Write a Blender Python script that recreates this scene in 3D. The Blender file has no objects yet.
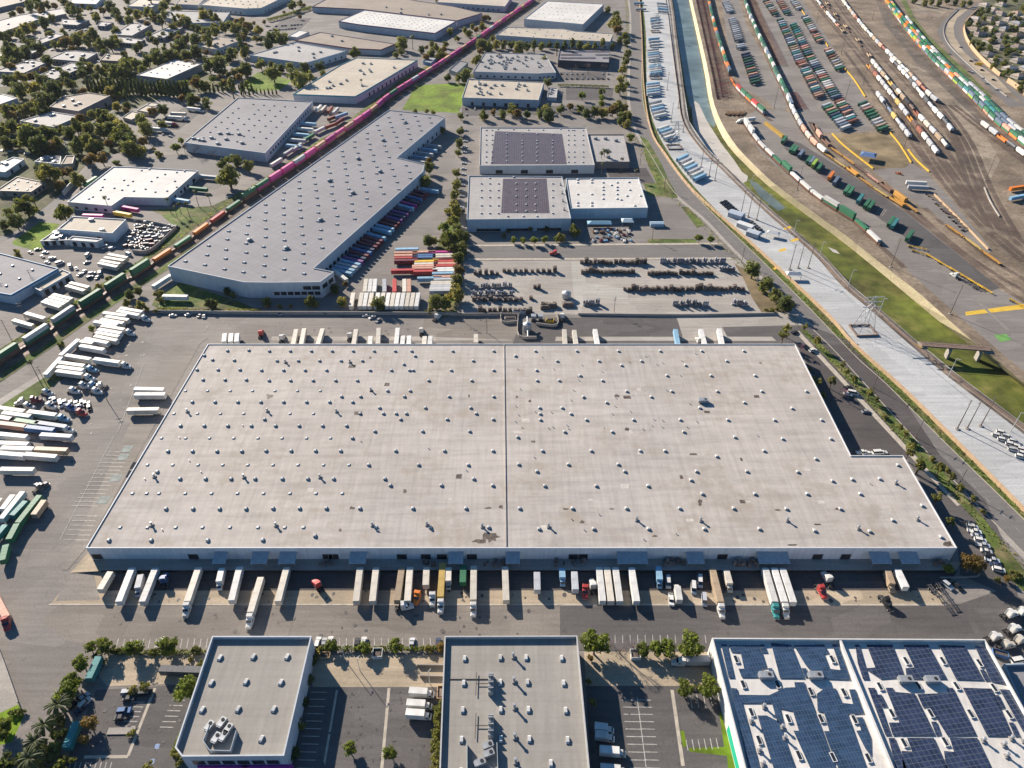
import bpy, math, random
from mathutils import Vector, geometry
random.seed(7)
SC = bpy.context.scene
COL = SC.collection
R = math.radians

# ------------------------------------------------------------------ survey frame
# the place was surveyed from the photograph: S() turns a point read off it into metres on a level z
CAM_H, FPX = 245.0, 720.0
PITCH = math.atan(576 / 720.0)
def S(px, py, z=0.0):
    u, v = (px - 512) / FPX, (py - 384) / FPX
    t = (z - CAM_H) / (-math.sin(PITCH) - v * math.cos(PITCH))
    return (u * t, (math.cos(PITCH) - v * math.sin(PITCH)) * t)
def V(px, py, z=0.0):
    x, y = S(px, py, z)
    return Vector((x, y, z))
def pix(x, y, z=0):
    d = y * math.cos(PITCH) - (z - CAM_H) * math.sin(PITCH)
    return 512 + FPX * x / d, 384 - FPX * (y * math.sin(PITCH) + (z - CAM_H) * math.cos(PITCH)) / d
def tile(ox, oy, k, pts):
    return [(ox + p[0] / k, oy + p[1] / k) + tuple(p[2:]) for p in pts]

# ------------------------------------------------------------------ materials
def nodes_of(m):
    m.use_nodes = True
    nt = m.node_tree
    return nt, nt.nodes, nt.links, nt.nodes['Principled BSDF']
def coord(N, L, kind):
    if kind == 'world':
        return N.new('ShaderNodeNewGeometry').outputs['Position']
    return N.new('ShaderNodeTexCoord').outputs['UV' if kind == 'uv' else 'Object']
def noise(N, L, src, scale, detail=3, rough=.55):
    n = N.new('ShaderNodeTexNoise'); n.inputs['Scale'].default_value = scale
    n.inputs['Detail'].default_value = detail; n.inputs['Roughness'].default_value = rough
    L.new(src, n.inputs['Vector']); return n.outputs['Fac']
def ramp(N, L, src, a, b, lo, hi):
    r = N.new('ShaderNodeMapRange'); r.inputs[1].default_value = a; r.inputs[2].default_value = b
    r.inputs[3].default_value = lo; r.inputs[4].default_value = hi
    L.new(src, r.inputs[0]); return r.outputs[0]
def mul(N, L, a, b):
    m = N.new('ShaderNodeMath'); m.operation = 'MULTIPLY'
    for i, x in enumerate((a, b)):
        if isinstance(x, (int, float)): m.inputs[i].default_value = x
        else: L.new(x, m.inputs[i])
    return m.outputs[0]
def mixc(N, L, f, a, b, mode='MIX'):
    m = N.new('ShaderNodeMix'); m.data_type = 'RGBA'; m.blend_type = mode
    for k, x in ((0, f), (6, a), (7, b)):
        if isinstance(x, (int, float)): m.inputs[k].default_value = x
        elif isinstance(x, tuple): m.inputs[k].default_value = (*x[:3], 1)
        else: L.new(x, m.inputs[k])
    return m.outputs[2]
def scaled(N, L, src, sx, sy, sz=1, rz=0):
    m = N.new('ShaderNodeMapping'); m.inputs['Scale'].default_value = (sx, sy, sz)
    m.inputs['Rotation'].default_value = (0, 0, rz)
    L.new(src, m.inputs['Vector']); return m.outputs[0]
def mat(name, col, rough=.8, var=.15, scale=.25, space='world', objcol=False, island=0, rnd=0, metal=0, big=0, spec=.3, tint=None, alt=None, trans=0):
    m = bpy.data.materials.new(name); nt, N, L, B = nodes_of(m)
    src = coord(N, L, space)
    base = tuple(col)
    if objcol:
        oi = N.new('ShaderNodeObjectInfo'); base = oi.outputs['Color']
    f = ramp(N, L, noise(N, L, src, scale, 4), .3, .7, 1 - var, 1 + var)
    if big: f = mul(N, L, f, ramp(N, L, noise(N, L, src, big, 2), .35, .65, 1 - var, 1 + var))
    if island:
        g = N.new('ShaderNodeNewGeometry')
        f = mul(N, L, f, ramp(N, L, g.outputs['Random Per Island'], 0, 1, 1 - island, 1 + island))
    if rnd:
        oi2 = N.new('ShaderNodeObjectInfo')
        f = mul(N, L, f, ramp(N, L, oi2.outputs['Random'], 0, 1, 1 - rnd, 1 + rnd))
    if tint:
        oi3 = N.new('ShaderNodeObjectInfo')
        base = mixc(N, L, ramp(N, L, oi3.outputs['Random'], 0, 1, 0, 1), base, tuple(tint))
    if alt: base = mixc(N, L, ramp(N, L, noise(N, L, src, alt[1], 5, .65), alt[2], alt[3], 0, 1), base, tuple(alt[0]))
    c = mixc(N, L, 1.0, base, (1, 1, 1), 'MULTIPLY')
    v = N.new('ShaderNodeVectorMath'); v.operation = 'SCALE'
    L.new(c, v.inputs[0]); L.new(f, v.inputs['Scale'])
    L.new(v.outputs[0], B.inputs['Base Color'])
    B.inputs['Roughness'].default_value = rough; B.inputs['Metallic'].default_value = metal
    B.inputs['Specular IOR Level'].default_value = spec
    if trans:      # leaves let light through
        t = N.new('ShaderNodeBsdfTranslucent'); v2 = N.new('ShaderNodeVectorMath'); v2.operation = 'MULTIPLY'; v2.inputs[1].default_value = (1.9, 1.8, 1.2); L.new(v.outputs[0], v2.inputs[0]); L.new(v2.outputs[0], t.inputs['Color']); mx = N.new('ShaderNodeMixShader'); mx.inputs[0].default_value = trans
        L.new(B.outputs[0], mx.inputs[1]); L.new(t.outputs[0], mx.inputs[2]); L.new(mx.outputs[0], N['Material Output'].inputs['Surface'])
    return m
def paving(name, col, patch=.12, streak=.12, crack=.1, fine=.2, stain=.3, ang=0.0, spec=.2):
    """weathered asphalt or concrete: slabs of different age, tyre streaks, sealed cracks, oil stains"""
    m = bpy.data.materials.new(name); nt, N, L, B = nodes_of(m)
    p = coord(N, L, 'world')
    vo = N.new('ShaderNodeTexVoronoi'); vo.distance = 'CHEBYCHEV'; vo.inputs['Scale'].default_value = .035
    L.new(scaled(N, L, p, 1, 2.2, 1, ang), vo.inputs['Vector'])
    sep = N.new('ShaderNodeSeparateColor'); L.new(vo.outputs['Color'], sep.inputs[0])
    f = ramp(N, L, sep.outputs[0], 0, 1, 1 - patch, 1 + patch)
    f = mul(N, L, f, ramp(N, L, noise(N, L, p, .03, 5), .3, .7, 1 - patch, 1 + patch))
    f = mul(N, L, f, ramp(N, L, noise(N, L, scaled(N, L, p, .04, .6, 1, ang), 1.0, 4), .3, .7, 1 - streak, 1 + streak))
    f = mul(N, L, f, ramp(N, L, noise(N, L, p, 1.3, 5, .7), .25, .75, 1 - fine, 1 + fine))
    f = mul(N, L, f, ramp(N, L, noise(N, L, p, .12, 4, .6), .66, .78, 1, 1 - stain))
    ed = N.new('ShaderNodeTexVoronoi'); ed.feature = 'DISTANCE_TO_EDGE'; ed.inputs['Scale'].default_value = .07
    wp = mixc(N, L, .12, p, noise_col(N, L, p, .2)); L.new(wp, ed.inputs['Vector'])
    f = mul(N, L, f, ramp(N, L, ed.outputs['Distance'], 0, .025, 1 - crack, 1))
    v = N.new('ShaderNodeVectorMath'); v.operation = 'SCALE'; v.inputs[0].default_value = col
    L.new(f, v.inputs['Scale']); L.new(v.outputs[0], B.inputs['Base Color'])
    B.inputs['Roughness'].default_value = .85; B.inputs['Specular IOR Level'].default_value = spec
    return m
def noise_col(N, L, src, scale):
    n = N.new('ShaderNodeTexNoise'); n.inputs['Scale'].default_value = scale; n.inputs['Detail'].default_value = 2
    L.new(src, n.inputs['Vector'])
    v = N.new('ShaderNodeVectorMath'); v.operation = 'SCALE'; v.inputs['Scale'].default_value = 60
    L.new(n.outputs['Color'], v.inputs[0]); return v.outputs[0]
def roofing(name, col, seam=9.0, seamx=1.9, stain=.3, ang=0.0, blot=(.16, .12, .09), dirt=.62, bands=0, col2=None):
    """membrane roof: rolled sheets, dirt drawn along the fall, ponding stains and patches"""
    m = bpy.data.materials.new(name); nt, N, L, B = nodes_of(m)
    p = scaled(N, L, coord(N, L, 'world'), 1, 1, 1, ang)
    sx = N.new('ShaderNodeSeparateXYZ'); L.new(p, sx.inputs[0])
    def lines(axis, step, w, dark):
        a = mul(N, L, sx.outputs[axis], 1.0 / step)
        fr = N.new('ShaderNodeMath'); fr.operation = 'FRACT'; L.new(a, fr.inputs[0])
        return ramp(N, L, fr.outputs[0], 0, w / step, 1 - dark, 1)
    f = lines(0, seamx, .5, .045)
    f = mul(N, L, f, lines(1, seam, 1.2, .05))
    f = mul(N, L, f, ramp(N, L, noise(N, L, p, .02, 4), .3, .7, .9, 1.08))
    f = mul(N, L, f, ramp(N, L, noise(N, L, scaled(N, L, p, .5, .05), 1.0, 4), .3, .7, .91, 1.07))
    f = mul(N, L, f, ramp(N, L, noise(N, L, scaled(N, L, p, .03, .35), 1.0, 4), .3, .7, .93, 1.05))
    f = mul(N, L, f, ramp(N, L, noise(N, L, p, .9, 5, .7), .25, .75, .93, 1.06))
    if bands:      # dirt caught along the purlin rows, broken up along their length
        pb = noise(N, L, scaled(N, L, p, .035, .22), 1.0, 5, .6); f = mul(N, L, f, ramp(N, L, pb, .45, .68, 1, 1 - bands))
        pc = noise(N, L, scaled(N, L, p, .35, .03), 1.0, 5, .65); f = mul(N, L, f, ramp(N, L, pc, .5, .72, 1, 1 - bands * .7))
    v = N.new('ShaderNodeVectorMath'); v.operation = 'SCALE'; v.inputs[0].default_value = col
    if col2: L.new(mixc(N, L, ramp(N, L, noise(N, L, p, .011, 3), .4, .6, 0, 1), tuple(col2), tuple(col)), v.inputs[0])
    L.new(f, v.inputs['Scale'])
    d = ramp(N, L, mul(N, L, noise(N, L, p, .035, 3), noise(N, L, p, .16, 5, .65)), .255, .40, 0, stain)
    c = mixc(N, L, d, v.outputs[0], tuple(x * dirt for x in (col[0], col[1] * .93, col[2] * .84)))
    e = ramp(N, L, noise(N, L, p, .11, 4, .5), .735, .765, 0, .85)
    c = mixc(N, L, e, c, blot)
    L.new(c, B.inputs['Base Color']); B.inputs['Roughness'].default_value = .8
    B.inputs['Specular IOR Level'].default_value = .25
    return m
def walling(name, col, joint=7.5, dark=.22, objcol=False):
    """tilt-up concrete panels: joints and run-off streaks in wall coordinates"""
    m = bpy.data.materials.new(name); nt, N, L, B = nodes_of(m)
    uv = coord(N, L, 'uv'); sx = N.new('ShaderNodeSeparateXYZ'); L.new(uv, sx.inputs[0])
    fr = N.new('ShaderNodeMath'); fr.operation = 'FRACT'; L.new(mul(N, L, sx.outputs[0], 1 / joint), fr.inputs[0])
    f = ramp(N, L, fr.outputs[0], 0, .25 / joint, 1 - dark, 1)
    f = mul(N, L, f, ramp(N, L, noise(N, L, scaled(N, L, uv, .9, .08), 1.0, 4), .3, .7, .88, 1.06))
    f = mul(N, L, f, ramp(N, L, noise(N, L, uv, .15, 3), .3, .7, .92, 1.06))
    v = N.new('ShaderNodeVectorMath'); v.operation = 'SCALE'
    if objcol:
        oi = N.new('ShaderNodeObjectInfo'); L.new(oi.outputs['Color'], v.inputs[0])
    else: v.inputs[0].default_value = col
    L.new(f, v.inputs['Scale']); L.new(v.outputs[0], B.inputs['Base Color'])
    B.inputs['Roughness'].default_value = .8
    return m
def corrugated(name):
    """ribbed steel sides in the object's own colour, with rust and faded panels"""
    m = bpy.data.materials.new(name); nt, N, L, B = nodes_of(m)
    p = coord(N, L, 'obj'); oi = N.new('ShaderNodeObjectInfo')
    sx = N.new('ShaderNodeSeparateXYZ'); L.new(p, sx.inputs[0])
    fr = N.new('ShaderNodeMath'); fr.operation = 'FRACT'; L.new(mul(N, L, sx.outputs[0], 1.6), fr.inputs[0])
    f = ramp(N, L, fr.outputs[0], 0, .45, .84, 1.06)
    f = mul(N, L, f, ramp(N, L, noise(N, L, p, .5, 4), .3, .7, .85, 1.1))
    f = mul(N, L, f, ramp(N, L, oi.outputs['Random'], 0, 1, .8, 1.15))
    v = N.new('ShaderNodeVectorMath'); v.operation = 'SCALE'
    L.new(oi.outputs['Color'], v.inputs[0]); L.new(f, v.inputs['Scale'])
    r = ramp(N, L, noise(N, L, p, .8, 5, .7), .6, .72, 0, .45)
    L.new(mixc(N, L, r, v.outputs[0], (.13, .07, .045)), B.inputs['Base Color'])
    B.inputs['Roughness'].default_value = .65
    return m
def solar_mat(name, col, line, pitch, ang=0.0, rough=.25, px=2.0):
    m = bpy.data.materials.new(name); nt, N, L, B = nodes_of(m)
    p = scaled(N, L, coord(N, L, 'world'), 1, 1, 1, ang)
    sx = N.new('ShaderNodeSeparateXYZ'); L.new(p, sx.inputs[0])
    f = None
    for ax, st, w in ((0, px, .16), (1, pitch, .16)):
        fr = N.new('ShaderNodeMath'); fr.operation = 'FRACT'; L.new(mul(N, L, sx.outputs[ax], 1 / st), fr.inputs[0])
        g = N.new('ShaderNodeMath'); g.operation = 'GREATER_THAN'; L.new(fr.outputs[0], g.inputs[0]); g.inputs[1].default_value = w / st
        f = g.outputs[0] if f is None else mul(N, L, f, g.outputs[0])
    vo = N.new('ShaderNodeTexVoronoi'); vo.inputs['Scale'].default_value = .5; L.new(p, vo.inputs['Vector'])
    sp = N.new('ShaderNodeSeparateColor'); L.new(vo.outputs['Color'], sp.inputs[0])
    v = N.new('ShaderNodeVectorMath'); v.operation = 'SCALE'; v.inputs[0].default_value = col
    L.new(ramp(N, L, sp.outputs[0], 0, 1, .75, 1.25), v.inputs['Scale'])
    L.new(mixc(N, L, f, tuple(line), v.outputs[0]), B.inputs['Base Color'])
    B.inputs['Roughness'].default_value = rough
    return m

M = {}
def setup_mats():
    M['asphalt'] = paving('asphalt', (.205, .183, .165), ang=.25)
    M['asphalt_pale'] = paving('asphalt_pale', (.235, .21, .185), ang=-.02)
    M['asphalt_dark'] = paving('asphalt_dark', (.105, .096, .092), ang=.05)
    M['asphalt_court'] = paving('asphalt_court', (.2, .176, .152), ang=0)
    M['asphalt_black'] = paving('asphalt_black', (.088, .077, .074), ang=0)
    M['road'] = paving('road', (.17, .157, .147), ang=-.7, patch=.03)
    M['concrete'] = paving('concrete', (.33, .30, .265), patch=.1, stain=.3)
    M['concrete_warm'] = paving('concrete_warm', (.37, .30, .215), patch=.16, stain=.35)
    M['concrete_light'] = paving('concrete_light', (.42, .42, .41), patch=.08, crack=.12, stain=.15)
    M['silt'] = paving('silt', (.45, .42, .38), patch=.06, crack=.05, stain=.2)
    M['bank'] = paving('bank', (.53, .445, .29), patch=.08, crack=.2, stain=.2)
    M['dirt'] = mat('dirt', (.19, .145, .103), .95, .3, .35, big=.03, alt=((.235, .185, .135), .05, .48, .68))
    M['dirt_dark'] = mat('dirt_dark', (.12, .097, .08), .95, .28, .3, big=.03, alt=((.2, .16, .12), .08, .5, .65))
    M['ballast'] = mat('ballast', (.118, .085, .064), .95, .3, .6, big=.03, alt=((.19, .15, .11), .06, .5, .66))
    M['planted'] = mat('planted', (.11, .10, .055), .95, .35, .25, big=.04, alt=((.07, .085, .03), .06, .45, .6)); M['dirt_pale'] = mat('dirt_pale', (.26, .21, .155), .95, .28, .3, big=.03, alt=((.17, .135, .10), .05, .5, .66))
    M['slab'] = paving('slab', (.385, .36, .32), patch=.08)
    M['dry_soil'] = mat('dry_soil', (.2, .15, .085), .95, .3, .1, big=.03)
    M['grass'] = mat('grass', (.085, .118, .024), .95, .35, .3, big=.04, alt=((.19, .155, .075), .09, .5, .66))
    M['lawn'] = mat('lawn', (.125, .19, .010), .95, .3, .3, big=.05, alt=((.125, .135, .02), .06, .5, .7))
    M['reed'] = mat('reed', (.09, .105, .015), .95, .38, .12, big=.025, alt=((.12, .105, .03), .03, .48, .65))
    M['line'] = mat('line_paint', (.42, .4, .36), .8, .3, .8)
    M['yellow_line'] = mat('yellow_paint', (.62, .40, .05), .8, .25, .5)
    M['blue_paint'] = mat('blue_paint', (.16, .25, .42), .8, .25, .5)
    M['kerb'] = mat('kerb', (.42, .37, .3), .9, .2, .4)
    M['water'] = mat('water', (.115, .16, .165), .45, .25, .06, big=.02, spec=.35)
    M['rail'] = mat('rail', (.15, .10, .075), .5, .2, 1, metal=.3)
    M['roof_main'] = roofing('roof_main', (.45, .407, .364), ang=-.012, dirt=.70, stain=.75, seam=9.0, bands=.17, col2=(.44, .40, .365))
    M['roof_grey'] = roofing('roof_grey', (.235, .225, .235), ang=.6, stain=.2, blot=(.2, .19, .19))
    M['roof_white'] = roofing('roof_white', (.6, .57, .53), ang=.3, stain=.3, blot=(.3, .28, .26))
    M['roof_cream'] = roofing('roof_cream', (.46, .40, .32), ang=.2, stain=.4, blot=(.24, .2, .16))
    M['roof_brown'] = roofing('roof_brown', (.29, .235, .185), ang=.3, stain=.4)
    M['roof_pale'] = roofing('roof_pale', (.36, .34, .325), ang=.02, stain=.3, blot=(.26, .24, .22))
    M['roof_tan'] = roofing('roof_tan', (.30, .278, .247), ang=.0, stain=.18, seam=2.8, blot=(.27, .25, .22))
    M['roof_mid'] = roofing('roof_mid', (.30, .285, .275), ang=.35, stain=.35, blot=(.2, .18, .16))
    M['wall'] = walling('wall_panel', None, objcol=True)
    M['trim'] = mat('painted_trim', (1, 1, 1), .6, .1, .5, 'obj', objcol=True)
    M['paint'] = mat('vehicle_paint', (1, 1, 1), .45, .1, .7, 'obj', objcol=True, rnd=.1, spec=.4)
    M['box'] = mat('trailer_skin', (1, 1, 1), .55, .14, .35, 'obj', objcol=True, rnd=.14)
    M['ribbed'] = corrugated('ribbed_steel')
    M['glass'] = mat('dark_glass', (.02, .026, .034), .12, .1, 1, 'obj', spec=.5)
    M['rubber'] = mat('rubber', (.02, .02, .02), .9, .2, 2, 'obj')
    M['frame'] = mat('steel_frame', (.05, .047, .045), .7, .25, 1.5, 'obj')
    M['metal'] = mat('galvanised', (.38, .39, .4), .45, .18, .8, 'obj', metal=.4)
    M['dome'] = mat('skylight_dome', (.56, .55, .53), .35, .1, .8, 'obj', rnd=.12)
    M['curb'] = mat('skylight_curb', (.3, .28, .26), .8, .2, 1, 'obj')
    M['canopy_old'] = mat('canopy_old', (.23, .25, .23), .8, .3, .6, 'obj')
    M['canopy'] = mat('canopy_sheet', (.34, .37, .39), .6, .15, .6, 'obj')
    M['dark'] = mat('dark_opening', (.025, .025, .028), .8, .3, .8, 'obj')
    M['solar'] = solar_mat('solar_cells', (.026, .038, .075), (.095, .11, .14), 1.65, ang=-.14, px=1.75)
    M['solar_blue'] = solar_mat('solar_cells_sky_tint', (.028, .056, .105), (.07, .10, .15), 1.7, ang=-.14, rough=.2, px=1.05)  # sky reflected by the left-hand arrays is put into this bluer base colour
    M['solar_old'] = solar_mat('solar_cells_old', (.078, .05, .05), (.2, .175, .175), 2.4, rough=.4, px=1.6)
    M['bark'] = mat('bark', (.16, .115, .085), .95, .3, 1.5, 'obj')
    M['leaf'] = mat('leaf', (.15, .17, .036), .7, .2, .3, 'obj', island=.5, rnd=.3, tint=(.185, .165, .05), trans=.5)
    M['leaf_dark'] = mat('leaf_dark', (.098, .132, .044), .7, .2, .3, 'obj', island=.5, rnd=.35, tint=(.14, .145, .045), trans=.5)
    M['leaf_lime'] = mat('leaf_lime', (.13, .16, .022), .7, .2, .3, 'obj', island=.45, rnd=.2, trans=.4)
    M['leaf_rust'] = mat('leaf_rust', (.17, .115, .03), .7, .2, .3, 'obj', island=.4, rnd=.3, trans=.4)
    M['palm_leaf'] = mat('palm_leaf', (.085, .10, .034), .6, .2, .4, 'obj', island=.4, rnd=.25, trans=.35)
    M['twig'] = mat('bare_twig', (.17, .135, .13), .9, .2, 1, 'obj', island=.3)
    M['blossom'] = mat('blossom', (.5, .22, .28), .8, .2, .6, 'obj', island=.4)
    M['pallet'] = mat('pallet_wood', (.15, .118, .10), .9, .3, 1.2, 'obj', island=.35, rnd=.45)
    M['wrap'] = mat('wrapped_goods', (.26, .26, .285), .5, .25, .8, 'obj', island=.4, rnd=.3)
    M['block'] = mat('block_wall', (.48, .33, .2), .9, .15, .6)
    M['brown_steel'] = mat('brown_steel', (.2, .14, .11), .8, .2, .5, 'obj')
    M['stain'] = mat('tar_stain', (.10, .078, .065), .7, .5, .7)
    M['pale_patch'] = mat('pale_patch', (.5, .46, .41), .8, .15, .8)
    pass; M['oil'] = mat('oil_stain', (.085, .076, .07), .6, .3, .8)
    M['pole'] = mat('pole_wood', (.16, .12, .1), .8, .2, 1, 'obj')
    M['pole_white'] = mat('pole_white', (.55, .54, .5), .5, .1, 1, 'obj')
    M['tile'] = mat('roof_tile', (1, 1, 1), .9, .3, .8, 'obj', objcol=True, rnd=.3)
setup_mats()

# ------------------------------------------------------------------ mesh building
class MB:
    def __init__(s): s.v = []; s.f = []; s.m = []; s.uv = []; s.mats = []
    def mi(s, m):
        if m not in s.mats: s.mats.append(m)
        return s.mats.index(m)
    def face(s, pts, m, uv=None):
        i = len(s.v); s.v += [tuple(p) for p in pts]; s.f.append(tuple(range(i, i + len(pts)))); s.m.append(s.mi(m)); s.uv.append(uv)
    def mesh(s, pts, faces, m):
        i = len(s.v); s.v += [tuple(p) for p in pts]; k = s.mi(m)
        for f in faces: s.f.append(tuple(j + i for j in f)); s.m.append(k); s.uv.append(None)
    def box(s, x0, x1, y0, y1, z0, z1, m, tx=0, ty=0):
        s.mesh([(x0, y0, z0), (x1, y0, z0), (x1, y1, z0), (x0, y1, z0), (x0 + tx, y0 + ty, z1), (x1 - tx, y0 + ty, z1), (x1 - tx, y1 - ty, z1), (x0 + tx, y1 - ty, z1)],
               [(3, 2, 1, 0), (4, 5, 6, 7), (0, 1, 5, 4), (1, 2, 6, 5), (2, 3, 7, 6), (3, 0, 4, 7)], m)
    def bbox(s, x0, x1, y0, y1, z0, z1, m, b=.12):
        """box with chamfered top edges and upright corners"""
        def ring(i, z): return [(x0 + i, y0, z), (x1 - i, y0, z), (x1, y0 + i, z), (x1, y1 - i, z), (x1 - i, y1, z), (x0 + i, y1, z), (x0, y1 - i, z), (x0, y0 + i, z)]
        a, c = ring(b, z0), ring(b, z1 - b)
        d = [(x0 + b if x < (x0 + x1) / 2 else x1 - b, y0 + b if y < (y0 + y1) / 2 else y1 - b, z1) for x, y, z in c]
        fs = [tuple(range(7, -1, -1)), tuple(range(16, 24))]
        for k in range(8):
            n = (k + 1) % 8; fs += [(k, n, n + 8, k + 8), (k + 8, n + 8, n + 16, k + 16)]
        s.mesh(a + c + d, fs, m)
    def cyl(s, p0, p1, r0, r1, n, m, cap=True):
        p0, p1 = Vector(p0), Vector(p1); d = (p1 - p0).normalized()
        a = d.orthogonal().normalized(); b = d.cross(a)
        ring = lambda p, r: [p + a * r * math.cos(2 * math.pi * k / n) + b * r * math.sin(2 * math.pi * k / n) for k in range(n)]
        fs = [(k, (k + 1) % n, n + (k + 1) % n, n + k) for k in range(n)]
        if cap: fs += [tuple(range(n - 1, -1, -1)), tuple(range(n, 2 * n))]
        s.mesh(ring(p0, r0) + ring(p1, r1), fs, m)
    def loft(s, xs, prof, m, cap=True):
        """sections along x: prof[i] is a closed list of (y, z)"""
        pts = [(x, y, z) for x, p in zip(xs, prof) for y, z in p]; n = len(prof[0])
        fs = [(i * n + k, i * n + (k + 1) % n, (i + 1) * n + (k + 1) % n, (i + 1) * n + k) for i in range(len(xs) - 1) for k in range(n)]
        if cap: fs += [tuple(range(n - 1, -1, -1)), tuple(range((len(xs) - 1) * n, len(xs) * n))]
        s.mesh(pts, fs, m)
    def side(s, prof, y0, y1, m, inset=0):
        """outline in x,z pulled across y"""
        n = len(prof); zt = max(z for x, z in prof)
        a = [(x, y0 + (inset if z > zt * .7 else 0), z) for x, z in prof]; b = [(x, y1 - (inset if z > zt * .7 else 0), z) for x, z in prof]
        s.mesh(a + b, [tuple(range(n)), tuple(range(2 * n - 1, n - 1, -1))] + [((k + 1) % n, k, n + k, n + (k + 1) % n) for k in range(n)], m)
    def poly(s, pts, m):
        tri = geometry.tessellate_polygon([[Vector(p) for p in pts]])
        fs = []
        for t in tri:
            a, b, c = (Vector(pts[i]) for i in t)
            fs.append(t if (b - a).cross(c - a).z > 0 else (t[0], t[2], t[1]))
        s.mesh(pts, fs, m)
    def data(s, name):
        me = bpy.data.meshes.new(name); me.from_pydata(s.v, [], s.f)
        for m in s.mats: me.materials.append(M[m])
        me.polygons.foreach_set('material_index', s.m)
        if any(s.uv):
            lay = me.uv_layers.new(name='uv'); k = 0
            for f, uv in zip(s.f, s.uv):
                for j in range(len(f)):
                    if uv: lay.data[k].uv = uv[j]
                    k += 1
        me.update(); return me

def ccw(p):
    a = sum(p[i][0] * p[(i + 1) % len(p)][1] - p[(i + 1) % len(p)][0] * p[i][1] for i in range(len(p)))
    return list(p) if a > 0 else list(p)[::-1]

# ------------------------------------------------------------------ objects, labels
THINGS = []
def ob(name, data, parent=None, loc=(0, 0, 0), rz=0, color=None):
    o = bpy.data.objects.new(name, data); COL.objects.link(o)
    o.location = loc; o.rotation_euler = (0, 0, rz)
    if parent: o.parent = parent
    if color: o.color = (*color[:3], 1)
    return o
def tag(o, look, place, cat, group=None, share=False):
    o['category'] = cat
    if group: o['group'] = group
    THINGS.append((o, look, place, share)); return o
def thing(name, look, place, cat, loc, rz=0, group=None, share=False):
    return tag(ob(name, None, None, loc, rz), look, place, cat, group, share)
def structure(name, mb, label=None, kind='structure'):
    o = ob(name, mb.data(name)); o['kind'] = kind
    if label: o['label'] = label
    return o
ONES = 'zeroth first second third fourth fifth sixth seventh eighth ninth tenth eleventh twelfth thirteenth fourteenth fifteenth sixteenth seventeenth eighteenth nineteenth'.split()
TENS = ['', '', 'twenty', 'thirty', 'forty', 'fifty', 'sixty', 'seventy', 'eighty', 'ninety']
def nth(n):
    if n < 20: return ONES[n]
    t, u = divmod(n, 10)
    return TENS[t][:-1] + 'ieth' if u == 0 else TENS[t] + '-' + ONES[u]
def finish_labels():
    by = {}
    for o, look, place, share in THINGS:
        k = (look + ' ' + place).strip()
        if share: o['label'] = k
        else: by.setdefault(k, []).append(o)
    for k, os in by.items():
        if len(os) == 1: os[0]['label'] = k; continue
        P = [pix(*o.location) for o in os]
        dx = max(p[0] for p in P) - min(p[0] for p in P); dy = max(p[1] for p in P) - min(p[1] for p in P)
        if dx > dy * .9: key, a, b = (lambda i: P[i][0]), 'from left', 'from right'
        else: key, a, b = (lambda i: -P[i][1]), 'from near end', 'from far end'
        order = sorted(range(len(os)), key=key); n = len(order)
        for r, i in enumerate(order):
            if r < (n + 1) // 2: os[i]['label'] = k + ', ' + nth(r + 1) + ' ' + a
            else: os[i]['label'] = k + ', ' + nth(n - r) + ' ' + b

PAL = dict(white=(.62, .60, .56), cream=(.585, .53, .445), green=(.032, .155, .075), tan=(.36, .27, .18), orange=(.74, .2, .03), red=(.44, .05, .045),
           maroon=(.15, .03, .045), blue=(.055, .13, .28), navy=(.035, .05, .10), teal=(.04, .22, .22), pink=(.6, .075, .26), magenta=(.45, .035, .23), mustard=(.5, .34, .1), amber=(.5, .25, .045), rust=(.26, .09, .055), yellow=(.66, .40, .035),
           lime=(.26, .40, .05), grey=(.27, .27, .28), black=(.018, .018, .02), brown=(.15, .085, .06), peach=(.56, .3, .21), silver=(.43, .44, .46), purple=(.17, .06, .2))
PAL['light blue'] = (.25, .42, .55); PAL['dark green'] = (.02, .09, .06); PAL['dark grey'] = (.08, .08, .088); PAL['slate'] = (.12, .16, .22); PAL['pale grey'] = (.42, .42, .43)
PROTO = {}
def spawn(proto, name, look, place, cat, loc, rz, color=None, group=None, share=False, sc=1.0):
    t = thing(name, look, place, cat, loc, rz, group, share)
    if sc != 1.0: t.scale = (sc, sc, sc) if isinstance(sc, float) else sc
    done = []
    for pn, me, par, pl in PROTO[proto]:
        done.append(ob(pn, me, t if par is None else done[par], pl, 0, color))
    return t
# ------------------------------------------------------------------ vehicles (local +x is forward)
def one(name, *build):
    b = MB()
    for fn in build: fn(b)
    return b.data(name)
def wheel_mesh(r, w, dual=False):
    b = MB(); b.cyl((0, -w / 2, 0), (0, w / 2, 0), r, r, 12, 'rubber'); b.cyl((0, -w / 2 - .02, 0), (0, w / 2 + .02, 0), r * .55, r * .55, 8, 'metal')
    return b.data('wheel')
W_TRUCK = wheel_mesh(.52, .62); W_STEER = wheel_mesh(.52, .34); W_CAR = wheel_mesh(.34, .22)

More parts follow.
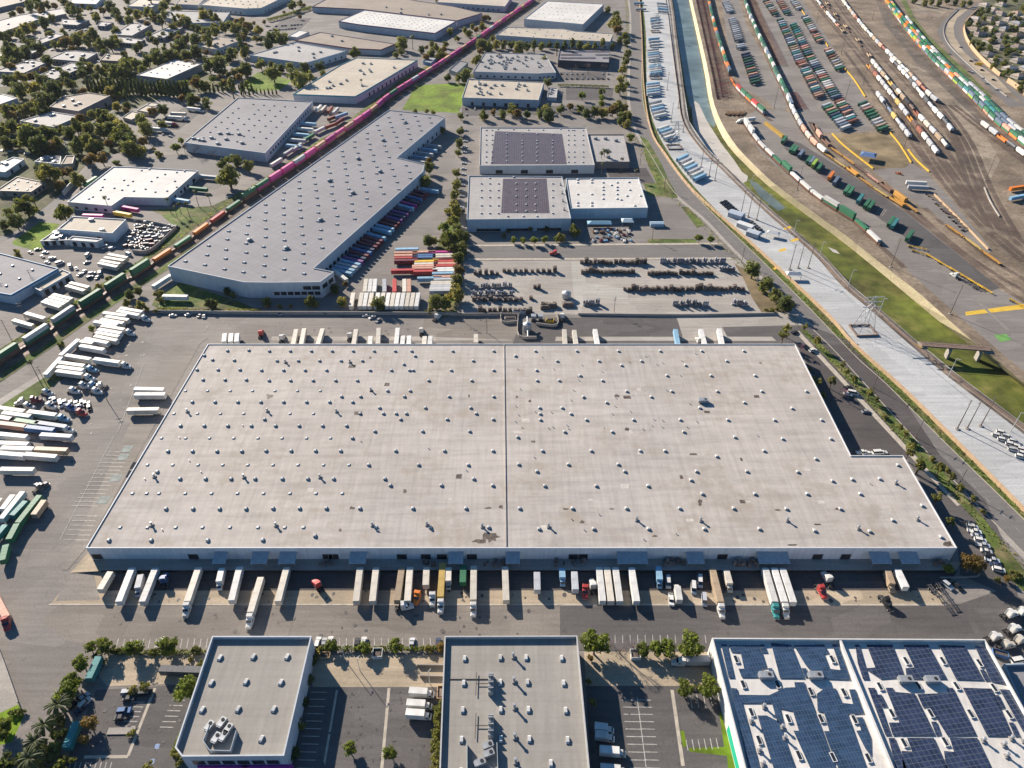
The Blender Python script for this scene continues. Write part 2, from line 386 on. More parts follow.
def make_trailer(key, L, far=False, ribbed=False, h0=1.2, h1=3.9):
    x0, x1 = -L / 2, L / 2; b = MB(); skin = 'ribbed' if ribbed else 'box'
    b.bbox(x0, x1, -1.3, 1.3, h0, h1, skin, .07)
    for k in range(1, int(L / 1.9)):                       # roof bows
        x = x0 + k * 1.9; b.box(x - .04, x + .04, -1.22, 1.22, h1, h1 + .025, skin)
    body = b.data('body')
    c = MB()
    for y in (-.5, .5): c.box(x0 + .2, x1 - .3, y - .08, y + .08, h0 - .28, h0 - .01, 'frame')
    for k in range(int(L / 2)): c.box(x0 + .6 + 2 * k, x0 + .75 + 2 * k, -1.2, 1.2, h0 - .14, h0 - .012, 'frame')
    c.box(x0 + .05, x0 + .15, -1.1, 1.1, .5, .62, 'frame')
    for y in (-.7, .7): c.box(x0 + .06, x0 + .16, y - .06, y + .06, .62, h0 - .02, 'frame')
    c.box(x0 + .9, x0 + 3.6, -.75, .75, .55, h0 - .3, 'frame')
    P = [('body', body, None, (0, 0, 0)), ('chassis', c.data('chassis'), None, (0, 0, 0))]
    d = MB()
    for y in (-1.2, .03): d.box(x0 - .04, x0 - .005, y, y + 1.17, h0 + .12, h1 - .16, skin)
    for y in (-.75, -.35, .35, .75): d.box(x0 - .07, x0 - .041, y - .02, y + .02, h0 + .15, h1 - .2, 'frame')
    P.append(('rear_door', d.data('rear_door'), None, (0, 0, 0)))
    if not far:
        for x in (x0 + 1.5, x0 + 2.8):
            for y in (-.93, .93): P.append(('wheel', W_TRUCK, None, (x, y, .52)))
        g = MB(); g.box(-.09, .09, -.09, .09, 0, h0 - .1, 'frame'); g.box(-.18, .18, -.16, .16, 0, .05, 'frame'); gl = g.data('landing_leg')
        for y in (-.75, .75): P.append(('landing_leg', gl, None, (x1 - 2.6, y, 0)))
        v = MB(); v.box(x1 + .005, x1 + .5, -.7, .7, h1 - 1.3, h1 - .25, 'pole_white')
        if ribbed is False and L > 15: P.append(('reefer_unit', v.data('reefer_unit'), None, (0, 0, 0))) if key.endswith('reefer') else None
    PROTO[key] = P
make_trailer('trailer', 16.1); make_trailer('trailer_reefer', 16.1); make_trailer('short_trailer', 8.6)
make_trailer('far_trailer', 16.1, far=True); make_trailer('box_trailer', 15.4, far=True, ribbed=True)
make_trailer('small_far_trailer', 9.5, far=True)

def make_chassis():
    c = MB()
    for y in (-.5, .5): c.box(-6.2, 6.2, y - .1, y + .1, 1.0, 1.3, 'ribbed')
    for x in (-6, -3, 0, 3, 6): c.box(x - .12, x + .12, -1.2, 1.2, 1.02, 1.25, 'ribbed')
    P = [('beam', c.data('beam'), None, (0, 0, 0))]
    for x in (-4.8, -3.5):
        for y in (-.9, .9): P.append(('wheel', W_TRUCK, None, (x, y, .52)))
    PROTO['bare_chassis'] = P
    far = MB()
    for y in (-.5, .5): far.box(-6.2, 6.2, y - .16, y + .16, 1.0, 1.3, 'ribbed')
    for x in (-6, -3, 0, 3, 6): far.box(x - .15, x + .15, -1.25, 1.25, 1.02, 1.27, 'ribbed')
    wh = MB(); wh.box(-5.4, -3, -1.2, 1.2, .1, .95, 'rubber')
    PROTO['far_chassis'] = [('beam', far.data('beam'), None, (0, 0, 0)), ('wheel_set', wh.data('wheel_set'), None, (0, 0, 0))]
make_chassis()

def make_tractor(key, sleeper=True):
    xb = -1.1 if sleeper else .1
    c = MB()
    def sec(w, z0, z1, s=.12): return [(-w, z0), (w, z0), (w, z1 - s), (w - s, z1), (-w + s, z1), (-w, z1 - s)]
    c.loft([3.75, 3.55, 2.1, 2.0], [sec(.8, .55, 1.5, .2), sec(.95, .5, 1.75, .3), sec(1.12, .5, 2.05, .3), sec(1.15, .5, 2.1, .2)], 'paint')   # hood
    c.loft([1.99, 1.35, .45], [sec(1.2, .6, 2.15), sec(1.2, .6, 3.0, .2), sec(1.22, .6, 3.1, .2)], 'paint')                                       # cab
    if sleeper: c.loft([.44, .2, xb], [sec(1.22, .7, 3.1, .2), sec(1.25, .7, 3.85, .25), sec(1.25, .7, 3.95, .2)], 'paint')
    for y in (-1, 1): c.box(2.3, 3.5, y * 1.0 - .18, y * 1.0 + .18, .95, 1.2, 'paint', .1, .03)       # fenders
    body = c.data('cab')
    g = MB(); g.mesh([(2.02, -1.0, 2.2), (2.02, 1.0, 2.2), (1.42, .95, 2.95), (1.42, -.95, 2.95)], [(0, 1, 2, 3)], 'glass')
    for y in (-1.235, 1.235): g.mesh([(1.7, y, 1.95), (.7, y, 1.95), (.75, y, 2.75), (1.38, y, 2.75)], [(0, 1, 2, 3) if y < 0 else (3, 2, 1, 0)], 'glass')
    f = MB()
    for y in (-.45, .45): f.box(-3.75, 2.2, y - .1, y + .1, .75, 1.0, 'frame')
    f.box(-3.0, -1.5, -.55, .55, 1.005, 1.2, 'frame', .2, .1)
    f.box(3.76, 3.9, -1.15, 1.15, .35, .75, 'metal')
    P = [('cab', body, None, (0, 0, 0)), ('windshield', g.data('windshield'), 0, (0, 0, 0)), ('chassis', f.data('chassis'), None, (0, 0, 0))]
    t = MB(); t.cyl((-.85, 0, 0), (.75, 0, 0), .33, .33, 10, 'metal'); tk = t.data('fuel_tank')
    for y in (-1, 1): P.append(('fuel_tank', tk, None, (0, y * .95, .68)))
    e = MB(); e.cyl((0, 0, 1), (0, 0, 3.9), .09, .08, 8, 'metal'); ex = e.data('exhaust_stack')
    for y in (-1.15, 1.15): P.append(('exhaust_stack', ex, None, (xb - .15, y, 0)))
    for x, m in ((2.75, W_STEER), (-1.75, W_TRUCK), (-3.05, W_TRUCK)):
        for y in (-.95, .95): P.append(('wheel', m, None, (x, y, .52)))
    PROTO[key] = P
make_tractor('tractor'); make_tractor('day_cab_tractor', False)

def make_boxtruck(key, L=6.5):
    b = MB(); b.bbox(-L / 2 - 1, L / 2 - 1, -1.22, 1.22, .95, 3.7, 'box', .06)
    xf = L / 2 - .9
    c = MB(); c.side([(xf, .5), (xf + 2.1, .5), (xf + 2.2, 1.25), (xf + 1.7, 1.5), (xf + 1.15, 2.4), (xf + .1, 2.45), (xf, 2.3)], -1.0, 1.0, 'paint', .08)
    g = MB(); g.mesh([(xf + 1.74, -.85, 1.55), (xf + 1.74, .85, 1.55), (xf + 1.22, .8, 2.33), (xf + 1.22, -.8, 2.33)], [(0, 1, 2, 3)], 'glass')
    for y in (-1.01, 1.01): g.mesh([(xf + 1.5, y, 1.5), (xf + .35, y, 1.5), (xf + .35, y * .95, 2.2), (xf + 1.1, y * .95, 2.2)], [(0, 1, 2, 3) if y < 0 else (3, 2, 1, 0)], 'glass')
    f = MB()
    for y in (-.45, .45): f.box(-L / 2 - .9, xf + 1.6, y - .09, y + .09, .6, .94, 'frame')
    P = [('cargo_box', b.data('cargo_box'), None, (0, 0, 0)), ('cab', c.data('cab'), None, (0, 0, 0)), ('windshield', g.data('windshield'), 1, (0, 0, 0)), ('chassis', f.data('chassis'), None, (0, 0, 0))]
    for x in (xf + 1.2, -L / 2 + .6):
        for y in (-.85, .85): P.append(('wheel', W_STEER, None, (x, y, .5)))
    PROTO[key] = P
make_boxtruck('box_truck'); make_boxtruck('small_box_truck', 4.4)

def make_car(key, L, w, low, cab, roof):
    """low: lower outline (x,z); cab: (x front base, x front top, x rear top, x rear base), roof height"""
    b = MB(); b.side(low, -w, w, 'paint'); zb = max(z for x, z in low)
    a, c, d, e = cab; t = w * .78
    b.mesh([(c, -t, roof), (c, t, roof), (d, t, roof), (d, -t, roof), (c + .06, -t, roof - .07), (c + .06, t, roof - .07), (d - .06, t, roof - .07), (d - .06, -t, roof - .07)],
           [(0, 1, 2, 3), (4, 5, 1, 0), (5, 6, 2, 1), (6, 7, 3, 2), (7, 4, 0, 3)], 'paint')
    g = MB(); q = w * .93
    g.mesh([(a, -q, zb - .02), (a, q, zb - .02), (e, q, zb - .02), (e, -q, zb - .02), (c + .05, -t + .01, roof - .07), (c + .05, t - .01, roof - .07), (d - .05, t - .01, roof - .07), (d - .05, -t + .01, roof - .07)],
           [(0, 1, 5, 4), (1, 2, 6, 5), (2, 3, 7, 6), (3, 0, 4, 7), (4, 5, 6, 7)], 'glass')
    P = [('body', b.data('body'), None, (0, 0, 0)), ('window', g.data('window'), None, (0, 0, 0))]
    for x in (L * .3, -L * .31):
        for y in (-w + .1, w - .1): P.append(('wheel', W_CAR, None, (x, y, .34)))
    PROTO[key] = P
make_car('sedan', 4.7, .92, [(-2.3, .3), (2.3, .3), (2.35, .62), (1.9, .82), (.95, .95), (-1.6, .98), (-2.3, .92)], (1.05, .35, -.9, -1.75), 1.45)
make_car('suv', 4.9, .98, [(-2.4, .35), (2.4, .35), (2.42, .8), (2.2, 1.05), (1.1, 1.12), (-2.3, 1.15), (-2.42, .9)], (1.2, .55, -2.0, -2.35), 1.82)
make_car('van', 5.6, 1.02, [(-2.8, .35), (2.8, .35), (2.82, .9), (2.45, 1.2), (1.8, 1.3), (-2.75, 1.35), (-2.8, .9)], (2.0, 1.2, -2.6, -2.76), 2.4)
make_car('pickup', 5.8, 1.0, [(-2.9, .45), (2.9, .45), (2.92, .9), (2.6, 1.1), (1.3, 1.15), (-.75, 1.15), (-.78, .72), (-2.75, .72), (-2.78, 1.12), (-2.9, 1.12)], (1.4, .75, -.4, -.72), 1.88)

def make_container(key, L, h=2.75):
    b = MB(); b.box(-L / 2, L / 2, -1.22, 1.22, 0, h, 'ribbed')
    f = MB()
    for x in (-L / 2, L / 2):
        for y in (-1.22, 1.22): f.box(x - .09, x + .09, y - .09, y + .09, -.02, h + .02, 'ribbed')
    d = MB(); 
    for y in (-1.12, .04): d.box(-L / 2 - .07, -L / 2 - .01, y, y + 1.08, .12, h - .12, 'ribbed')
    PROTO[key] = [('body', b.data('body'), None, (0, 0, 0)), ('corner_frame', f.data('corner_frame'), None, (0, 0, 0)), ('door', d.data('door'), None, (0, 0, 0))]
    PROTO[key + '_far'] = [('body', b.data('body'), None, (0, 0, 0))]
make_container('container', 16.0); make_container('short_container', 12.2)

BOGIE = None
def bogie():
    global BOGIE
    if BOGIE is None:
        b = MB(); b.box(-1.3, 1.3, -.95, .95, .55, .8, 'frame')
        for x in (-.9, .9):
            for y in (-.8, .8): b.cyl((x, y - .08, .46), (x, y + .08, .46), .46, .46, 10, 'rail')
        BOGIE = b.data('bogie')
    return BOGIE
def make_cars():
    def bog(L): return [('bogie', bogie(), None, (-L / 2 + 2, 0, 0)), ('bogie', bogie(), None, (L / 2 - 2, 0, 0))]
    b = MB(); L = 21
    for y in (-1.35, 1.2): b.box(-8.4, 8.4, y, y + .15, .4, 1.5, 'trim')
    b.box(-8.4, 8.4, -1.35, 1.35, .3, .42, 'trim')
    for s in (-1, 1): b.box(min(s * 8.4, s * 10.4), max(s * 8.4, s * 10.4), -.9, .9, .85, 1.35, 'trim')
    PROTO['well_car'] = [('well', b.data('well'), None, (0, 0, 0))] + bog(23.5)
    b = MB(); sec = lambda w, z0, z1: [(-w, z0), (w, z0), (w, z1 - .5), (w - .7, z1), (-w + .7, z1), (-w, z1 - .5)]
    b.loft([-7.6, -5.8, 5.8, 7.6], [sec(1.5, 2.4, 4.5), sec(1.55, 1.3, 4.6), sec(1.55, 1.3, 4.6), sec(1.5, 2.4, 4.5)], 'ribbed')
    for x in (-4, 0, 4): b.box(x - 1.3, x + 1.3, -.9, .9, .75, 1.3, 'frame', 0, 0)
    h = MB(); h.box(-6.8, 6.8, -.4, .4, 4.601, 4.75, 'ribbed')
    PROTO['hopper_car'] = [('hopper', b.data('hopper'), None, (0, 0, 0)), ('hatch_trough', h.data('hatch_trough'), None, (0, 0, 0))] + bog(16)
    b = MB(); b.cyl((-7.4, 0, 2.75), (7.4, 0, 2.75), 1.5, 1.5, 16, 'box'); b.cyl((-7.9, 0, 2.75), (-7.4, 0, 2.75), 1.0, 1.5, 16, 'box'); b.cyl((7.4, 0, 2.75), (7.9, 0, 2.75), 1.5, 1.0, 16, 'box')
    d = MB(); d.cyl((0, 0, 4.2), (0, 0, 4.7), .6, .6, 10, 'metal'); f = MB(); f.box(-8, 8, -.6, .6, .85, 1.2, 'frame')
    PROTO['tank_car'] = [('tank', b.data('tank'), None, (0, 0, 0)), ('dome', d.data('dome'), None, (0, 0, 0)), ('underframe', f.data('underframe'), None, (0, 0, 0))] + bog(16.5)
    b = MB(); b.loft([-7.7, 7.7], [[(-1.5, 1.1), (1.5, 1.1), (1.5, 4.2), (.9, 4.55), (-.9, 4.55), (-1.5, 4.2)]] * 2, 'ribbed')
    d = MB()
    for y in (-1.56, 1.5): d.box(-1.6, 1.6, y, y + .06, 1.3, 4.0, 'ribbed')
    PROTO['boxcar'] = [('body', b.data('body'), None, (0, 0, 0)), ('sliding_door', d.data('sliding_door'), None, (0, 0, 0))] + bog(16.5)
    b = MB(); b.box(-7.8, 7.8, -1.45, 1.45, 1.1, 1.25, 'ribbed')
    for y in (-1.5, 1.4): b.box(-7.8, 7.8, y, y + .1, 1.1, 2.9, 'ribbed')
    for x in (-7.9, 7.8): b.box(x, x + .1, -1.5, 1.5, 1.1, 2.9, 'ribbed')
    PROTO['gondola_car'] = [('tub', b.data('tub'), None, (0, 0, 0))] + bog(16.5)
    b = MB(); b.box(-9.5, 9.5, -.55, .55, .75, 1.2, 'ribbed')
    for x in (-9.2, -4, 4, 9.2): b.box(x - .5, x + .5, -1.4, 1.4, .95, 1.22, 'ribbed')
    b.box(-6, 6, -1.3, 1.3, 1.0, 1.15, 'ribbed')
    PROTO['spine_car'] = [('deck', b.data('deck'), None, (0, 0, 0))] + bog(19)
make_cars()

# ------------------------------------------------------------------ plants
def leaf_quad(b, p, n, s, m, asp=1.0):
    n = n.normalized(); a = n.orthogonal().normalized(); a.rotate(__import__('mathutils').Quaternion(n, random.random() * 6.3)); c = n.cross(a)
    b.face([p - a * s - c * s * asp, p + a * s - c * s * asp * .6, p + a * s * .8 + c * s * asp, p - a * s * .7 + c * s * asp * .9], m)
def rnd_dir():
    z = random.uniform(-1, 1); t = random.random() * 6.2832; r = math.sqrt(1 - z * z); return Vector((r * math.cos(t), r * math.sin(t), z))
def limbs(b, H, r, n, spread, top, m='bark'):
    b.cyl((0, 0, -.05), (.05 * H * random.uniform(-.5, .5), .04 * H * random.uniform(-.5, .5), H * .45), r, r * .7, 8, m, False)
    for k in range(n):
        a = k * 6.283 / n + random.random(); z = H * random.uniform(.28, .45)
        q = Vector((math.cos(a) * spread * random.uniform(.5, .85), math.sin(a) * spread * random.uniform(.5, .85), H * random.uniform(.55, top)))
        mid = Vector((q.x * .45, q.y * .45, (z + q.z) / 2))
        b.cyl((0, 0, z), mid, r * .5, r * .32, 6, m, False); b.cyl(mid, q, r * .32, r * .1, 5, m, False)
def tree_proto(key, H, rad, clumps, per, leafs, m, bottom=.35, flat=.8, tall=False, size=.5):
    random.seed(hash_str(key)); b = MB(); t = MB(); limbs(t, H, .045 * H ** .9, 6, rad, .85)
    for k in range(clumps):
        while True:
            d = Vector((random.uniform(-1, 1), random.uniform(-1, 1), random.uniform(-1, 1)))
            if .15 < d.length < 1: break
        zc = H * (bottom + 1) / 2; hz = H * (1 - bottom) / 2
        c = Vector((d.x * rad * .78, d.y * rad * .78, zc + d.z * hz * .82)); cr = rad * random.uniform(.25, .46) * (.8 if tall else 1)
        if tall: c.x *= .8 - .3 * d.z; c.y *= .8 - .3 * d.z
        for j in range(per):
            u = rnd_dir(); p = c + Vector((u.x * cr, u.y * cr, u.z * cr * flat)) * random.uniform(.45, 1.05)
            leaf_quad(b, p, (u + rnd_dir() * .7 + Vector((0, 0, .35))), leafs * random.uniform(.6, 1.25), m, .8)
    PROTO[key] = [('crown', b.data('crown'), None, (0, 0, 0)), ('trunk', t.data('trunk'), None, (0, 0, 0))]
def hash_str(s): return sum(ord(c) * (i + 7) for i, c in enumerate(s))
def make_trees():
    for i in range(3): tree_proto('broad%d' % i, 9, 4.6, 28, 60, .38, 'leaf', .04)
    for i in range(2): tree_proto('dark%d' % i, 10, 4.5, 28, 60, .38, 'leaf_dark', -.02)
    for i in range(2): tree_proto('lime%d' % i, 6.5, 3.3, 22, 60, .28, 'leaf_lime', .22)
    for i in range(2): tree_proto('tall%d' % i, 17, 4.6, 30, 50, .42, 'leaf_dark', .25, .8, True)
    for i in range(2): tree_proto('thin%d' % i, 8, 2.8, 13, 34, .3, 'leaf', .35, .9, True)
    tree_proto('rust0', 8, 3.8, 22, 55, .34, 'leaf_rust', .25)
    for i in range(2): tree_proto('bush%d' % i, 2.6, 1.9, 12, 45, .22, 'leaf', .0)
    tree_proto('bushdark0', 2.6, 1.9, 12, 45, .22, 'leaf_dark', .0)
    # cypress
    for i in range(2):
        random.seed(60 + i); b = MB(); t = MB(); t.cyl((0, 0, -.05), (0, 0, 9), .25, .06, 7, 'bark')
        for k in range(900):
            z = random.random() ** .8; r = 1.7 * (1 - z) ** .6 * (.35 + .65 * min(1, z * 6)) * random.uniform(.7, 1.08); a = random.random() * 6.283
            leaf_quad(b, Vector((r * math.cos(a), r * math.sin(a), .4 + z * 11)), Vector((math.cos(a), math.sin(a), .4)) + rnd_dir() * .5, random.uniform(.2, .4), 'leaf_dark', 1.5)
        PROTO['cypress%d' % i] = [('crown', b.data('crown'), None, (0, 0, 0)), ('trunk', t.data('trunk'), None, (0, 0, 0))]
    # palms
    for i, (H, L) in enumerate(((11, 2.8), (15, 2.6), (7, 3.6))):
        random.seed(80 + i); b = MB(); t = MB(); x = 0
        for k in range(8): t.cyl((.12 * math.sin(k * .4), 0, H * k / 8 - .05), (.12 * math.sin(k * .4 + .4), 0, H * (k + 1) / 8), .3 - .015 * k, .29 - .015 * k, 7, 'bark', k in (0, 7))
        for k in range(34):
            a = random.random() * 6.283; up = random.uniform(-.5, .95); p = Vector((0, 0, H)); d = Vector((math.cos(a), math.sin(a), up)); w0 = None
            sd = Vector((-math.sin(a), math.cos(a), 0)); prev = None
            for sg in range(6):
                w = .27 * math.sin((sg + .35) / 6 * 2.9) + .05; row = (p - sd * w, p + Vector((0, 0, .14)), p + sd * w)
                if prev: 
                    b.face([prev[0], row[0], row[1], prev[1]], 'palm_leaf'); b.face([prev[1], row[1], row[2], prev[2]], 'palm_leaf')
                prev = row; p = p + d.normalized() * (L / 5); d.z -= .34
        PROTO['palm%d' % i] = [('crown', b.data('crown'), None, (0, 0, 0)), ('trunk', t.data('trunk'), None, (0, 0, 0))]
    # leafless
    for i, m in enumerate(('twig', 'twig', 'blossom')):
        random.seed(90 + i); b = MB(); t = MB(); t.cyl((0, 0, -.05), (0, 0, 2.5), .22, .18, 7, 'bark')
        def grow(p, d, L, r, n):
            q = p + d * L; (t if n > 2 else b).cyl(p, q, r, r * .65, 4 if n < 3 else 6, 'bark' if n > 2 else m, False)
            if n == 0: return
            for k in range(3 if n > 1 else 4):
                grow(q, (d + rnd_dir() * .65 + Vector((0, 0, .12))).normalized(), L * random.uniform(.6, .8), r * .6, n - 1)
        for k in range(4): grow(Vector((0, 0, 2.3)), (rnd_dir() * .7 + Vector((0, 0, .9))).normalized(), 2.1, .11, 4)
        PROTO['bare%d' % i] = [('crown', b.data('crown'), None, (0, 0, 0)), ('trunk', t.data('trunk'), None, (0, 0, 0))]
make_trees()

# ------------------------------------------------------------------ poles, stacks, small site things
def make_poles():
    for key, H, m in (('utility', 12, 'pole'), ('steel', 20, 'pole'), ('mast', 26, 'pole')):
        b = MB(); b.cyl((0, 0, 0), (0, 0, H), .32 if H > 15 else .2, .14, 8, m); a = MB(); P = [('pole', b.data('pole'), None, (0, 0, 0))]
        arm = MB(); arm.box(-1.5, 1.5, -.08, .08, -.08, .08, m)
        for x in (-1.3, -.5, .5, 1.3): arm.cyl((x, 0, .081), (x, 0, .4), .07, .05, 6, 'metal')
        am = arm.data('crossarm')
        for z in ((H - .8, H - 2.6) if H < 22 else (H - .6,)): P.append(('crossarm', am, None, (0, .3, z)))
        if H > 15:
            f = MB(); f.cyl((0, 0, 0), (0, 0, .5), 1.3, 1.2, 12, 'concrete'); P.append(('footing', f.data('footing'), None, (0, 0, 0)))
        PROTO[key] = P
    b = MB(); b.cyl((0, 0, 0), (0, 0, 12), .2, .12, 8, 'pole_white'); h = MB(); h.box(-.2, 1.9, -.1, .1, 11.9, 12.05, 'pole_white'); l = MB(); l.box(1.2, 2.1, -.22, .22, 11.7, 11.89, 'metal', .1, .05)
    PROTO['light_pole'] = [('pole', b.data('pole'), None, (0, 0, 0)), ('arm', h.data('arm'), None, (0, 0, 0)), ('lamp_head', l.data('lamp_head'), 1, (0, 0, 0))]
    b = MB(); H, w = 24, 4.6
    leg = []
    for sx in (-1, 1):
        for sy in (-1, 1): b.cyl((sx * w, sy * w, 0), (sx * .7, sy * .7, H), .16, .1, 5, 'metal')
    for z in (0, 5, 10, 15, 20):
        k0 = w + (.7 - w) * z / H; k1 = w + (.7 - w) * min(z + 5, H) / H
        for a in range(4):
            q = [(-1, -1), (1, -1), (1, 1), (-1, 1)]; p, n = q[a], q[(a + 1) % 4]; z1 = min(z + 5, H)
            b.cyl((p[0] * k0, p[1] * k0, z), (n[0] * k1, n[1] * k1, z1), .07, .07, 4, 'metal', False); b.cyl((n[0] * k0, n[1] * k0, z), (p[0] * k1, p[1] * k1, z1), .07, .07, 4, 'metal', False)
    P = [('lattice', b.data('lattice'), None, (0, 0, 0))]
    a = MB(); a.box(-5.5, 5.5, -.25, .25, -.2, .2, 'metal'); am = a.data('crossarm')
    for z in (17, 20.5, 23.6): P.append(('crossarm', am, None, (0, 0, z)))
    f = MB()
    for s in (-1, 1):
        f.box(-6.5, 6.5, s * 5.6 - .3, s * 5.6 + .3, .1, 1.1, 'brown_steel'); f.box(s * 6.2 - .3, s * 6.2 + .3, -5.2, 5.2, .1, 1.1, 'brown_steel')
    P.append(('base_frame', f.data('base_frame'), None, (0, 0, 0)))
    PROTO['lattice_tower'] = P
    for i in range(4):
        random.seed(200 + i); b = MB(); n = random.randint(17, 33)
        for s, (x, y) in enumerate(((-.62, -.62), (.62, -.62), (-.62, .62), (.62, .62))):
            for k in range(n - random.randint(0, 5)): 
                j = random.uniform(-.08, .08); z = k * .15
                b.box(x - .58 + j, x + .58 + j, y - .58, y + .58, z, z + .13, 'pallet')
        PROTO['pallets%d' % i] = [('pallet_pile', b.data('pallet_pile'), None, (0, 0, 0))]
        b = MB()
        for x in (-1.3, 0, 1.3):
            for y in (-.62, .62):
                z = 0
                for k in range(random.randint(1, 3)): b.bbox(x - .55, x + .55, y - .55, y + .55, z + .12, z + 1.3, 'wrap', .1); b.box(x - .58, x + .58, y - .58, y + .58, z, z + .115, 'pallet'); z += 1.31
        PROTO['goods%d' % i] = [('wrapped_load', b.data('wrapped_load'), None, (0, 0, 0))]
    b = MB()
    for x0, x1, y0, y1 in ((-2.6, 2.6, -1.1, -1.02), (-2.6, 2.6, 1.02, 1.1), (-2.6, -2.52, -1.02, 1.02), (2.52, 2.6, -1.02, 1.02)): b.box(x0, x1, y0, y1, .1, 1.7, 'ribbed')
    b.box(-2.6, 2.6, -1.1, 1.1, 0, .12, 'ribbed')
    l = MB(); l.box(-2.4, 2.4, -.95, .95, .13, 1.2, 'dirt_dark')
    PROTO['skip'] = [('tub', b.data('tub'), None, (0, 0, 0)), ('load', l.data('load'), None, (0, 0, 0))]
    b = MB()
    b.side([(-.4, 0), (.4, 0), (.15, .3), (.1, .9), (-.1, .9), (-.15, .3)], -3, 3, 'trim')
    PROTO['barrier'] = [('block', b.data('block'), None, (0, 0, 0))]
make_poles()
# ------------------------------------------------------------------ ground, roads, channel, tracks
USED = []
def level(boxes):
    """4 mm above the highest sheet laid so far under any of these boxes"""
    n = 1
    for b in boxes:
        for u, k in USED:
            if b[0] < u[2] and u[0] < b[2] and b[1] < u[3] and u[1] < b[3]: n = max(n, k + 1)
    USED.extend((b, n) for b in boxes)
    return .004 * n
def bb(P): return (min(p[0] for p in P), min(p[1] for p in P), max(p[0] for p in P), max(p[1] for p in P))
def chunks(line, w, n=6): return [(lambda q: (q[0] - w, q[1] - w, q[2] + w, q[3] + w))(bb(line[i:i + n + 1])) for i in range(0, len(line) - 1, n)]
def patch(name, m, pts, z=None, label=None):
    W = [S(*p) for p in pts]; zz = z if z is not None else level([bb(W)])
    b = MB(); b.poly([(*S(*p), zz) for p in pts], m); return structure(name, b, label)
def smooth(pts, n=6):
    """Catmull-Rom through world points"""
    P = [Vector(p) for p in pts]; P = [P[0] * 2 - P[1]] + P + [P[-1] * 2 - P[-2]]; out = []
    for i in range(1, len(P) - 2):
        for k in range(n):
            t = k / n; a, b, c, d = P[i - 1:i + 3]
            out.append(.5 * ((2 * b) + (c - a) * t + (2 * a - 5 * b + 4 * c - d) * t * t + (3 * b - a - 3 * c + d) * t ** 3))
    return out + [P[-2]]
def wline(pts, z=0.0, n=6): return smooth([S(*p, z) for p in pts], n)
def offset(line, d):
    """shift to the right of travel by d metres"""
    out = []
    for i, p in enumerate(line):
        t = (line[min(i + 1, len(line) - 1)] - line[max(i - 1, 0)]).normalized(); out.append(p + Vector((t.y, -t.x)) * d)
    return out
def ribbon(b, line, d0, d1, z, m):
    a, c = offset(line, d0), offset(line, d1)
    for i in range(len(a) - 1): b.face([(*a[i], z), (*c[i], z), (*c[i + 1], z), (*a[i + 1], z)], m)
def strip(name, line, d0, d1, m, z=None, label=None):
    b = MB(); ribbon(b, line, d0, d1, z if z is not None else level(chunks(line, max(abs(d0), abs(d1)))), m); return structure(name, b, label)
def walk(line, step, start=0.0):
    acc = -start
    for i in range(len(line) - 1):
        seg = (line[i + 1] - line[i]).length; t = line[i + 1] - line[i]
        while acc <= seg:
            if acc >= 0: yield line[i] + t * (acc / seg), math.atan2(t.y, t.x)
            acc += step
        acc -= seg

LT = [(664, -30), (672, 0), (678, 45), (684, 90), (689, 121), (707, 148), (727.5, 168), (750, 190), (774, 212), (800.5, 234.5), (825.5, 257), (850.5, 284.5), (880.5, 309.5), (918, 342), (962, 378), (1024, 424), (1100, 482)]
RT = [(686, -30), (692, 0), (707, 65), (714.5, 105), (732, 140), (759.5, 170), (785.5, 192), (848, 237), (918, 292), (968, 337), (993, 357), (1024, 383), (1100, 446)]
RF = [(683, -30), (689, 0), (703, 65), (710, 105), (724, 140), (750, 169), (775.5, 192), (843, 242), (898, 287), (943, 324.5), (1020.5, 384), (1095, 448)]
def resample(line, n):
    L = [0]
    for i in range(len(line) - 1): L.append(L[-1] + (line[i + 1] - line[i]).length)
    out = []; j = 0
    for k in range(n):
        s = L[-1] * k / (n - 1)
        while j < len(L) - 2 and L[j + 1] < s: j += 1
        out.append(line[j].lerp(line[j + 1], (s - L[j]) / (L[j + 1] - L[j])))
    return out
ZB = -7.0
lt, rt, rf = wline(LT, 0, 4), wline(RT, 0, 4), wline(RF, ZB, 4)
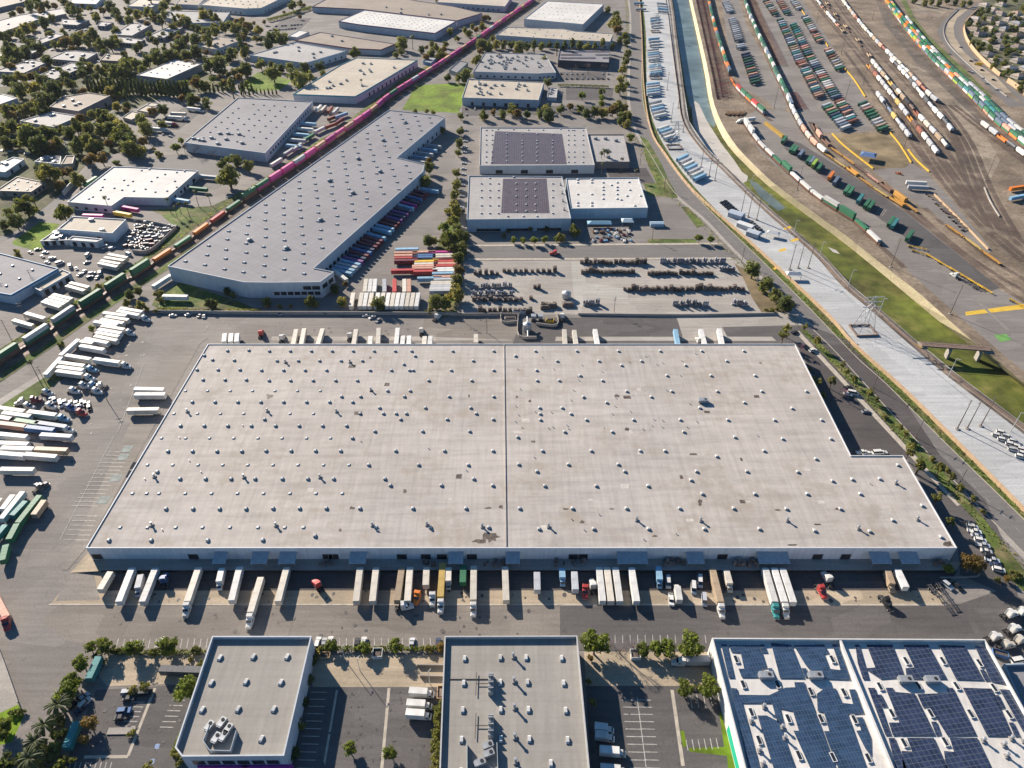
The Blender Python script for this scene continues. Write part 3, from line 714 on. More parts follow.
def build_ground():
    b = MB(); hole = [Vector((*p, 0)) for p in lt] + [Vector((*p, 0)) for p in reversed(rt)]
    E = 4000; outer = [Vector(p) for p in ((-E, -900, 0), (E, -900, 0), (E, E, 0), (-E, E, 0))]
    pts = outer + hole
    for t in geometry.tessellate_polygon([outer, hole]):
        a, c, d = (pts[i] for i in t)
        b.face([a, c, d] if (c - a).cross(d - a).z > 0 else [a, d, c], 'asphalt')
    structure('ground', b, 'grey weathered asphalt ground of the industrial district')
    ch = MB()
    ch.poly([(*p, ZB) for p in lt] + [(*p, ZB) for p in reversed(rf)], 'reed')
    for i in range(len(lt) - 1): ch.face([(*lt[i], ZB), (*lt[i], 0), (*lt[i + 1], 0), (*lt[i + 1], ZB)], 'concrete')
    a, c = resample(rt, 60), resample(rf, 60)
    for i in range(59): ch.face([(*c[i], ZB), (*a[i], 0), (*a[i + 1], 0), (*c[i + 1], ZB)], 'bank')
    structure('channel', ch, 'concrete flood channel with green reeds on its bed')
    def bed(name, m, pts, z):
        q = MB(); q.poly([(*S(*p, z), z) for p in pts], m); structure(name, q)
    w = [p for p in [(665, -30), (673, 0), (679, 45), (686, 90), (690, 107)]]
    bed('water', 'water', w + [(694, 108), (699, 106), (704, 118), (714, 128), (716, 122), (709, 104), (702.5, 65), (688.5, 0), (683, -30)], ZB + .05)
    bed('water', 'water', [(748, 179), (757, 183), (772, 196), (786, 208), (778, 211), (760, 197)], ZB + .05)
    bed('silt', 'silt', [(691.5, 104), (695, 101), (699, 104), (707, 121), (721, 143), (734, 160), (742, 172), (748, 176), (747, 181), (741.5, 184), (724, 168), (704, 144), (693, 124)], ZB + .1)
    bed('silt', 'silt', [(828, 247), (836, 250), (840, 254), (833, 252)], ZB + .1)
build_ground()

# -- the rail yard side
patch('rail_yard_ground', 'dirt', RT + [(1400, 520), (1400, -30), (700, -30)][0:3])
patch('container_lot', 'asphalt', [(719, -15), (735, -15), (745.6, 23), (761, 51.5), (774, 75), (788, 106), (780, 115.6), (767.5, 101.5), (742.5, 87.5), (731.5, 65.6)])
patch('container_lot', 'asphalt', [(752, -15), (792, -15), (830, 42), (863, 96), (888, 130), (835, 133), (813, 132), (800, 118), (782, 70), (768, 30)])
patch('container_lot', 'asphalt', [(741, 119), (760, 108), (790, 112), (800, 128), (812, 140), (835, 160), (880, 191), (960, 250), (1000, 290), (1060, 320), (1060, 400), (1000, 352), (960, 317), (900, 264), (860, 229), (800, 187), (760, 152)])
patch('truck_lane', 'asphalt_dark', [(780, 136), (800, 143), (850, 174), (905, 212), (1000, 288), (985, 293), (925, 252), (850, 197), (785, 149)])
patch('container_lot', 'asphalt', [(873, 171), (912, 163), (930, 176), (950, 198), (992, 250), (985, 257), (940, 220), (900, 192)])
patch('dry_soil', 'dry_soil', [(833, 134), (880, 133), (889, 133), (911, 163), (905, 168), (873, 168)])
patch('service_road', 'dirt_dark', [(868, -20), (882, -20), (906, 32), (930, 60), (990, 122), (1060, 180), (1060, 195), (985, 130), (920, 68), (885, 25)])
patch('yard_dirt', 'dirt_pale', [(905, 62), (925, 70), (975, 118), (1000, 160), (1000, 200), (985, 190), (970, 150), (940, 100)])
patch('service_road', 'dirt', [(1000, 160), (1060, 190), (1060, 300), (1024, 262), (990, 215), (985, 190)])
strip('bank_path', rt, -4.5, -.3, 'dirt')
TRACKS = {
    'A1': [(704, -20), (712, 20), (720, 48), (728, 72), (735, 87), (748, 101), (766, 117), (772, 121)],
    'A2': [(737, -20), (750, 19), (763, 48), (774, 72), (786, 97), (795, 117), (807, 137), (822, 152), (850, 172), (878, 192), (903, 208), (950, 245), (1000, 285), (1060, 325)],
    'A3': [(810, 122), (823, 142), (848, 161), (880, 185), (905, 204), (924, 219), (960, 250), (1000, 277), (1060, 312)],
    'A4': [(925, 208), (942, 223), (970, 243), (1000, 265), (1060, 300)],
    'T8': [(738, 114), (757, 142), (778, 163), (797, 181), (821, 201), (854, 222), (876, 242), (905, 268)],
    'T1': [(800, -20), (827, 15), (843, 33), (866, 60), (900, 105), (935, 162), (975, 213), (1030, 262)],
    'T1b': [(808, -20), (836, 17), (856, 40), (882, 75), (915, 118), (948, 165), (985, 214), (1040, 262)],
    'T2': [(826, -20), (856, 20), (875, 42), (890, 57), (903, 70), (918, 86), (930, 98), (942, 109), (965, 142), (985, 190), (1010, 236)],
    'T2b': [(880, 52), (893, 64), (905, 77), (918, 93), (930, 108), (951, 133), (975, 180), (1002, 228)],
    'T3a': [(862, 50), (873, 65), (895, 91), (918, 118), (948, 152), (980, 207)],
    'T3b': [(853, 50), (868, 68), (888, 93), (908, 119), (935, 154), (972, 206)],
    'T4': [(845, 52), (879, 99), (898, 125), (908, 138), (940, 180), (965, 208)],
    'T5': [(870, -20), (887, 5), (908, 34), (928, 57), (948, 77), (975, 103), (993, 122), (1024, 148), (1070, 187)],
    'T6': [(955, 105), (987, 130), (1018, 153), (1060, 184)],
}
TL = {k: wline(v, 0, 5) for k, v in TRACKS.items()}
TL['X1'] = offset(TL['T1'], 5.5); TL['X2'] = offset(TL['T1b'], -5.5); TL['X3'] = offset(TL['T2'], 5.5); TL['X4'] = offset(TL['T2'], -5.5); TL['X5'] = offset(TL['T2'], 11); TL['X6'] = offset(TL['T6'], 6); TL['X7'] = offset(TL['T5'], 6)
TL['T5b'] = offset(TL['T5'], -5); TL['T5c'] = offset(TL['T5'], -10)
LEFT = [(-60, 404), (13.7, 355.5), (41, 338), (67.5, 319.5), (95, 302), (117.5, 287), (138.7, 274.3), (162.5, 258.3), (186, 243), (205, 229.2), (224, 215.5), (238.7, 205), (300, 164.5), (333, 141.5), (372, 114.5), (390.6, 98.5), (436.5, 69), (475, 43.2), (490, 32.2), (510, 18.2), (534, 2), (566, -20)]
TL['L1'] = wline(LEFT, 0, 4); TL['L0'] = offset(TL['L1'], -5.2); TL['L2'] = offset(TL['L1'], 5.2)
# every sixth pair of sleepers is built: they read as the tie pattern from the air
def railway(key, spaced=1.2, until=None):
    line = TL[key]; b = MB(); z = level(chunks(line, 2.3))
    ribbon(b, line, -2.2, 2.2, z, 'ballast')
    for d in (-.72, .72):
        ribbon(b, line, d - .1, d + .1, z + .16, 'rail')
    for p, a in walk(line, spaced):
        if pix(p.x, p.y)[1] < -12: break
        c, s = math.cos(a), math.sin(a)
        q = [(p.x + c * u - s * w, p.y + s * u + c * w, z + .05) for u, w in ((-.16, -1.3), (.16, -1.3), (.16, 1.3), (-.16, 1.3))]
        b.face(q, 'pole')
    structure('railway_track', b)
for k in TL:
    if k[0] != 'L': railway(k, 2.4)

# -- power corridor and road along the channel
WALL = [(640, -10), (643, 30), (645, 85), (652, 130), (667, 156), (694.5, 192), (744, 237), (768, 259), (827, 314.5), (855, 346), (897, 384), (930.5, 416.5), (1024, 511), (1090, 578)]
wl = wline(WALL, 0, 4)
patch('power_corridor', 'concrete_light', WALL + LT[::-1])
strip('bank_path', lt, .2, 6.5, 'dirt_dark')
strip('bank_path', lt, 2.4, 4.4, 'concrete')
RR = [(636, -20), (640, 10), (642, 37), (642, 90), (648, 122), (662, 152), (693, 193), (740, 240), (764, 263), (810, 309), (855, 356), (886, 384), (940, 438), (1024, 520), (1090, 588)]
RLt = [(625, -20), (631, 15), (629.5, 90), (634.5, 125), (652, 157), (674, 192), (704, 218), (728, 243), (760, 275), (790, 307), (830, 346), (865, 384), (940, 466), (1024, 553), (1090, 620)]
patch('road', 'road', RR + RLt[::-1])
rr, rl = wline(RR, 0, 4), wline(RLt, 0, 4)
strip('verge', rr, -5.5, -.3, 'grass')
strip('kerb', rr, -.35, .15, 'kerb', .12); strip('kerb', rl, -.15, .35, 'kerb', .12)
strip('footpath', rl, .36, 2.6, 'concrete')
mid = [(a + b) / 2 for a, b in zip(resample(rr, 60), resample(rl, 60))]
b = MB()
for i, (p, a) in enumerate(walk(mid, 9)):
    c, s = math.cos(a), math.sin(a); b.face([(p.x + c * u - s * w, p.y + s * u + c * w, .06) for u, w in ((-1.4, -.07), (1.4, -.07), (1.4, .07), (-1.4, .07))], 'line')
structure('road_markings', b)
patch('road', 'road', [(470, 246.5), (720, 244.5), (738, 258), (470, 259)])
patch('footpath', 'kerb', [(468, 245), (722, 242.8), (723, 244.6), (468, 246.6)], .16); patch('kerb', 'kerb', [(468, 258.6), (730, 257.6), (733, 259.4), (468, 260.4)], .16)
patch('lawn', 'grass', [(647, 239), (694, 239), (698, 243), (648, 243.6)])
# -- pallet yard and rear court of the big warehouse
patch('pallet_yard', 'concrete', [(463, 261), (738, 259.5), (768, 290), (800, 313), (462, 315.5)])
patch('pallet_yard_slab', 'slab', [(571, 261), (583, 261), (586, 283), (628, 289), (628, 299), (585, 299), (580, 313), (574, 300)])
patch('lawn', 'dry_soil', [(734, 263), (746, 270), (768, 292), (792, 313), (762, 313), (752, 298), (744, 280)])
patch('rear_court', 'asphalt_dark', [(512, 345), (520, 325), (547, 317.5), (676, 318), (690, 345)])
patch('rear_court', 'asphalt_dark', [(720, 327), (808, 325), (860, 345), (842, 350), (796, 345), (724, 345)])
patch('rear_court', 'concrete', [(645, 313), (800, 312), (812, 325), (722, 327), (728, 338), (683, 338), (677, 318), (646, 317)])
patch('dock_strip', 'concrete', [(272, 336.5), (512, 336.5), (512, 340.5), (271, 340.5)]); patch('dock_strip', 'concrete', [(556, 336.8), (772, 336.8), (776, 341), (555, 341)])
patch('rear_court', 'asphalt_court', [(425, 318), (462, 317), (520, 322), (512, 340), (418, 336)])
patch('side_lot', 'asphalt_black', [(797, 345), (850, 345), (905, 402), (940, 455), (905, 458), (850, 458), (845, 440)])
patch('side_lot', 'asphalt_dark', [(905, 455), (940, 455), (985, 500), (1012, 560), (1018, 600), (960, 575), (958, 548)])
# -- east verge between the side lot and the road
patch('verge', 'grass', [(800, 330), (806, 330), (866, 387), (930, 456), (985, 520), (1024, 570), (1024, 592), (1004, 573), (975, 520), (922, 462), (857, 390)])
patch('footpath', 'kerb', [(794, 331), (799, 331), (922, 463), (960, 505), (957, 506), (918, 465)])
# -- south court
patch('south_court', 'asphalt_court', [(60, 604), (560, 604), (560, 650), (106, 650), (66, 640), (40, 622)])
patch('south_court', 'asphalt_dark', [(560, 604), (960, 604), (1000, 590), (1080, 620), (1080, 660), (560, 650)])
patch('dock_apron', 'concrete_warm', [(50, 604.8), (946, 605), (940, 591), (962, 562), (95, 556), (80, 568)])
patch('kerb', 'kerb', [(49, 603.8), (946, 604), (946, 605.6), (49, 605.4)])
patch('dock_apron', 'asphalt_black', [(118, 570.5), (958, 571), (942, 590.6), (100, 590.6)])
patch('concrete_pad', 'asphalt_pale', [(67, 576), (93, 570), (100, 600), (56, 601)])
patch('concrete_pad', 'asphalt_pale', [(208, 338), (200, 344), (86, 548), (68, 570), (62, 570), (108, 470), (168, 345), (195, 338)])
# -- left yard
# -- front lots between the three buildings
patch('lot_slab', 'concrete_warm', [(108, 655), (206, 655), (196, 683), (107, 686), (96, 672)])
patch('car_park', 'asphalt_dark', [(96, 690), (213, 683), (186, 746), (170, 790), (60, 790), (62, 770)])
patch('lot_slab', 'concrete_warm', [(312, 655), (446, 655), (444, 687), (312, 687)])
patch('car_park', 'asphalt_dark', [(308, 687), (444, 687), (440, 800), (280, 800)])
patch('lot_slab', 'concrete_warm', [(584, 652), (712, 652), (720, 684), (586, 690)])
patch('car_park', 'asphalt_dark', [(586, 686), (722, 686), (750, 800), (592, 800)])
patch('lawn', 'lawn', [(719, 713), (725, 713), (748, 800), (730, 800), (727, 756), (690, 752), (688, 748), (724, 747)])
patch('lawn', 'lawn', [(680, 731), (684, 731), (687, 746), (683, 748)])
patch('lawn', 'lawn', [(0, 712), (18, 704), (24, 716), (12, 742), (0, 745), (-20, 740)])
patch('lot_slab', 'concrete', [(-40, 640), (2, 655), (19, 704), (0, 713), (-40, 720)])
# -- left rail verge
patch('verge', 'grass', [(-40, 402), (0, 372), (60, 332), (130, 288), (180, 250), (240, 202), (300, 160), (340, 132), (322, 138), (250, 188), (212, 206), (150, 210), (160, 214), (176, 228), (120, 278), (60, 318), (0, 350), (-40, 378)])
patch('verge', 'grass', [(-40, 428), (0, 402), (62, 362), (72, 372), (40, 395), (12, 410), (0, 415), (-40, 445)])
patch('service_path', 'concrete', [(-40, 424), (0, 399), (76, 352), (78, 356), (0, 406), (-40, 432)])
patch('verge', 'grass', [(336, 130), (420, 75), (450, 55), (440, 58), (400, 80)])
patch('lawn', 'grass', [(160, 296), (180, 282), (240, 302), (258, 310), (190, 307), (165, 312), (152, 305), (155, 298)])
patch('lawn', 'lawn', [(402, 110), (416, 85), (466, 83), (470, 90), (458, 113)])
patch('lawn', 'lawn', [(12, 242), (40, 222), (60, 224), (50, 236), (40, 252), (14, 245)])
patch('lawn', 'lawn', [(240, 85), (258, 72), (292, 80), (280, 90), (250, 92)])
patch('lawn', 'grass', [(640, 136), (648, 140), (662, 165), (674, 192), (660, 192), (646, 160)])
patch('lawn', 'grass', [(643, 182), (672, 185), (678, 198), (648, 196)])
patch('lawn', 'grass', [(681, 207), (688, 207), (705, 225), (697, 228)])
patch('lawn', 'grass', [(434, 255), (452, 205), (460, 205), (460, 300), (455, 315), (440, 318), (446, 285)])
patch('side_lot', 'asphalt_black', [(606, 168), (646, 168), (655, 183), (612, 184)])
patch('street', 'road', [(-60, 250), (-20, 232), (60, 190), (98, 160), (108, 160), (74, 192), (20, 234), (-40, 262)])
patch('street', 'road', [(100, 160), (235, 150), (250, 160), (215, 190), (170, 170), (108, 164)])
patch('street', 'road', [(-40, 10), (30, 6), (70, -6), (90, -12), (60, -20), (-60, -10)])
patch('office_park', 'asphalt_court', [(-60, 100), (110, 80), (240, 60), (262, 20), (180, -10), (-60, -10)])
patch('planted_ground', 'planted', [(-60, 150), (60, 140), (130, 110), (170, 95), (235, 90), (190, 60), (110, 66), (40, 80), (-60, 90)])
patch('planted_ground', 'planted', [(-60, 240), (10, 235), (60, 195), (90, 160), (130, 150), (120, 128), (40, 130), (-60, 150)])
strip('rail_embankment', TL['L1'], -8, 8, 'ballast')
for k in ('L0', 'L1', 'L2'): railway(k, 1.6)
near_l = [p for p in TL['L1'] if p.y < 470]
strip('verge', near_l, 8, 14, 'grass'); strip('verge', near_l, -13, -8, 'grass')
# -- top right: freeway and the housing beyond
hw = lambda pts: tile(900, 0, 8.26, pts)
patch('freeway', 'road', hw([(520, 40), (440, 90), (350, 180), (310, 250), (345, 340), (410, 430), (570, 570), (740, 730), (900, 880), (1040, 880), (850, 768), (700, 640), (520, 480), (420, 370), (375, 270), (400, 180), (500, 80), (580, 40)]))
patch('freeway_shoulder', 'concrete_warm', hw([(500, 80), (400, 180), (375, 270), (420, 370), (520, 480), (700, 640), (850, 768), (920, 768), (800, 640), (640, 530), (520, 420), (450, 300), (440, 220), (470, 150), (560, 80)]))
patch('freeway', 'road', hw([(640, 30), (560, 80), (470, 150), (440, 220), (450, 300), (520, 420), (640, 530), (800, 640), (920, 768), (1060, 900), (1160, 900), (980, 768), (930, 720), (760, 600), (620, 470), (540, 350), (510, 240), (540, 160), (640, 60), (700, 30)]))
patch('housing_ground', 'planted', hw([(720, -60), (650, 60), (560, 170), (530, 240), (560, 350), (640, 470), (780, 600), (950, 720), (1200, 900), (1700, 900), (1700, -60)]))
patch('street', 'road', hw([(860, 130), (840, 140), (800, 330), (830, 380), (900, 430), (960, 490), (1060, 560), (1060, 530), (960, 460), (900, 390), (840, 340), (870, 150)]))
patch('vacant_lot', 'dirt_pale', hw([(90, -20), (330, 40), (400, 80), (330, 150), (220, 130), (120, 90)]))
patch('embankment', 'grass', hw([(0, -20), (40, -20), (130, 160), (240, 300), (420, 470), (600, 640), (760, 800), (740, 810), (560, 640), (380, 480), (200, 320), (90, 180)]))

# -- painted markings
def stalls(p0, p1, n, d, w=.12, m='line', back=False):
    """n stall lines from p0 to p1, each drawn along pixel direction d"""
    b = MB(); A, B = Vector(S(*p0)), Vector(S(*p1)); D = Vector(S(p0[0] + d[0], p0[1] + d[1])) - A; z = level([bb([A, B, A + D, B + D])])
    t = Vector((D.y, -D.x)).normalized() * w
    for k in range(n):
        p = A.lerp(B, k / max(1, n - 1)); b.face([(*(p - t), z), (*(p + t), z), (*(p + D + t), z), (*(p + D - t), z)], m)
    q = (B - A).normalized().orthogonal() * w
    if back: b.face([(*(A - q), z), (*(A + q), z), (*(B + q), z), (*(B - q), z)], m)
    structure('road_markings', b)
stalls((116, 648), (206, 648), 15, (2.5, -9.5)); stalls((318, 648), (438, 648), 18, (.5, -10))
stalls((600, 643), (706, 643), 15, (0, -8)); stalls((72, 506), (108, 452), 15, (26, 0), .15); stalls((64, 540), (74, 516), 6, (24, 0), .15)
stalls((131, 702), (121, 726), 6, (14, .3)); stalls((172, 700), (160, 727), 6, (13, .3)); stalls((311, 692), (297, 768), 11, (16, .3))
stalls((622, 700), (630, 768), 10, (15, .3)); stalls((638, 700), (646, 768), 10, (13, .3)); stalls((637, 697), (646, 768), 1, (9, 70), .14)
stalls((686, 740), (716, 738), 6, (2, 11)); stalls((64, 768), (110, 768), 10, (2, -6)); stalls((700, 770), (718, 769), 3, (2, 12))
stalls((690, 695), (710, 694), 4, (2, 13)); stalls((389, 688), (380, 790), 1, (-9, 100), .5, 'kerb'); stalls((155, 688), (127, 757), 1, (-27, 68), .5, 'kerb'); stalls((84, 757), (130, 757), 1, (44, -.5), .5, 'kerb')
stalls((672, 690), (684, 768), 1, (11, 76), .6, 'kerb'); stalls((337, 690), (324, 768), 1, (-13, 75), .4, 'kerb')
stalls((60, 540), (114, 436), 1, (54, -104), .12); stalls((118, 432), (150, 330), 2, (26, -68), .12)
stalls((790, 314), (1060, 290), 1, (0, 0)) if False else None
for x, y in ((157, 747), (152, 762)):
    patch('accessible_bay', 'blue_paint', [(x - 3, y + 2), (x + 1.6, y + 2), (x + 3.2, y - 3), (x - 1.4, y - 3)])
    p = S(x, y); z = level([(p[0] - 1, p[1] - 1, p[0] + 1, p[1] + 1)]); b = MB()
    for k in range(14):
        a0, a1 = (k * .36 - 2.6 for k in (k, k + 1))
        b.face([(p[0] + r * math.cos(a), p[1] - .15 + r * math.sin(a), z) for r, a in ((.34, a0), (.46, a0), (.46, a1), (.34, a1))], 'line')
    for q in (((-.1, .1), (.05, .1), (.05, .85), (-.1, .85)), ((.05, .1), (.45, .1), (.45, .22), (.05, .22)), ((.35, -.45), (.5, -.45), (.5, .1), (.35, .1)), ((-.16, .9), (.1, .9), (.1, 1.15), (-.16, 1.15))):
        b.face([(p[0] + u, p[1] + v, z) for u, v in q], 'line')
    structure('road_markings', b)
patch('road_markings', 'yellow_line', [(965, 312), (1060, 299), (1060, 305), (966, 315.5)])
patch('road_markings', 'asphalt_pale', [(900, 228), (904, 232), (1010, 330), (1006, 330)])
patch('road_markings', 'blue_paint', [(994, 335), (1006, 334), (1012, 340), (1000, 342)]).data.materials[0] = mat('green_paint', (.14, .3, .08))
for x, y in ((790, 240), (783, 228), (778, 250), (772, 268)): patch('road_markings', 'yellow_line', [(x, y), (x + 7, y - 2), (x + 9, y), (x + 2, y + 2)])
for k in range(12): patch('road_markings', 'kerb', [(876 + k * 1.9, 214 + k * .8), (876.6 + k * 1.9, 213.6 + k * .8), (881 + k * 1.9, 207 + k * .8), (880.4 + k * 1.9, 207.2 + k * .8)]) if k in (0, 1, 2, 3) else None

# tyre marks, worn lanes and oil drips, each lying where vehicles turn and stand
random.seed(61)
def drips(n, quad, r0, r1):
    b = MB(); Q = [Vector(S(*p)) for p in quad]
    for k in range(n):
        u, v = random.random(), random.random(); p = Q[0].lerp(Q[1], u).lerp(Q[3].lerp(Q[2], u), v); r = random.uniform(r0, r1); e = random.uniform(.5, 1)
        b.poly([(p.x + r * e * math.cos(t * .57) * random.uniform(.7, 1.2), p.y + r * math.sin(t * .57) * random.uniform(.7, 1.2), .095 + k * .00005) for t in range(11)], 'oil')
    structure('oil_stains', b)
drips(130, [(105, 602), (940, 602), (950, 575), (110, 575)], .3, 1.1); drips(60, [(100, 640), (900, 640), (900, 608), (100, 608)], .3, .9); drips(50, [(20, 480), (100, 480), (150, 340), (90, 340)], .3, 1.0); drips(40, [(90, 750), (180, 750), (200, 690), (110, 690)], .25, .7); drips(60, [(300, 765), (435, 765), (440, 690), (320, 690)], .25, .7); drips(40, [(610, 765), (690, 765), (680, 695), (600, 695)], .25, .6); drips(30, [(200, 335), (500, 335), (500, 320), (200, 320)], .3, 1)
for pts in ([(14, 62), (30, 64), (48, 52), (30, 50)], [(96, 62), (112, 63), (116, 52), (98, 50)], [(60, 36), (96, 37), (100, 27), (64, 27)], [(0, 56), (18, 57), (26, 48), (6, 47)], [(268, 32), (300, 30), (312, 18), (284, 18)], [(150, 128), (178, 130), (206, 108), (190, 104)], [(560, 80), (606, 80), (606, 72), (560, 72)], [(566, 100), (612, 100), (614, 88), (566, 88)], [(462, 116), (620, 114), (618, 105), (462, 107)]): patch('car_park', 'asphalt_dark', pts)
for pts in ([(0, 50), (60, 29), (112, 12), (120, 14), (66, 32), (4, 54)], [(0, 82), (36, 80), (94, 66), (98, 68), (40, 84), (0, 87)], [(100, 66), (112, 45), (122, 14), (126, 14), (118, 46), (106, 68)], [(190, 60), (200, 50), (252, 24), (256, 25), (206, 52), (196, 62)], [(60, 140), (84, 128), (122, 100), (126, 102), (88, 132), (64, 146)]): patch('street', 'road', pts)
# ------------------------------------------------------------------ buildings
def skylight_mesh(w, l, h):
    b = MB(); b.box(-w / 2, w / 2, -l / 2, l / 2, 0, h * .45, 'curb'); i = .08
    b.box(-w / 2 - .04, w / 2 + .04, -l / 2 - .04, l / 2 + .04, h * .451, h, 'dome', w * .22, l * .2); return b.data('skylight')
SKY = {1: skylight_mesh(1.3, 1.3, .7), 2: skylight_mesh(1.25, 1.4, .9), 3: skylight_mesh(1.6, 2.3, .8), 4: skylight_mesh(1.25, 1.3, .42)}
def flat_light():
    b = MB(); w, l = .75, 1.5
    for q in ((-w, -w + .18, -l, l), (w - .18, w, -l, l), (-w + .18, w - .18, -l, -l + .18), (-w + .18, w - .18, l - .18, l)): b.box(*q, 0, .5, 'dome')
    b.box(-w + .181, w - .181, -l + .181, l - .181, 0, .38, 'glass'); return b.data('skylight')
FLAT = flat_light()
def hood_mesh():
    b = MB(); b.side([(-1.25, 0), (1.15, 0), (1.15, .4), (.75, .8), (-.75, .65), (-1.25, .28)], -.52, .52, 'dome')
    b.box(-1.31, -1.26, -.4, .4, .06, .24, 'dark'); return b.data('skylight')
HOOD = hood_mesh()
def fan_mesh(h=1.9):
    b = MB(); b.box(-.7, .7, -.7, .7, 0, .5, 'curb'); b.cyl((0, 0, .5), (0, 0, h), .4, .4, 10, 'metal'); b.cyl((0, 0, h), (0, 0, h + .3), .62, .45, 12, 'metal'); return b.data('exhaust_fan')
FAN = fan_mesh()
def hvac_mesh(l=3.2, w=2.0, h=1.7):
    b = MB(); b.box(-l / 2, l / 2, -w / 2, w / 2, .25, h, 'metal')
    for x in (-l / 2 + .2, l / 2 - .2):
        for y in (-w / 2 + .2, w / 2 - .2): b.box(x - .1, x + .1, y - .1, y + .1, 0, .25, 'frame')
    b.cyl((l * .2, 0, h), (l * .2, 0, h + .12), .6, .6, 12, 'dark'); b.box(-l / 2 - .35, -l / 2 - .01, -w * .4, w * .4, .5, h * .9, 'metal'); return b.data('air_conditioner')
HVAC = hvac_mesh(); HVAC_BIG = hvac_mesh(4.6, 2.4, 2.0)
def blob(b, x, y, z, r, m):
    for k in range(10): leaf_quad(b, Vector((x, y, z)) + rnd_dir() * r * .6, rnd_dir(), r * .4, m)

def inside(p, P, m=0):
    c = False; n = len(P)
    for i in range(n):
        a, b = P[i], P[i - 1]
        if (a[1] > p.y) != (b[1] > p.y) and p.x < (b[0] - a[0]) * (p.y - a[1]) / (b[1] - a[1]) + a[0]: c = not c
    if c and m:
        for i in range(n):
            q, t = geometry.intersect_point_line(p, Vector(P[i]), Vector(P[i - 1]))
            if 0 <= t <= 1 and (q - p).length < m: return False
    return c

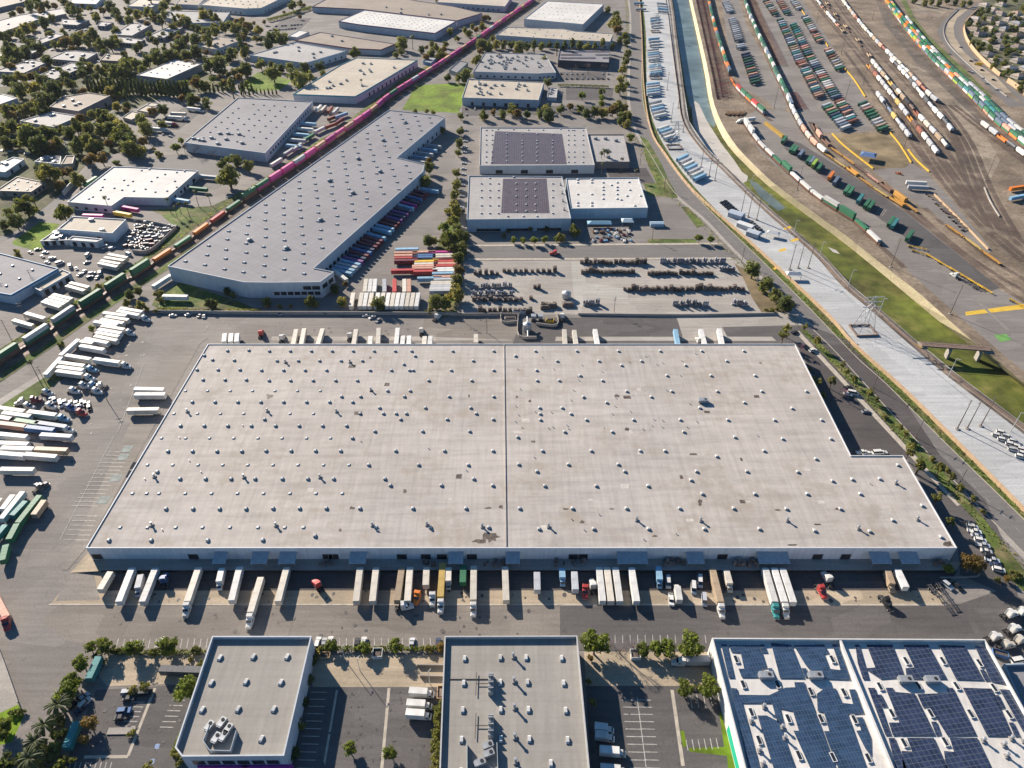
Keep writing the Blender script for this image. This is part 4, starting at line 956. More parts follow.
ALL_FOOT = []
class Bld:
    def __init__(s, name, look, place, px, h, wall=(.5, .49, .47), roof='roof_pale', par=.6, cat='warehouse', trim=None, pt=.35, world=None):
        s.h = h; s.par = par; s.P = ccw(world if world else [S(*p, h) for p in px]); ALL_FOOT.append(s.P)
        cx = sum(p[0] for p in s.P) / len(s.P); cy = sum(p[1] for p in s.P) / len(s.P); s.c = (cx, cy)
        s.t = thing(name, look, place, cat, (cx, cy, 0)); L = [(x - cx, y - cy) for x, y in s.P]; n = len(L); s.L = L
        b = MB(); u = 0; ins = offset_poly(L, pt)
        for i in range(n):
            p, q = L[i], L[(i + 1) % n]; d = math.dist(p, q)
            b.face([(*p, 0), (*q, 0), (*q, h), (*p, h)], 'wall', [(u, 0), (u + d, 0), (u + d, h), (u, h)]); u += d
            a, c = ins[i], ins[(i + 1) % n]
            b.face([(*c, h - par), (*a, h - par), (*a, h), (*c, h)], 'wall', [(u, 0), (u + d, 0), (u + d, par), (u, par)])
        s.wall = ob('wall', b.data('wall'), s.t, color=wall)
        c = MB()
        o2 = offset_poly(L, -.06); i2 = offset_poly(L, pt + .06)
        for i in range(n):
            k = (i + 1) % n
            c.face([(*o2[i], h + .003), (*o2[k], h + .003), (*o2[k], h + .1), (*o2[i], h + .1)], 'trim'); c.face([(*o2[i], h + .1), (*o2[k], h + .1), (*i2[k], h + .1), (*i2[i], h + .1)], 'trim')
            c.face([(*i2[k], h + .003), (*i2[i], h + .003), (*i2[i], h + .1), (*i2[k], h + .1)], 'trim')
        ob('coping', c.data('coping'), s.t, color=trim or tuple(min(.6, x * .85) for x in wall))
        r = MB(); r.poly([(*p, h - par) for p in ins], roof); s.roof = ob('roof', r.data('roof'), s.t)
        if trim:
            q = MB(); z0, z1 = h - 1.3, h - .25
            e = offset_poly(L, -.05)
            for i in range(n): k = (i + 1) % n; q.face([(*e[i], z0), (*e[k], z0), (*e[k], z1), (*e[i], z1)], 'trim')
            ob('trim_band', q.data('trim_band'), s.t, color=trim)
        s.zr = h - par; s.count = 0
    def on_roof(s, name, me, x, y, rz=0, color=None, z=None):
        return ob(name, me, s.roof, (x - s.c[0], y - s.c[1], s.zr if z is None else z), rz, color)
    def lights(s, pts, kind=1, rz=0, name='skylight', me=None):
        """skylights at world points: the first hundred are parts, the rest one part"""
        rest = None
        for x, y in pts:
            s.count += 1
            if s.count <= 100 or name != 'skylight': s.on_roof(name, me or SKY[kind], x, y, rz)
            else:
                rest = rest or MB(); src = me or SKY[kind]; k = [m.name for m in src.materials]
                inv = {M[q].name: q for q in M}
                c, sn = math.cos(rz), math.sin(rz)
                V_ = [(x - s.c[0] + v.co.x * c - v.co.y * sn, y - s.c[1] + v.co.x * sn + v.co.y * c, v.co.z + s.zr) for v in src.vertices]
                o = len(rest.v); rest.v += V_
                for f in src.polygons: rest.f.append(tuple(o + j for j in f.vertices)); rest.m.append(rest.mi(inv[k[f.material_index]])); rest.uv.append(None)
        if rest: q = ob('skylight', rest.data('skylight'), s.roof); q['kind'] = 'stuff'
    def px_lights(s, pts, kind=1, rz=0, **k): s.lights([q for q in (S(*p, s.zr) for p in pts) if inside(Vector(q), s.P, .9)], kind, rz, **k)
    def grid(s, nx, ny, kind=1, m=.08, jit=0, drop=0, quad=None, rz=None):
        Q = quad or corners(s.P); pts = []
        Q = [Vector(q) for q in Q]
        for i in range(nx):
            for j in range(ny):
                if random.random() < drop: continue
                a, c = m + (1 - 2 * m) * (i + .5) / nx, m + (1 - 2 * m) * (j + .5) / ny
                p = (Q[0] * (1 - a) + Q[1] * a) * (1 - c) + (Q[3] * (1 - a) + Q[2] * a) * c
                pts.append((p.x + random.uniform(-jit, jit), p.y + random.uniform(-jit, jit)))
        e = Q[1] - Q[0]; s.lights(pts, kind, math.atan2(e.y, e.x) if rz is None else rz)
    def facing(s):
        """edges that show their outside to the survey point, longest first"""
        n = len(s.P); out = []
        for i in range(n):
            p, q = Vector(s.P[i]), Vector(s.P[(i + 1) % n]); d = q - p; nrm = Vector((d.y, -d.x))
            if nrm.dot(-p) > 0: out.append((d.length, i))
        return [i for l, i in sorted(out, reverse=True)]
    def edge_at(s, px, py):
        w = Vector(S(px, py, s.h)); n = len(s.P)
        return min(range(n), key=lambda i: abs((geometry.intersect_point_line(w, Vector(s.P[i]), Vector(s.P[(i + 1) % n]))[0] - w).length) + (0 if 0 <= geometry.intersect_point_line(w, Vector(s.P[i]), Vector(s.P[(i + 1) % n]))[1] <= 1 else 1e3))
    def openings(s, i, n, w, z0, z1, name='window', m='glass', f0=.06, f1=.94, at=None, frame=True):
        p, q = Vector(s.L[i]), Vector(s.L[(i + 1) % len(s.L)]); d = q - p; l = d.length
        a = math.atan2(d.y, d.x); W = min(w, l * (f1 - f0) / max(n, 1) * .82)
        b = MB(); b.box(-W / 2, W / 2, -.05, .03, z0, z1, m); me = b.data(name)
        fr = MB(); 
        for x in (-W / 2 - .12, W / 2): fr.box(x, x + .12, -.1, .03, z0 - .1, z1 + .1, 'metal')
        for z in (z0 - .1, z1): fr.box(-W / 2, W / 2, -.1, .03, z, z + .1, 'metal')
        fm = fr.data('frame')
        for k in range(n):
            t = at[k] if at else f0 + (f1 - f0) * (k + .5) / n
            o = ob(name, me, s.t, (*(p + d * t), 0), a)
            if frame: ob('frame', fm, o)
def corners(P):
    """the four corners that span the most area"""
    if len(P) == 4: return P
    import itertools
    ar = lambda q: abs(sum(q[i][0] * q[(i + 1) % 4][1] - q[(i + 1) % 4][0] * q[i][1] for i in range(4)))
    return list(max(itertools.combinations(P, 4), key=ar))
def offset_poly(P, d):
    n = len(P); out = []
    for i in range(n):
        a, b, c = Vector(P[i - 1]), Vector(P[i]), Vector(P[(i + 1) % n])
        n1 = Vector((-(b - a).y, (b - a).x)).normalized(); n2 = Vector((-(c - b).y, (c - b).x)).normalized()
        m = n1 + n2; k = m.length_squared
        out.append(tuple(b + (m * (2 / k) * d if k > .3 else n1 * d)))
    return out

WHITE, PALE, BEIGE, BLUEW = (.58, .57, .55), (.47, .48, .5), (.44, .4, .34), (.42, .46, .5)
def main_warehouse():
    B = Bld('main_warehouse', 'huge pale flat roofed warehouse with rows of skylights', 'filling the middle of the district', [(86, 548), (957, 548), (903, 455.5), (851, 455.5), (795, 344), (208, 344)], 8.4, (.66, .66, .67), 'roof_main', .35, pt=.3)
    T = []
    T += tile(0, 384, 4, [(x, y) for y, xs in ((28, (742, 830, 921, 1010)), (73, (678, 769, 860, 951)), (119, (696, 790, 882, 975)), (168, (628, 722, 817, 911, 1005)), (217, (646, 743, 838, 935)), (270, (572, 672, 770, 868, 967)), (324, (590, 691, 792, 891, 991)), (380, (513, 720, 822, 924, 1020)), (352, (629,)), (438, (530, 587, 636, 741, 846, 950)), (500, (446, 664, 772, 878, 984)), (574, (481, 590, 703, 810, 920)), (626, (436, 605, 831))) for x in xs])
    T += tile(256, 384, 4, [(x, y) for y, xs in ((28, (76, 166, 257, 526, 616)), (51, (342, 418, 593, 772, 950)), (73, (19, 110, 202, 294, 386)), (96, (494, 677, 858)), (119, (136, 230, 416, 509, 560, 601, 880)), (142, (34, 578, 764, 948)), (168, (78, 172, 266, 362)), (190, (475, 666, 854)), (217, (8, 104, 202, 298, 385)), (268, (40, 140, 238, 338, 558, 753, 947)), (324, (68, 168, 270, 372, 450, 650, 848)), (380, (105, 207, 310, 515, 870)), (406, (537, 741, 946)), (438, (30, 136, 240, 345)), (498, (68, 174, 281, 415, 627, 839)), (574, (8, 115, 190, 480, 697, 930)), (608, (236,)), (624, (27,))) for x in xs])
    T += tile(512, 384, 4, [(x, y) for y, xs in ((30, (458, 638, 820, 998)), (52, (285, 556)), (75, (378, 928)), (96, (110, 200, 750)), (120, (112, 235)), (144, (113, 297, 485, 672, 862)), (192, (210, 400, 686)), (213, (22, 890)), (268, (121, 316, 512, 611, 1007)), (290, (818,)), (322, (26, 224, 424)), (350, (99, 450, 737, 938)), (385, (715,)), (408, (130, 336, 543)), (440, (760, 970)), (498, (30, 241, 457, 670, 885)), (580, (108, 326, 545, 768, 988))) for x in xs])
    T += tile(768, 384, 4, [(57, 220), (250, 220), (190, 300), (117, 352), (335, 382), (445, 380), (518, 325), (155, 440), (367, 440), (72, 500), (288, 500), (497, 545), (405, 590), (185, 587), (690, 612), (615, 487), (25, 145), (213, 145), (95, 98), (152, 30), (256, 388)])
    T += tile(256, 192, 4, [(x, y) for y, xs in ((637, (53, 137, 221, 304, 388, 472, 556, 622, 786, 950)), (657, (636,)), (676, (84, 169, 254, 340, 425, 700, 868)), (690, (591,)), (714, (22, 110, 196, 282, 456, 541, 613, 628, 780, 950)), (755, (52, 138, 228, 318, 405, 690, 862))) for x in xs])
    T += tile(0, 192, 4, [(817, 655), (910, 636), (995, 634), (768, 674), (850, 672), (937, 674), (788, 712), (872, 712), (960, 712), (725, 752), (812, 752), (900, 752), (985, 752)])
    T += tile(512, 192, 4, [(x, y) for y, xs in ((637, (93, 259, 425, 592, 758, 926)), (657, (13,)), (677, (180, 347, 517, 858)), (694, (437, 693)), (714, (98,)), (735, (272, 619, 795, 971)), (755, (100, 188, 361))) for x in xs])
    T.sort(key=lambda p: -p[1]); low = lambda p: any(abs(p[1] - y) < 1.2 for y in (391, 413.8, 438.2, 465, 493.5, 527.5)) and p[0] < 352
    B.px_lights([p for p in T if not low(p)], 2); B.px_lights([p for p in T if low(p)], 4)
    fans = tile(0, 384, 4, [(750, 112), (618, 372), (976, 374), (608, 566)]) + tile(256, 384, 4, [(46, 110), (322, 112), (256, 374), (80, 567), (466, 566), (684, 564), (905, 572), (460, 26)]) + tile(512, 384, 4, [(146, 572), (498, 545), (754, 548)]) + tile(256, 192, 4, [(118, 682), (376, 682)]) + tile(768, 384, 4, [(76, 548), (360, 580), (510, 398), (596, 543)])
    B.px_lights(fans, name='exhaust_fan', me=FAN)
    for p in ((703, 402),): B.on_roof('air_conditioner', HVAC_BIG, *S(*p, B.zr))
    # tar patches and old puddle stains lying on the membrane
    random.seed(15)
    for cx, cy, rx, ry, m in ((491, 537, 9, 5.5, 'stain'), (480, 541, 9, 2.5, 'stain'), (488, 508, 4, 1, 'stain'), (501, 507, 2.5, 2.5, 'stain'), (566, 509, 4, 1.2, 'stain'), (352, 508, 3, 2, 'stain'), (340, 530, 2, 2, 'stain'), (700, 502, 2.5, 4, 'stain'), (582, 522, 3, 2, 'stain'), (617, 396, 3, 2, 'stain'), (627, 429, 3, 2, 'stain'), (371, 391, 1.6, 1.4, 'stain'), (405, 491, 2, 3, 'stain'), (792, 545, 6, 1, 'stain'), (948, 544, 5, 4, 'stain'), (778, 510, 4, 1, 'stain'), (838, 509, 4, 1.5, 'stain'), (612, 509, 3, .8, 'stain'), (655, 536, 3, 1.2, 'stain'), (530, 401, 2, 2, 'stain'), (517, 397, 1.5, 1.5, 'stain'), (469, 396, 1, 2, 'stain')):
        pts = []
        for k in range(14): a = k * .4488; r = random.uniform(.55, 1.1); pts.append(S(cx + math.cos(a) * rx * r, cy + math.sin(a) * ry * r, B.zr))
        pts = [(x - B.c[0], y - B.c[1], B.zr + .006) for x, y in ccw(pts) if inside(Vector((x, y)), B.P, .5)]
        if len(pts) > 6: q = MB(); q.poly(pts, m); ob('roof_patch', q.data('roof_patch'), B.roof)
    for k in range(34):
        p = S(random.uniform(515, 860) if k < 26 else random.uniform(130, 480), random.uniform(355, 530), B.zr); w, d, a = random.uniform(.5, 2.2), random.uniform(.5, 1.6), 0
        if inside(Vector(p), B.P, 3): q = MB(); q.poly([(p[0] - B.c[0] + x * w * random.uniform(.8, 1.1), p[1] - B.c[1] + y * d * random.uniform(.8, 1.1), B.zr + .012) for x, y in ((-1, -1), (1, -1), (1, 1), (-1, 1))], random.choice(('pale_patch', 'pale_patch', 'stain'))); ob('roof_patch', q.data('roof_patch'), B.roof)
    # fire wall between the two halves
    x0, y0 = S(504, 344, 8.4); x1, y1 = S(506, 548, 8.4); b = MB(); c = B.c
    b.mesh([(x0 - .22 - c[0], y0 - .7 - c[1], B.zr), (x0 + .22 - c[0], y0 - .7 - c[1], B.zr), (x1 + .22 - c[0], y1 + .7 - c[1], B.zr), (x1 - .22 - c[0], y1 + .7 - c[1], B.zr)] + [(x0 - .22 - c[0], y0 - .7 - c[1], 8.5), (x0 + .22 - c[0], y0 - .7 - c[1], 8.5), (x1 + .22 - c[0], y1 + .7 - c[1], 8.5), (x1 - .22 - c[0], y1 + .7 - c[1], 8.5)],
           [(4, 5, 6, 7)[::-1], (0, 1, 5, 4), (1, 2, 6, 5)[::-1], (2, 3, 7, 6)[::-1], (3, 0, 4, 7)[::-1]], 'roof_main'); ob('fire_wall', b.data('fire_wall'), B.roof)
    # clutter: pipes, hatches and puddled debris scattered on the eastern roof
    random.seed(5)
    sm = MB(); sm.cyl((0, 0, 0), (0, 0, .5), .18, .18, 7, 'metal'); sm.cyl((0, 0, .5), (0, 0, .62), .3, .26, 7, 'metal'); pm = sm.data('vent_pipe')
    for k in range(60):
        p = S(random.uniform(515, 700), random.uniform(352, 432), B.zr) if k < 42 else S(random.uniform(120, 880), random.uniform(420, 540), B.zr)
        B.on_roof('vent_pipe', pm, *p, 0)
    # platform, canopies, doors
    yw = B.P[0][1]; xa, xb = B.P[0][0], B.P[1][0]
    b = MB(); b.box(xa + 6, xb - 1, yw - 5.6, yw - .003, 0, 1.2, 'concrete'); b.box(xa + 6, xb - 1, yw - 5.75, yw - 5.61, .3, 1.1, 'rubber')
    for k in range(110): x = xa + 8 + k * 3.15; b.box(x, x + .5, yw - 5.9, yw - 5.76, .55, 1.15, 'rubber')
    b.v = [(x - B.c[0], y - B.c[1], z) for x, y, z in b.v]; ob('dock_platform', b.data('dock_platform'), B.t)
    for a, c in ((214.5, 228), (252.6, 269), (280, 297), (350, 367), (448.8, 463.6), (505.8, 519.8), (616.7, 647), (686, 703), (756.6, 787.8), (869, 888.7), (898, 917)):
        X0, X1 = S(a, 553, 6)[0], S(c, 553, 6)[0]; q = MB(); w = X1 - X0
        q.mesh([(0, 0, 6.1), (w, 0, 6.1), (w, -5.2, 4.8), (0, -5.2, 4.8), (0, 0, 6.25), (w, 0, 6.25), (w, -5.2, 4.95), (0, -5.2, 4.95)], [(0, 1, 2, 3), (7, 6, 5, 4), (3, 2, 6, 7), (0, 3, 7, 4), (1, 5, 6, 2)], 'canopy')
        for x in (.2, w - .2): q.cyl((x, -4.9, 1.2), (x, -4.9, 4.82), .09, .09, 6, 'metal')
        ob('dock_canopy', q.data('dock_canopy'), B.t, (X0 - B.c[0], yw - .01 - B.c[1], 0))
    q = MB(); q.box(-2, 2, -.09, -.004, 1.25, 4.4, 'dark'); q.box(-2.15, -2, -.14, -.004, 1.25, 4.55, 'metal'); q.box(2, 2.15, -.14, -.004, 1.25, 4.55, 'metal'); q.box(-2, 2, -.14, -.004, 4.401, 4.55, 'metal'); dm = q.data('dock_door')
    for x in (98, 194, 328, 334, 402, 426, 442, 472, 573.5, 582.5, 722, 817, 845): ob('dock_door', dm, B.t, (S(x, 558, 2)[0] - B.c[0], yw - B.c[1], 0))
    random.seed(11); g = MB()
    for a in (326, 428, 490, 560, 578, 664, 672, 676, 738, 752, 505, 936):
        for k in range(5): x = S(a, 560, 1.2)[0] + random.uniform(-2.5, 2.5); s_ = random.uniform(.4, .8); y = yw - random.uniform(1, 3.5); g.box(x - B.c[0] - s_, x - B.c[0] + s_, y - B.c[1] - s_, y - B.c[1] + s_, 1.203, 1.2 + random.uniform(.5, 2.2), 'pallet')
    o = ob('loading_clutter', g.data('loading_clutter'), B.t); o['kind'] = 'stuff'
    # rear wall doors, side awnings, ramp at the south-west corner
    for x in list(range(275, 500, 12)) + list(range(558, 770, 12)): ob('dock_door', dm, B.t, (S(x, 344, 8.4)[0] - B.c[0], B.P[4][1] - B.c[1], 0), math.pi)
    q = MB(); q.box(-4.6, 0, -2.2, 2.2, 4.2, 4.4, 'canopy_old'); am = q.data('side_canopy')
    for x, y in ((125, 457), (118, 478), (106, 500), (129, 449)):
        p = Vector(S(x + 4, y, 4.3)); ob('side_canopy', am, B.t, (p.x - B.c[0] - .5, p.y - B.c[1], 0))
    r = MB(); x0 = xa; r.mesh([(x0 - 7 - B.c[0], yw - 6 - B.c[1], 0), (x0 + 5.9 - B.c[0], yw - 6 - B.c[1], 1.2), (x0 + 5.9 - B.c[0], yw + 12 - B.c[1], 1.2), (x0 - 1 - B.c[0], yw + 12 - B.c[1], 1.2), (x0 - 7 - B.c[0], yw - 6 - B.c[1], 0)][:4], [(0, 1, 2, 3)], 'concrete_warm')
    ob('ramp', r.data('ramp'), B.t)
    return B
main_warehouse()

def long_warehouse():
    px = [(167.6, 266), (243.7, 282.1), (270, 282.5), (320, 282), (333.6, 271.8), (314, 268), (423, 171.7), (424.5, 164), (397, 157.5), (445, 117.5), (437, 115), (389, 110)]
    B = Bld('long_warehouse', 'long slanting grey roofed warehouse dotted with white skylights', 'alongside the freight train', px, 11.5, (.46, .49, .53), 'roof_grey', .5)
    A, C = Vector(S(170, 264, 11)), Vector(S(390, 111, 11)); D = Vector(S(318, 266, 11)); random.seed(3)
    u = (C - A); n = u.length; u.normalize(); v = Vector((u.y, -u.x)); w = (D - A).dot(v); pts = []
    for i in range(int(n / 11.5)):
        for j in range(int(w / 15)):
            p = A + u * (6 + i * 11.5) + v * (8 + j * 15 + (7 if i % 2 else 0)); q = pix(p.x, p.y, 11)
            if inside(p, B.P, 4): pts.append((p.x + random.uniform(-.7, .7), p.y + random.uniform(-.7, .7)))
    pts.sort(key=lambda p: p[1]); B.lights(pts, 3, math.atan2(u.y, u.x))
    for p in tile(300, 100, 6, [(350, 355), (482, 432), (178, 487), (318, 560), (125, 722), (500, 245), (632, 138)]) + tile(150, 220, 5.12, [(512, 105), (700, 146)]): B.on_roof('air_conditioner', HVAC, *S(*p, B.zr), .6)
    e = B.edge_at(282, 282)
    for i in (e,): B.openings(i, 7, 5.5, 2.2, 4.6, f0=.02, f1=.98); 
    B.openings(e, 2, 5, 6, 8.6, at=(.72, .9)); B.openings(B.edge_at(328, 276), 2, 5, 5.5, 8.5)
    for p, k in (((360, 227), 28), ((420, 140), 9)): B.openings(B.edge_at(*p), k, 3, 1.2, 4.4, 'dock_door', 'dark', frame=False)
    return B
long_warehouse()

# white, cream and grey neighbours: name, look, place, outline, height, wall, roof, trim, skylights (nx, ny, kind), windows on facing walls
T4 = lambda ox, oy: (lambda pts: tile(ox, oy, 4, pts))
def simple(name, look, place, px, h, wall, roof, trim=None, sky=None, win=0, units=0, par=.6, doors=0, cat='warehouse'):
    B = Bld(name, look, place, px, h, wall, roof, par, cat, trim)
    if sky: B.grid(*sky, jit=.6, drop=.12)
    f = B.facing()
    if win:
        for i in f[:2]: 
            l = math.dist(B.P[i], B.P[(i + 1) % len(B.P)]); B.openings(i, max(1, min(win, int(l / 5))), 2.6, 1.2, min(h - 1.2, 3.2), frame=False)
    if doors and f: 
        l = math.dist(B.P[f[0]], B.P[(f[0] + 1) % len(B.P)]); B.openings(f[0], min(doors, int(l / 5)), 3, .2, 3.6, 'dock_door', 'dark', frame=False)
    random.seed(int(px[0][0] * 7 + px[0][1]))
    Q = [Vector(q) for q in corners(B.P)]
    for k in range(units):
        a, c = random.uniform(.12, .88), random.uniform(.15, .85); p = (Q[0] * (1 - a) + Q[1] * a) * (1 - c) + (Q[3] * (1 - a) + Q[2] * a) * c
        if inside(p, B.P, 1.5): B.on_roof('air_conditioner', HVAC, p.x, p.y, random.choice((0, 1.57)))
    return B
B = simple('white_roof_warehouse', 'white roofed warehouse with a notched front and loading recess', 'beyond the scrap yard', [(67.3, 201.8), (111.3, 205.7), (124, 196.9), (167, 197.9), (198, 170.5), (126, 166.6), (113, 166.6)], 6.5, WHITE, 'roof_white', win=4, doors=3)
B.px_lights(tile(40, 150, 5.12, [(330, 150), (410, 90), (430, 155), (475, 160), (520, 105), (560, 100), (640, 125), (700, 115), (740, 110), (600, 140), (540, 200), (590, 215), (480, 210), (380, 195), (320, 190), (270, 240), (350, 250), (650, 210), (690, 160), (250, 250), (450, 180), (570, 160), (310, 205), (700, 190), (420, 205)]), 3, .5)
B = simple('white_block', 'boxy white workshop with flat cream roof', 'at the scrap car yard', [(57.6, 229), (112.3, 233), (126, 219.3), (73, 216.4)], 7.5, (.6, .61, .63), 'roof_cream', win=0, doors=2, units=2, cat='workshop')
simple('workshop_annex', 'low white annex cluttered with roof equipment', 'in front of the white workshop', [(40, 241), (66.5, 240), (67, 231), (56, 230)], 4, WHITE, 'roof_pale', units=7, doors=3, cat='annex')
simple('workshop_annex', 'small white flat roofed shed', 'between white workshop and box trailers', [(67.3, 239.8), (96.6, 241.8), (102.5, 238.9), (73, 236)], 5, WHITE, 'roof_white', doors=3, cat='shed')
simple('grey_workshop', 'grey roofed workshop with blue edge', 'beside the cream sheds near the tracks', [(-60, 283), (11, 294.8), (58, 268.3), (-12, 250)], 7, (.5, .53, .57), 'roof_grey', trim=(.06, .2, .36), sky=(3, 3, 2), doors=2)
simple('long_shed', 'long narrow cream roofed open shed', 'between grey workshop and the tracks', [(31, 285.8), (40, 290.8), (71, 273), (62.5, 269.5)], 5, (.36, .4, .44), 'roof_cream', doors=6, cat='shed')
O = 'in the office park'
for look, px, h, roof, k in (
    ('long pale roofed office block', [(-4, 34), (36, 20), (66, 13.5), (61, 8.3), (42, 11.5), (19, 15), (-14, 24)], 6, 'roof_pale', 5), ('low pale office block', [(62, 24), (77, 25), (89, 19.8), (62, 19)], 5, 'roof_pale', 1),
    ('small pale corner office block', [(97, 25.5), (104.5, 26), (113.5, 22.3), (101, 21.5)], 5, 'roof_pale', 1), ('slim grey office block', [(26, 45), (32, 46.8), (64, 35), (55, 33)], 6, 'roof_mid', 3),
    ('wide grey office block', [(49, 58.5), (82, 61.5), (97, 53), (75, 50.5), (66, 51)], 6, 'roof_mid', 5), ('leftmost grey office block', [(-6, 71), (24, 72.7), (47, 62), (31, 59.5)], 6, 'roof_mid', 4),
    ('grey office block facing the tall dark hedge', [(40, 74.6), (55, 79), (90.5, 64), (71, 62.5)], 6, 'roof_mid', 4), ('pale grey stepped office block', [(113.5, 34.5), (132, 35.5), (152, 24.5), (131, 23)], 6, 'roof_pale', 4),
    ('low stepped office block', [(115, 42), (135, 43.5), (145, 39.5), (118, 36.5)], 5, 'roof_pale', 2), ('diagonal grey office block', [(145, 37), (164, 37.6), (182.5, 27.4), (170, 26)], 5, 'roof_mid', 2)):
    simple('office_block', look, O, px, h, (.30, .28, .27), roof, win=9, units=k, cat='office building')
simple('far_warehouse', 'wide grey warehouse screened by tall trees', 'behind the office park', [(165, 17), (191, 23), (223, 22), (230, 12), (172, 10.8)], 7, PALE, 'roof_mid', win=6, units=3)
simple('far_warehouse', 'pale cream roofed warehouse at the top edge', 'behind the office park', [(127, 6), (152, 7), (162, 1), (140, -2)], 8, PALE, 'roof_cream', units=2)
simple('far_warehouse', 'large cream roofed warehouse fronted by cypresses', 'beyond the office park', [(200, 4.7), (245, 8.5), (261, 8), (290, -6), (222, -8)], 9, WHITE, 'roof_cream', sky=(7, 4, 3), win=8)
simple('far_warehouse', 'grey flat roofed depot at the very top left', 'beyond the office park', [(-20, 12), (22, 2), (40, -6), (-10, -8)], 6, (.28, .25, .23), 'roof_brown', units=2)
simple('far_warehouse', 'small white roofed depot at the top', 'behind the office park', [(68, 3), (96, 4), (104, -4), (76, -5)], 6, WHITE, 'roof_white', win=5, units=2)
simple('far_warehouse', 'brown roofed depot beside trees at the top', 'behind the office park', [(176, 4), (198, 5), (206, -3), (182, -4)], 6, PALE, 'roof_brown', units=2)
simple('office_block', 'narrow grey office block by the street', O, [(2, 52), (30, 54), (40, 49.5), (14, 47.5)], 5, (.3, .28, .27), 'roof_pale', win=6, units=2, cat='office building')
simple('office_block', 'square brown office block among trees', O, [(100, 60), (118, 61), (124, 54.5), (106, 53.5)], 5, (.26, .2, .17), 'roof_brown', win=4, units=2, cat='office building')
simple('white_office', 'white office with a brown mottled roof', 'among dark trees beside the office park', [(196.5, 44.6), (214.4, 49.7), (242.5, 39.5), (219.5, 36.3)], 7, WHITE, 'roof_brown', win=8, units=6, cat='office building')
B = simple('cream_roof_warehouse', 'cream roofed warehouse behind the tall dark hedge', 'below the office park', [(136.5, 75), (167, 79), (201.6, 63.8), (175, 59.3)], 8, (.33, .31, .3), 'roof_white', sky=(4, 3, 2))
simple('brown_warehouse', 'tan roofed warehouse with brown walls', 'next to the truck parking lot', [(49.7, 106.6), (78.4, 111), (110, 95.7), (88, 92.5), (62, 97)], 8, (.32, .25, .23), 'roof_brown', units=4, doors=3)
simple('brown_warehouse', 'low pale roofed warehouse', 'adjoining the tan roofed warehouse', [(20, 120.6), (53.6, 127), (79, 116), (52, 111.7)], 6, (.45, .44, .43), 'roof_pale', win=5, units=2)
simple('corner_building', 'white roofed building cut off at the left edge', 'below the office park', [(-16, 103), (0, 104), (17, 98), (2, 94), (-16, 95)], 6, WHITE, 'roof_white', units=1)
simple('corner_building', 'white stepped workshop at the left edge', 'beside parked cars under trees', [(-14, 170), (5, 172), (24, 159), (13, 157)], 5, WHITE, 'roof_white', units=2, doors=2)
simple('corner_building', 'cream roofed shop with brown walls at the left edge', 'beside the street', [(-4, 190.5), (31, 191.7), (45, 182.3), (17, 176.5)], 5, (.3, .24, .2), 'roof_cream', sky=(3, 3, 1), win=3, cat='shop')
simple('small_shed', 'low grey shed with white roof units', 'under trees beside the street', [(34.4, 161.4), (60, 164), (61, 156.3), (44.6, 155.7)], 4, PALE, 'roof_mid', units=5, cat='shed')
simple('small_shed', 'little beige flat roofed shed', 'under trees beside the street', [(61, 164), (72.5, 163.3), (74.6, 155.7), (66, 155.7)], 4, BEIGE, 'roof_brown', cat='shed')
for look, px in (('white roofed shed', [(122.5, 117), (131.5, 119.5), (143.5, 113.5), (131.5, 111)]), ('cream roofed shed', [(137, 110), (150, 112.5), (157, 106.5), (146, 105)]), ('narrow cream shed', [(146, 105), (155, 106), (160, 103), (150, 102)])): simple('yard_shed', look, 'in the truck parking lot', px, 4, BEIGE, 'roof_cream', cat='shed')
B = simple('grey_warehouse', 'wide grey warehouse with a seam across its roof', 'left of the rail line', [(184, 142.5), (265, 153), (312.5, 101.5), (238, 97.5)], 8.5, (.45, .48, .52), 'roof_grey', win=0, doors=0, sky=(6, 8, 2))
B.openings(B.facing()[0], 18, 3, 3.2, 5.4)
B.px_lights(tile(120, 90, 7.84, [(580, 385), (625, 395), (655, 400), (720, 380), (770, 425), (835, 390), (850, 345), (935, 350), (785, 345), (960, 420)]), name='air_conditioner', me=HVAC)
simple('pale_warehouse', 'pale grey warehouse with light blue walls', 'behind the round trees and lawn', [(249.5, 55), (305, 63), (346, 51), (295, 42)], 8, (.45, .52, .58), 'roof_pale', units=7, win=6)
simple('brown_roof_warehouse', 'brown roofed warehouse edged with a dark red band', 'behind the pale grey warehouse', [(295, 40), (350, 48), (381, 49.5), (395, 43.8), (320, 32)], 7, PALE, 'roof_brown', trim=(.2, .04, .06), units=2)
simple('white_slat_warehouse', 'white roofed warehouse ribbed with dark slots and purple band', 'beyond the teal banded warehouse', [(338.5, 21), (360, 24.4), (435, 33), (456, 21), (364, 10)], 9, (.5, .51, .53), 'roof_white', trim=(.15, .06, .14), sky=(15, 6, 4), doors=0)
simple('brown_annexe', 'broad brown gravel roofed warehouse', 'behind the white slotted warehouse', [(312, 6.5), (362, 9), (457, 20.4), (482, 13), (452, 6), (400, -2), (330, -3)], 8.5, PALE, 'roof_brown', trim=(.18, .06, .1), units=5, doors=10)
simple('teal_band_warehouse', 'cream roofed warehouse with a teal parapet band', 'on the far side of the tracks', [(293, 94), (355, 96.3), (363, 92), (417.5, 59.8), (356, 57.5), (340, 65)], 8, (.55, .55, .55), 'roof_cream', trim=(.02, .24, .3), units=14, doors=12)
simple('far_warehouse', 'cream roofed warehouse with a row of windows', 'beyond the pink freight train', [(437, 2), (505, 6.3), (512, -4), (440, -8)], 8, PALE, 'roof_cream', win=12)
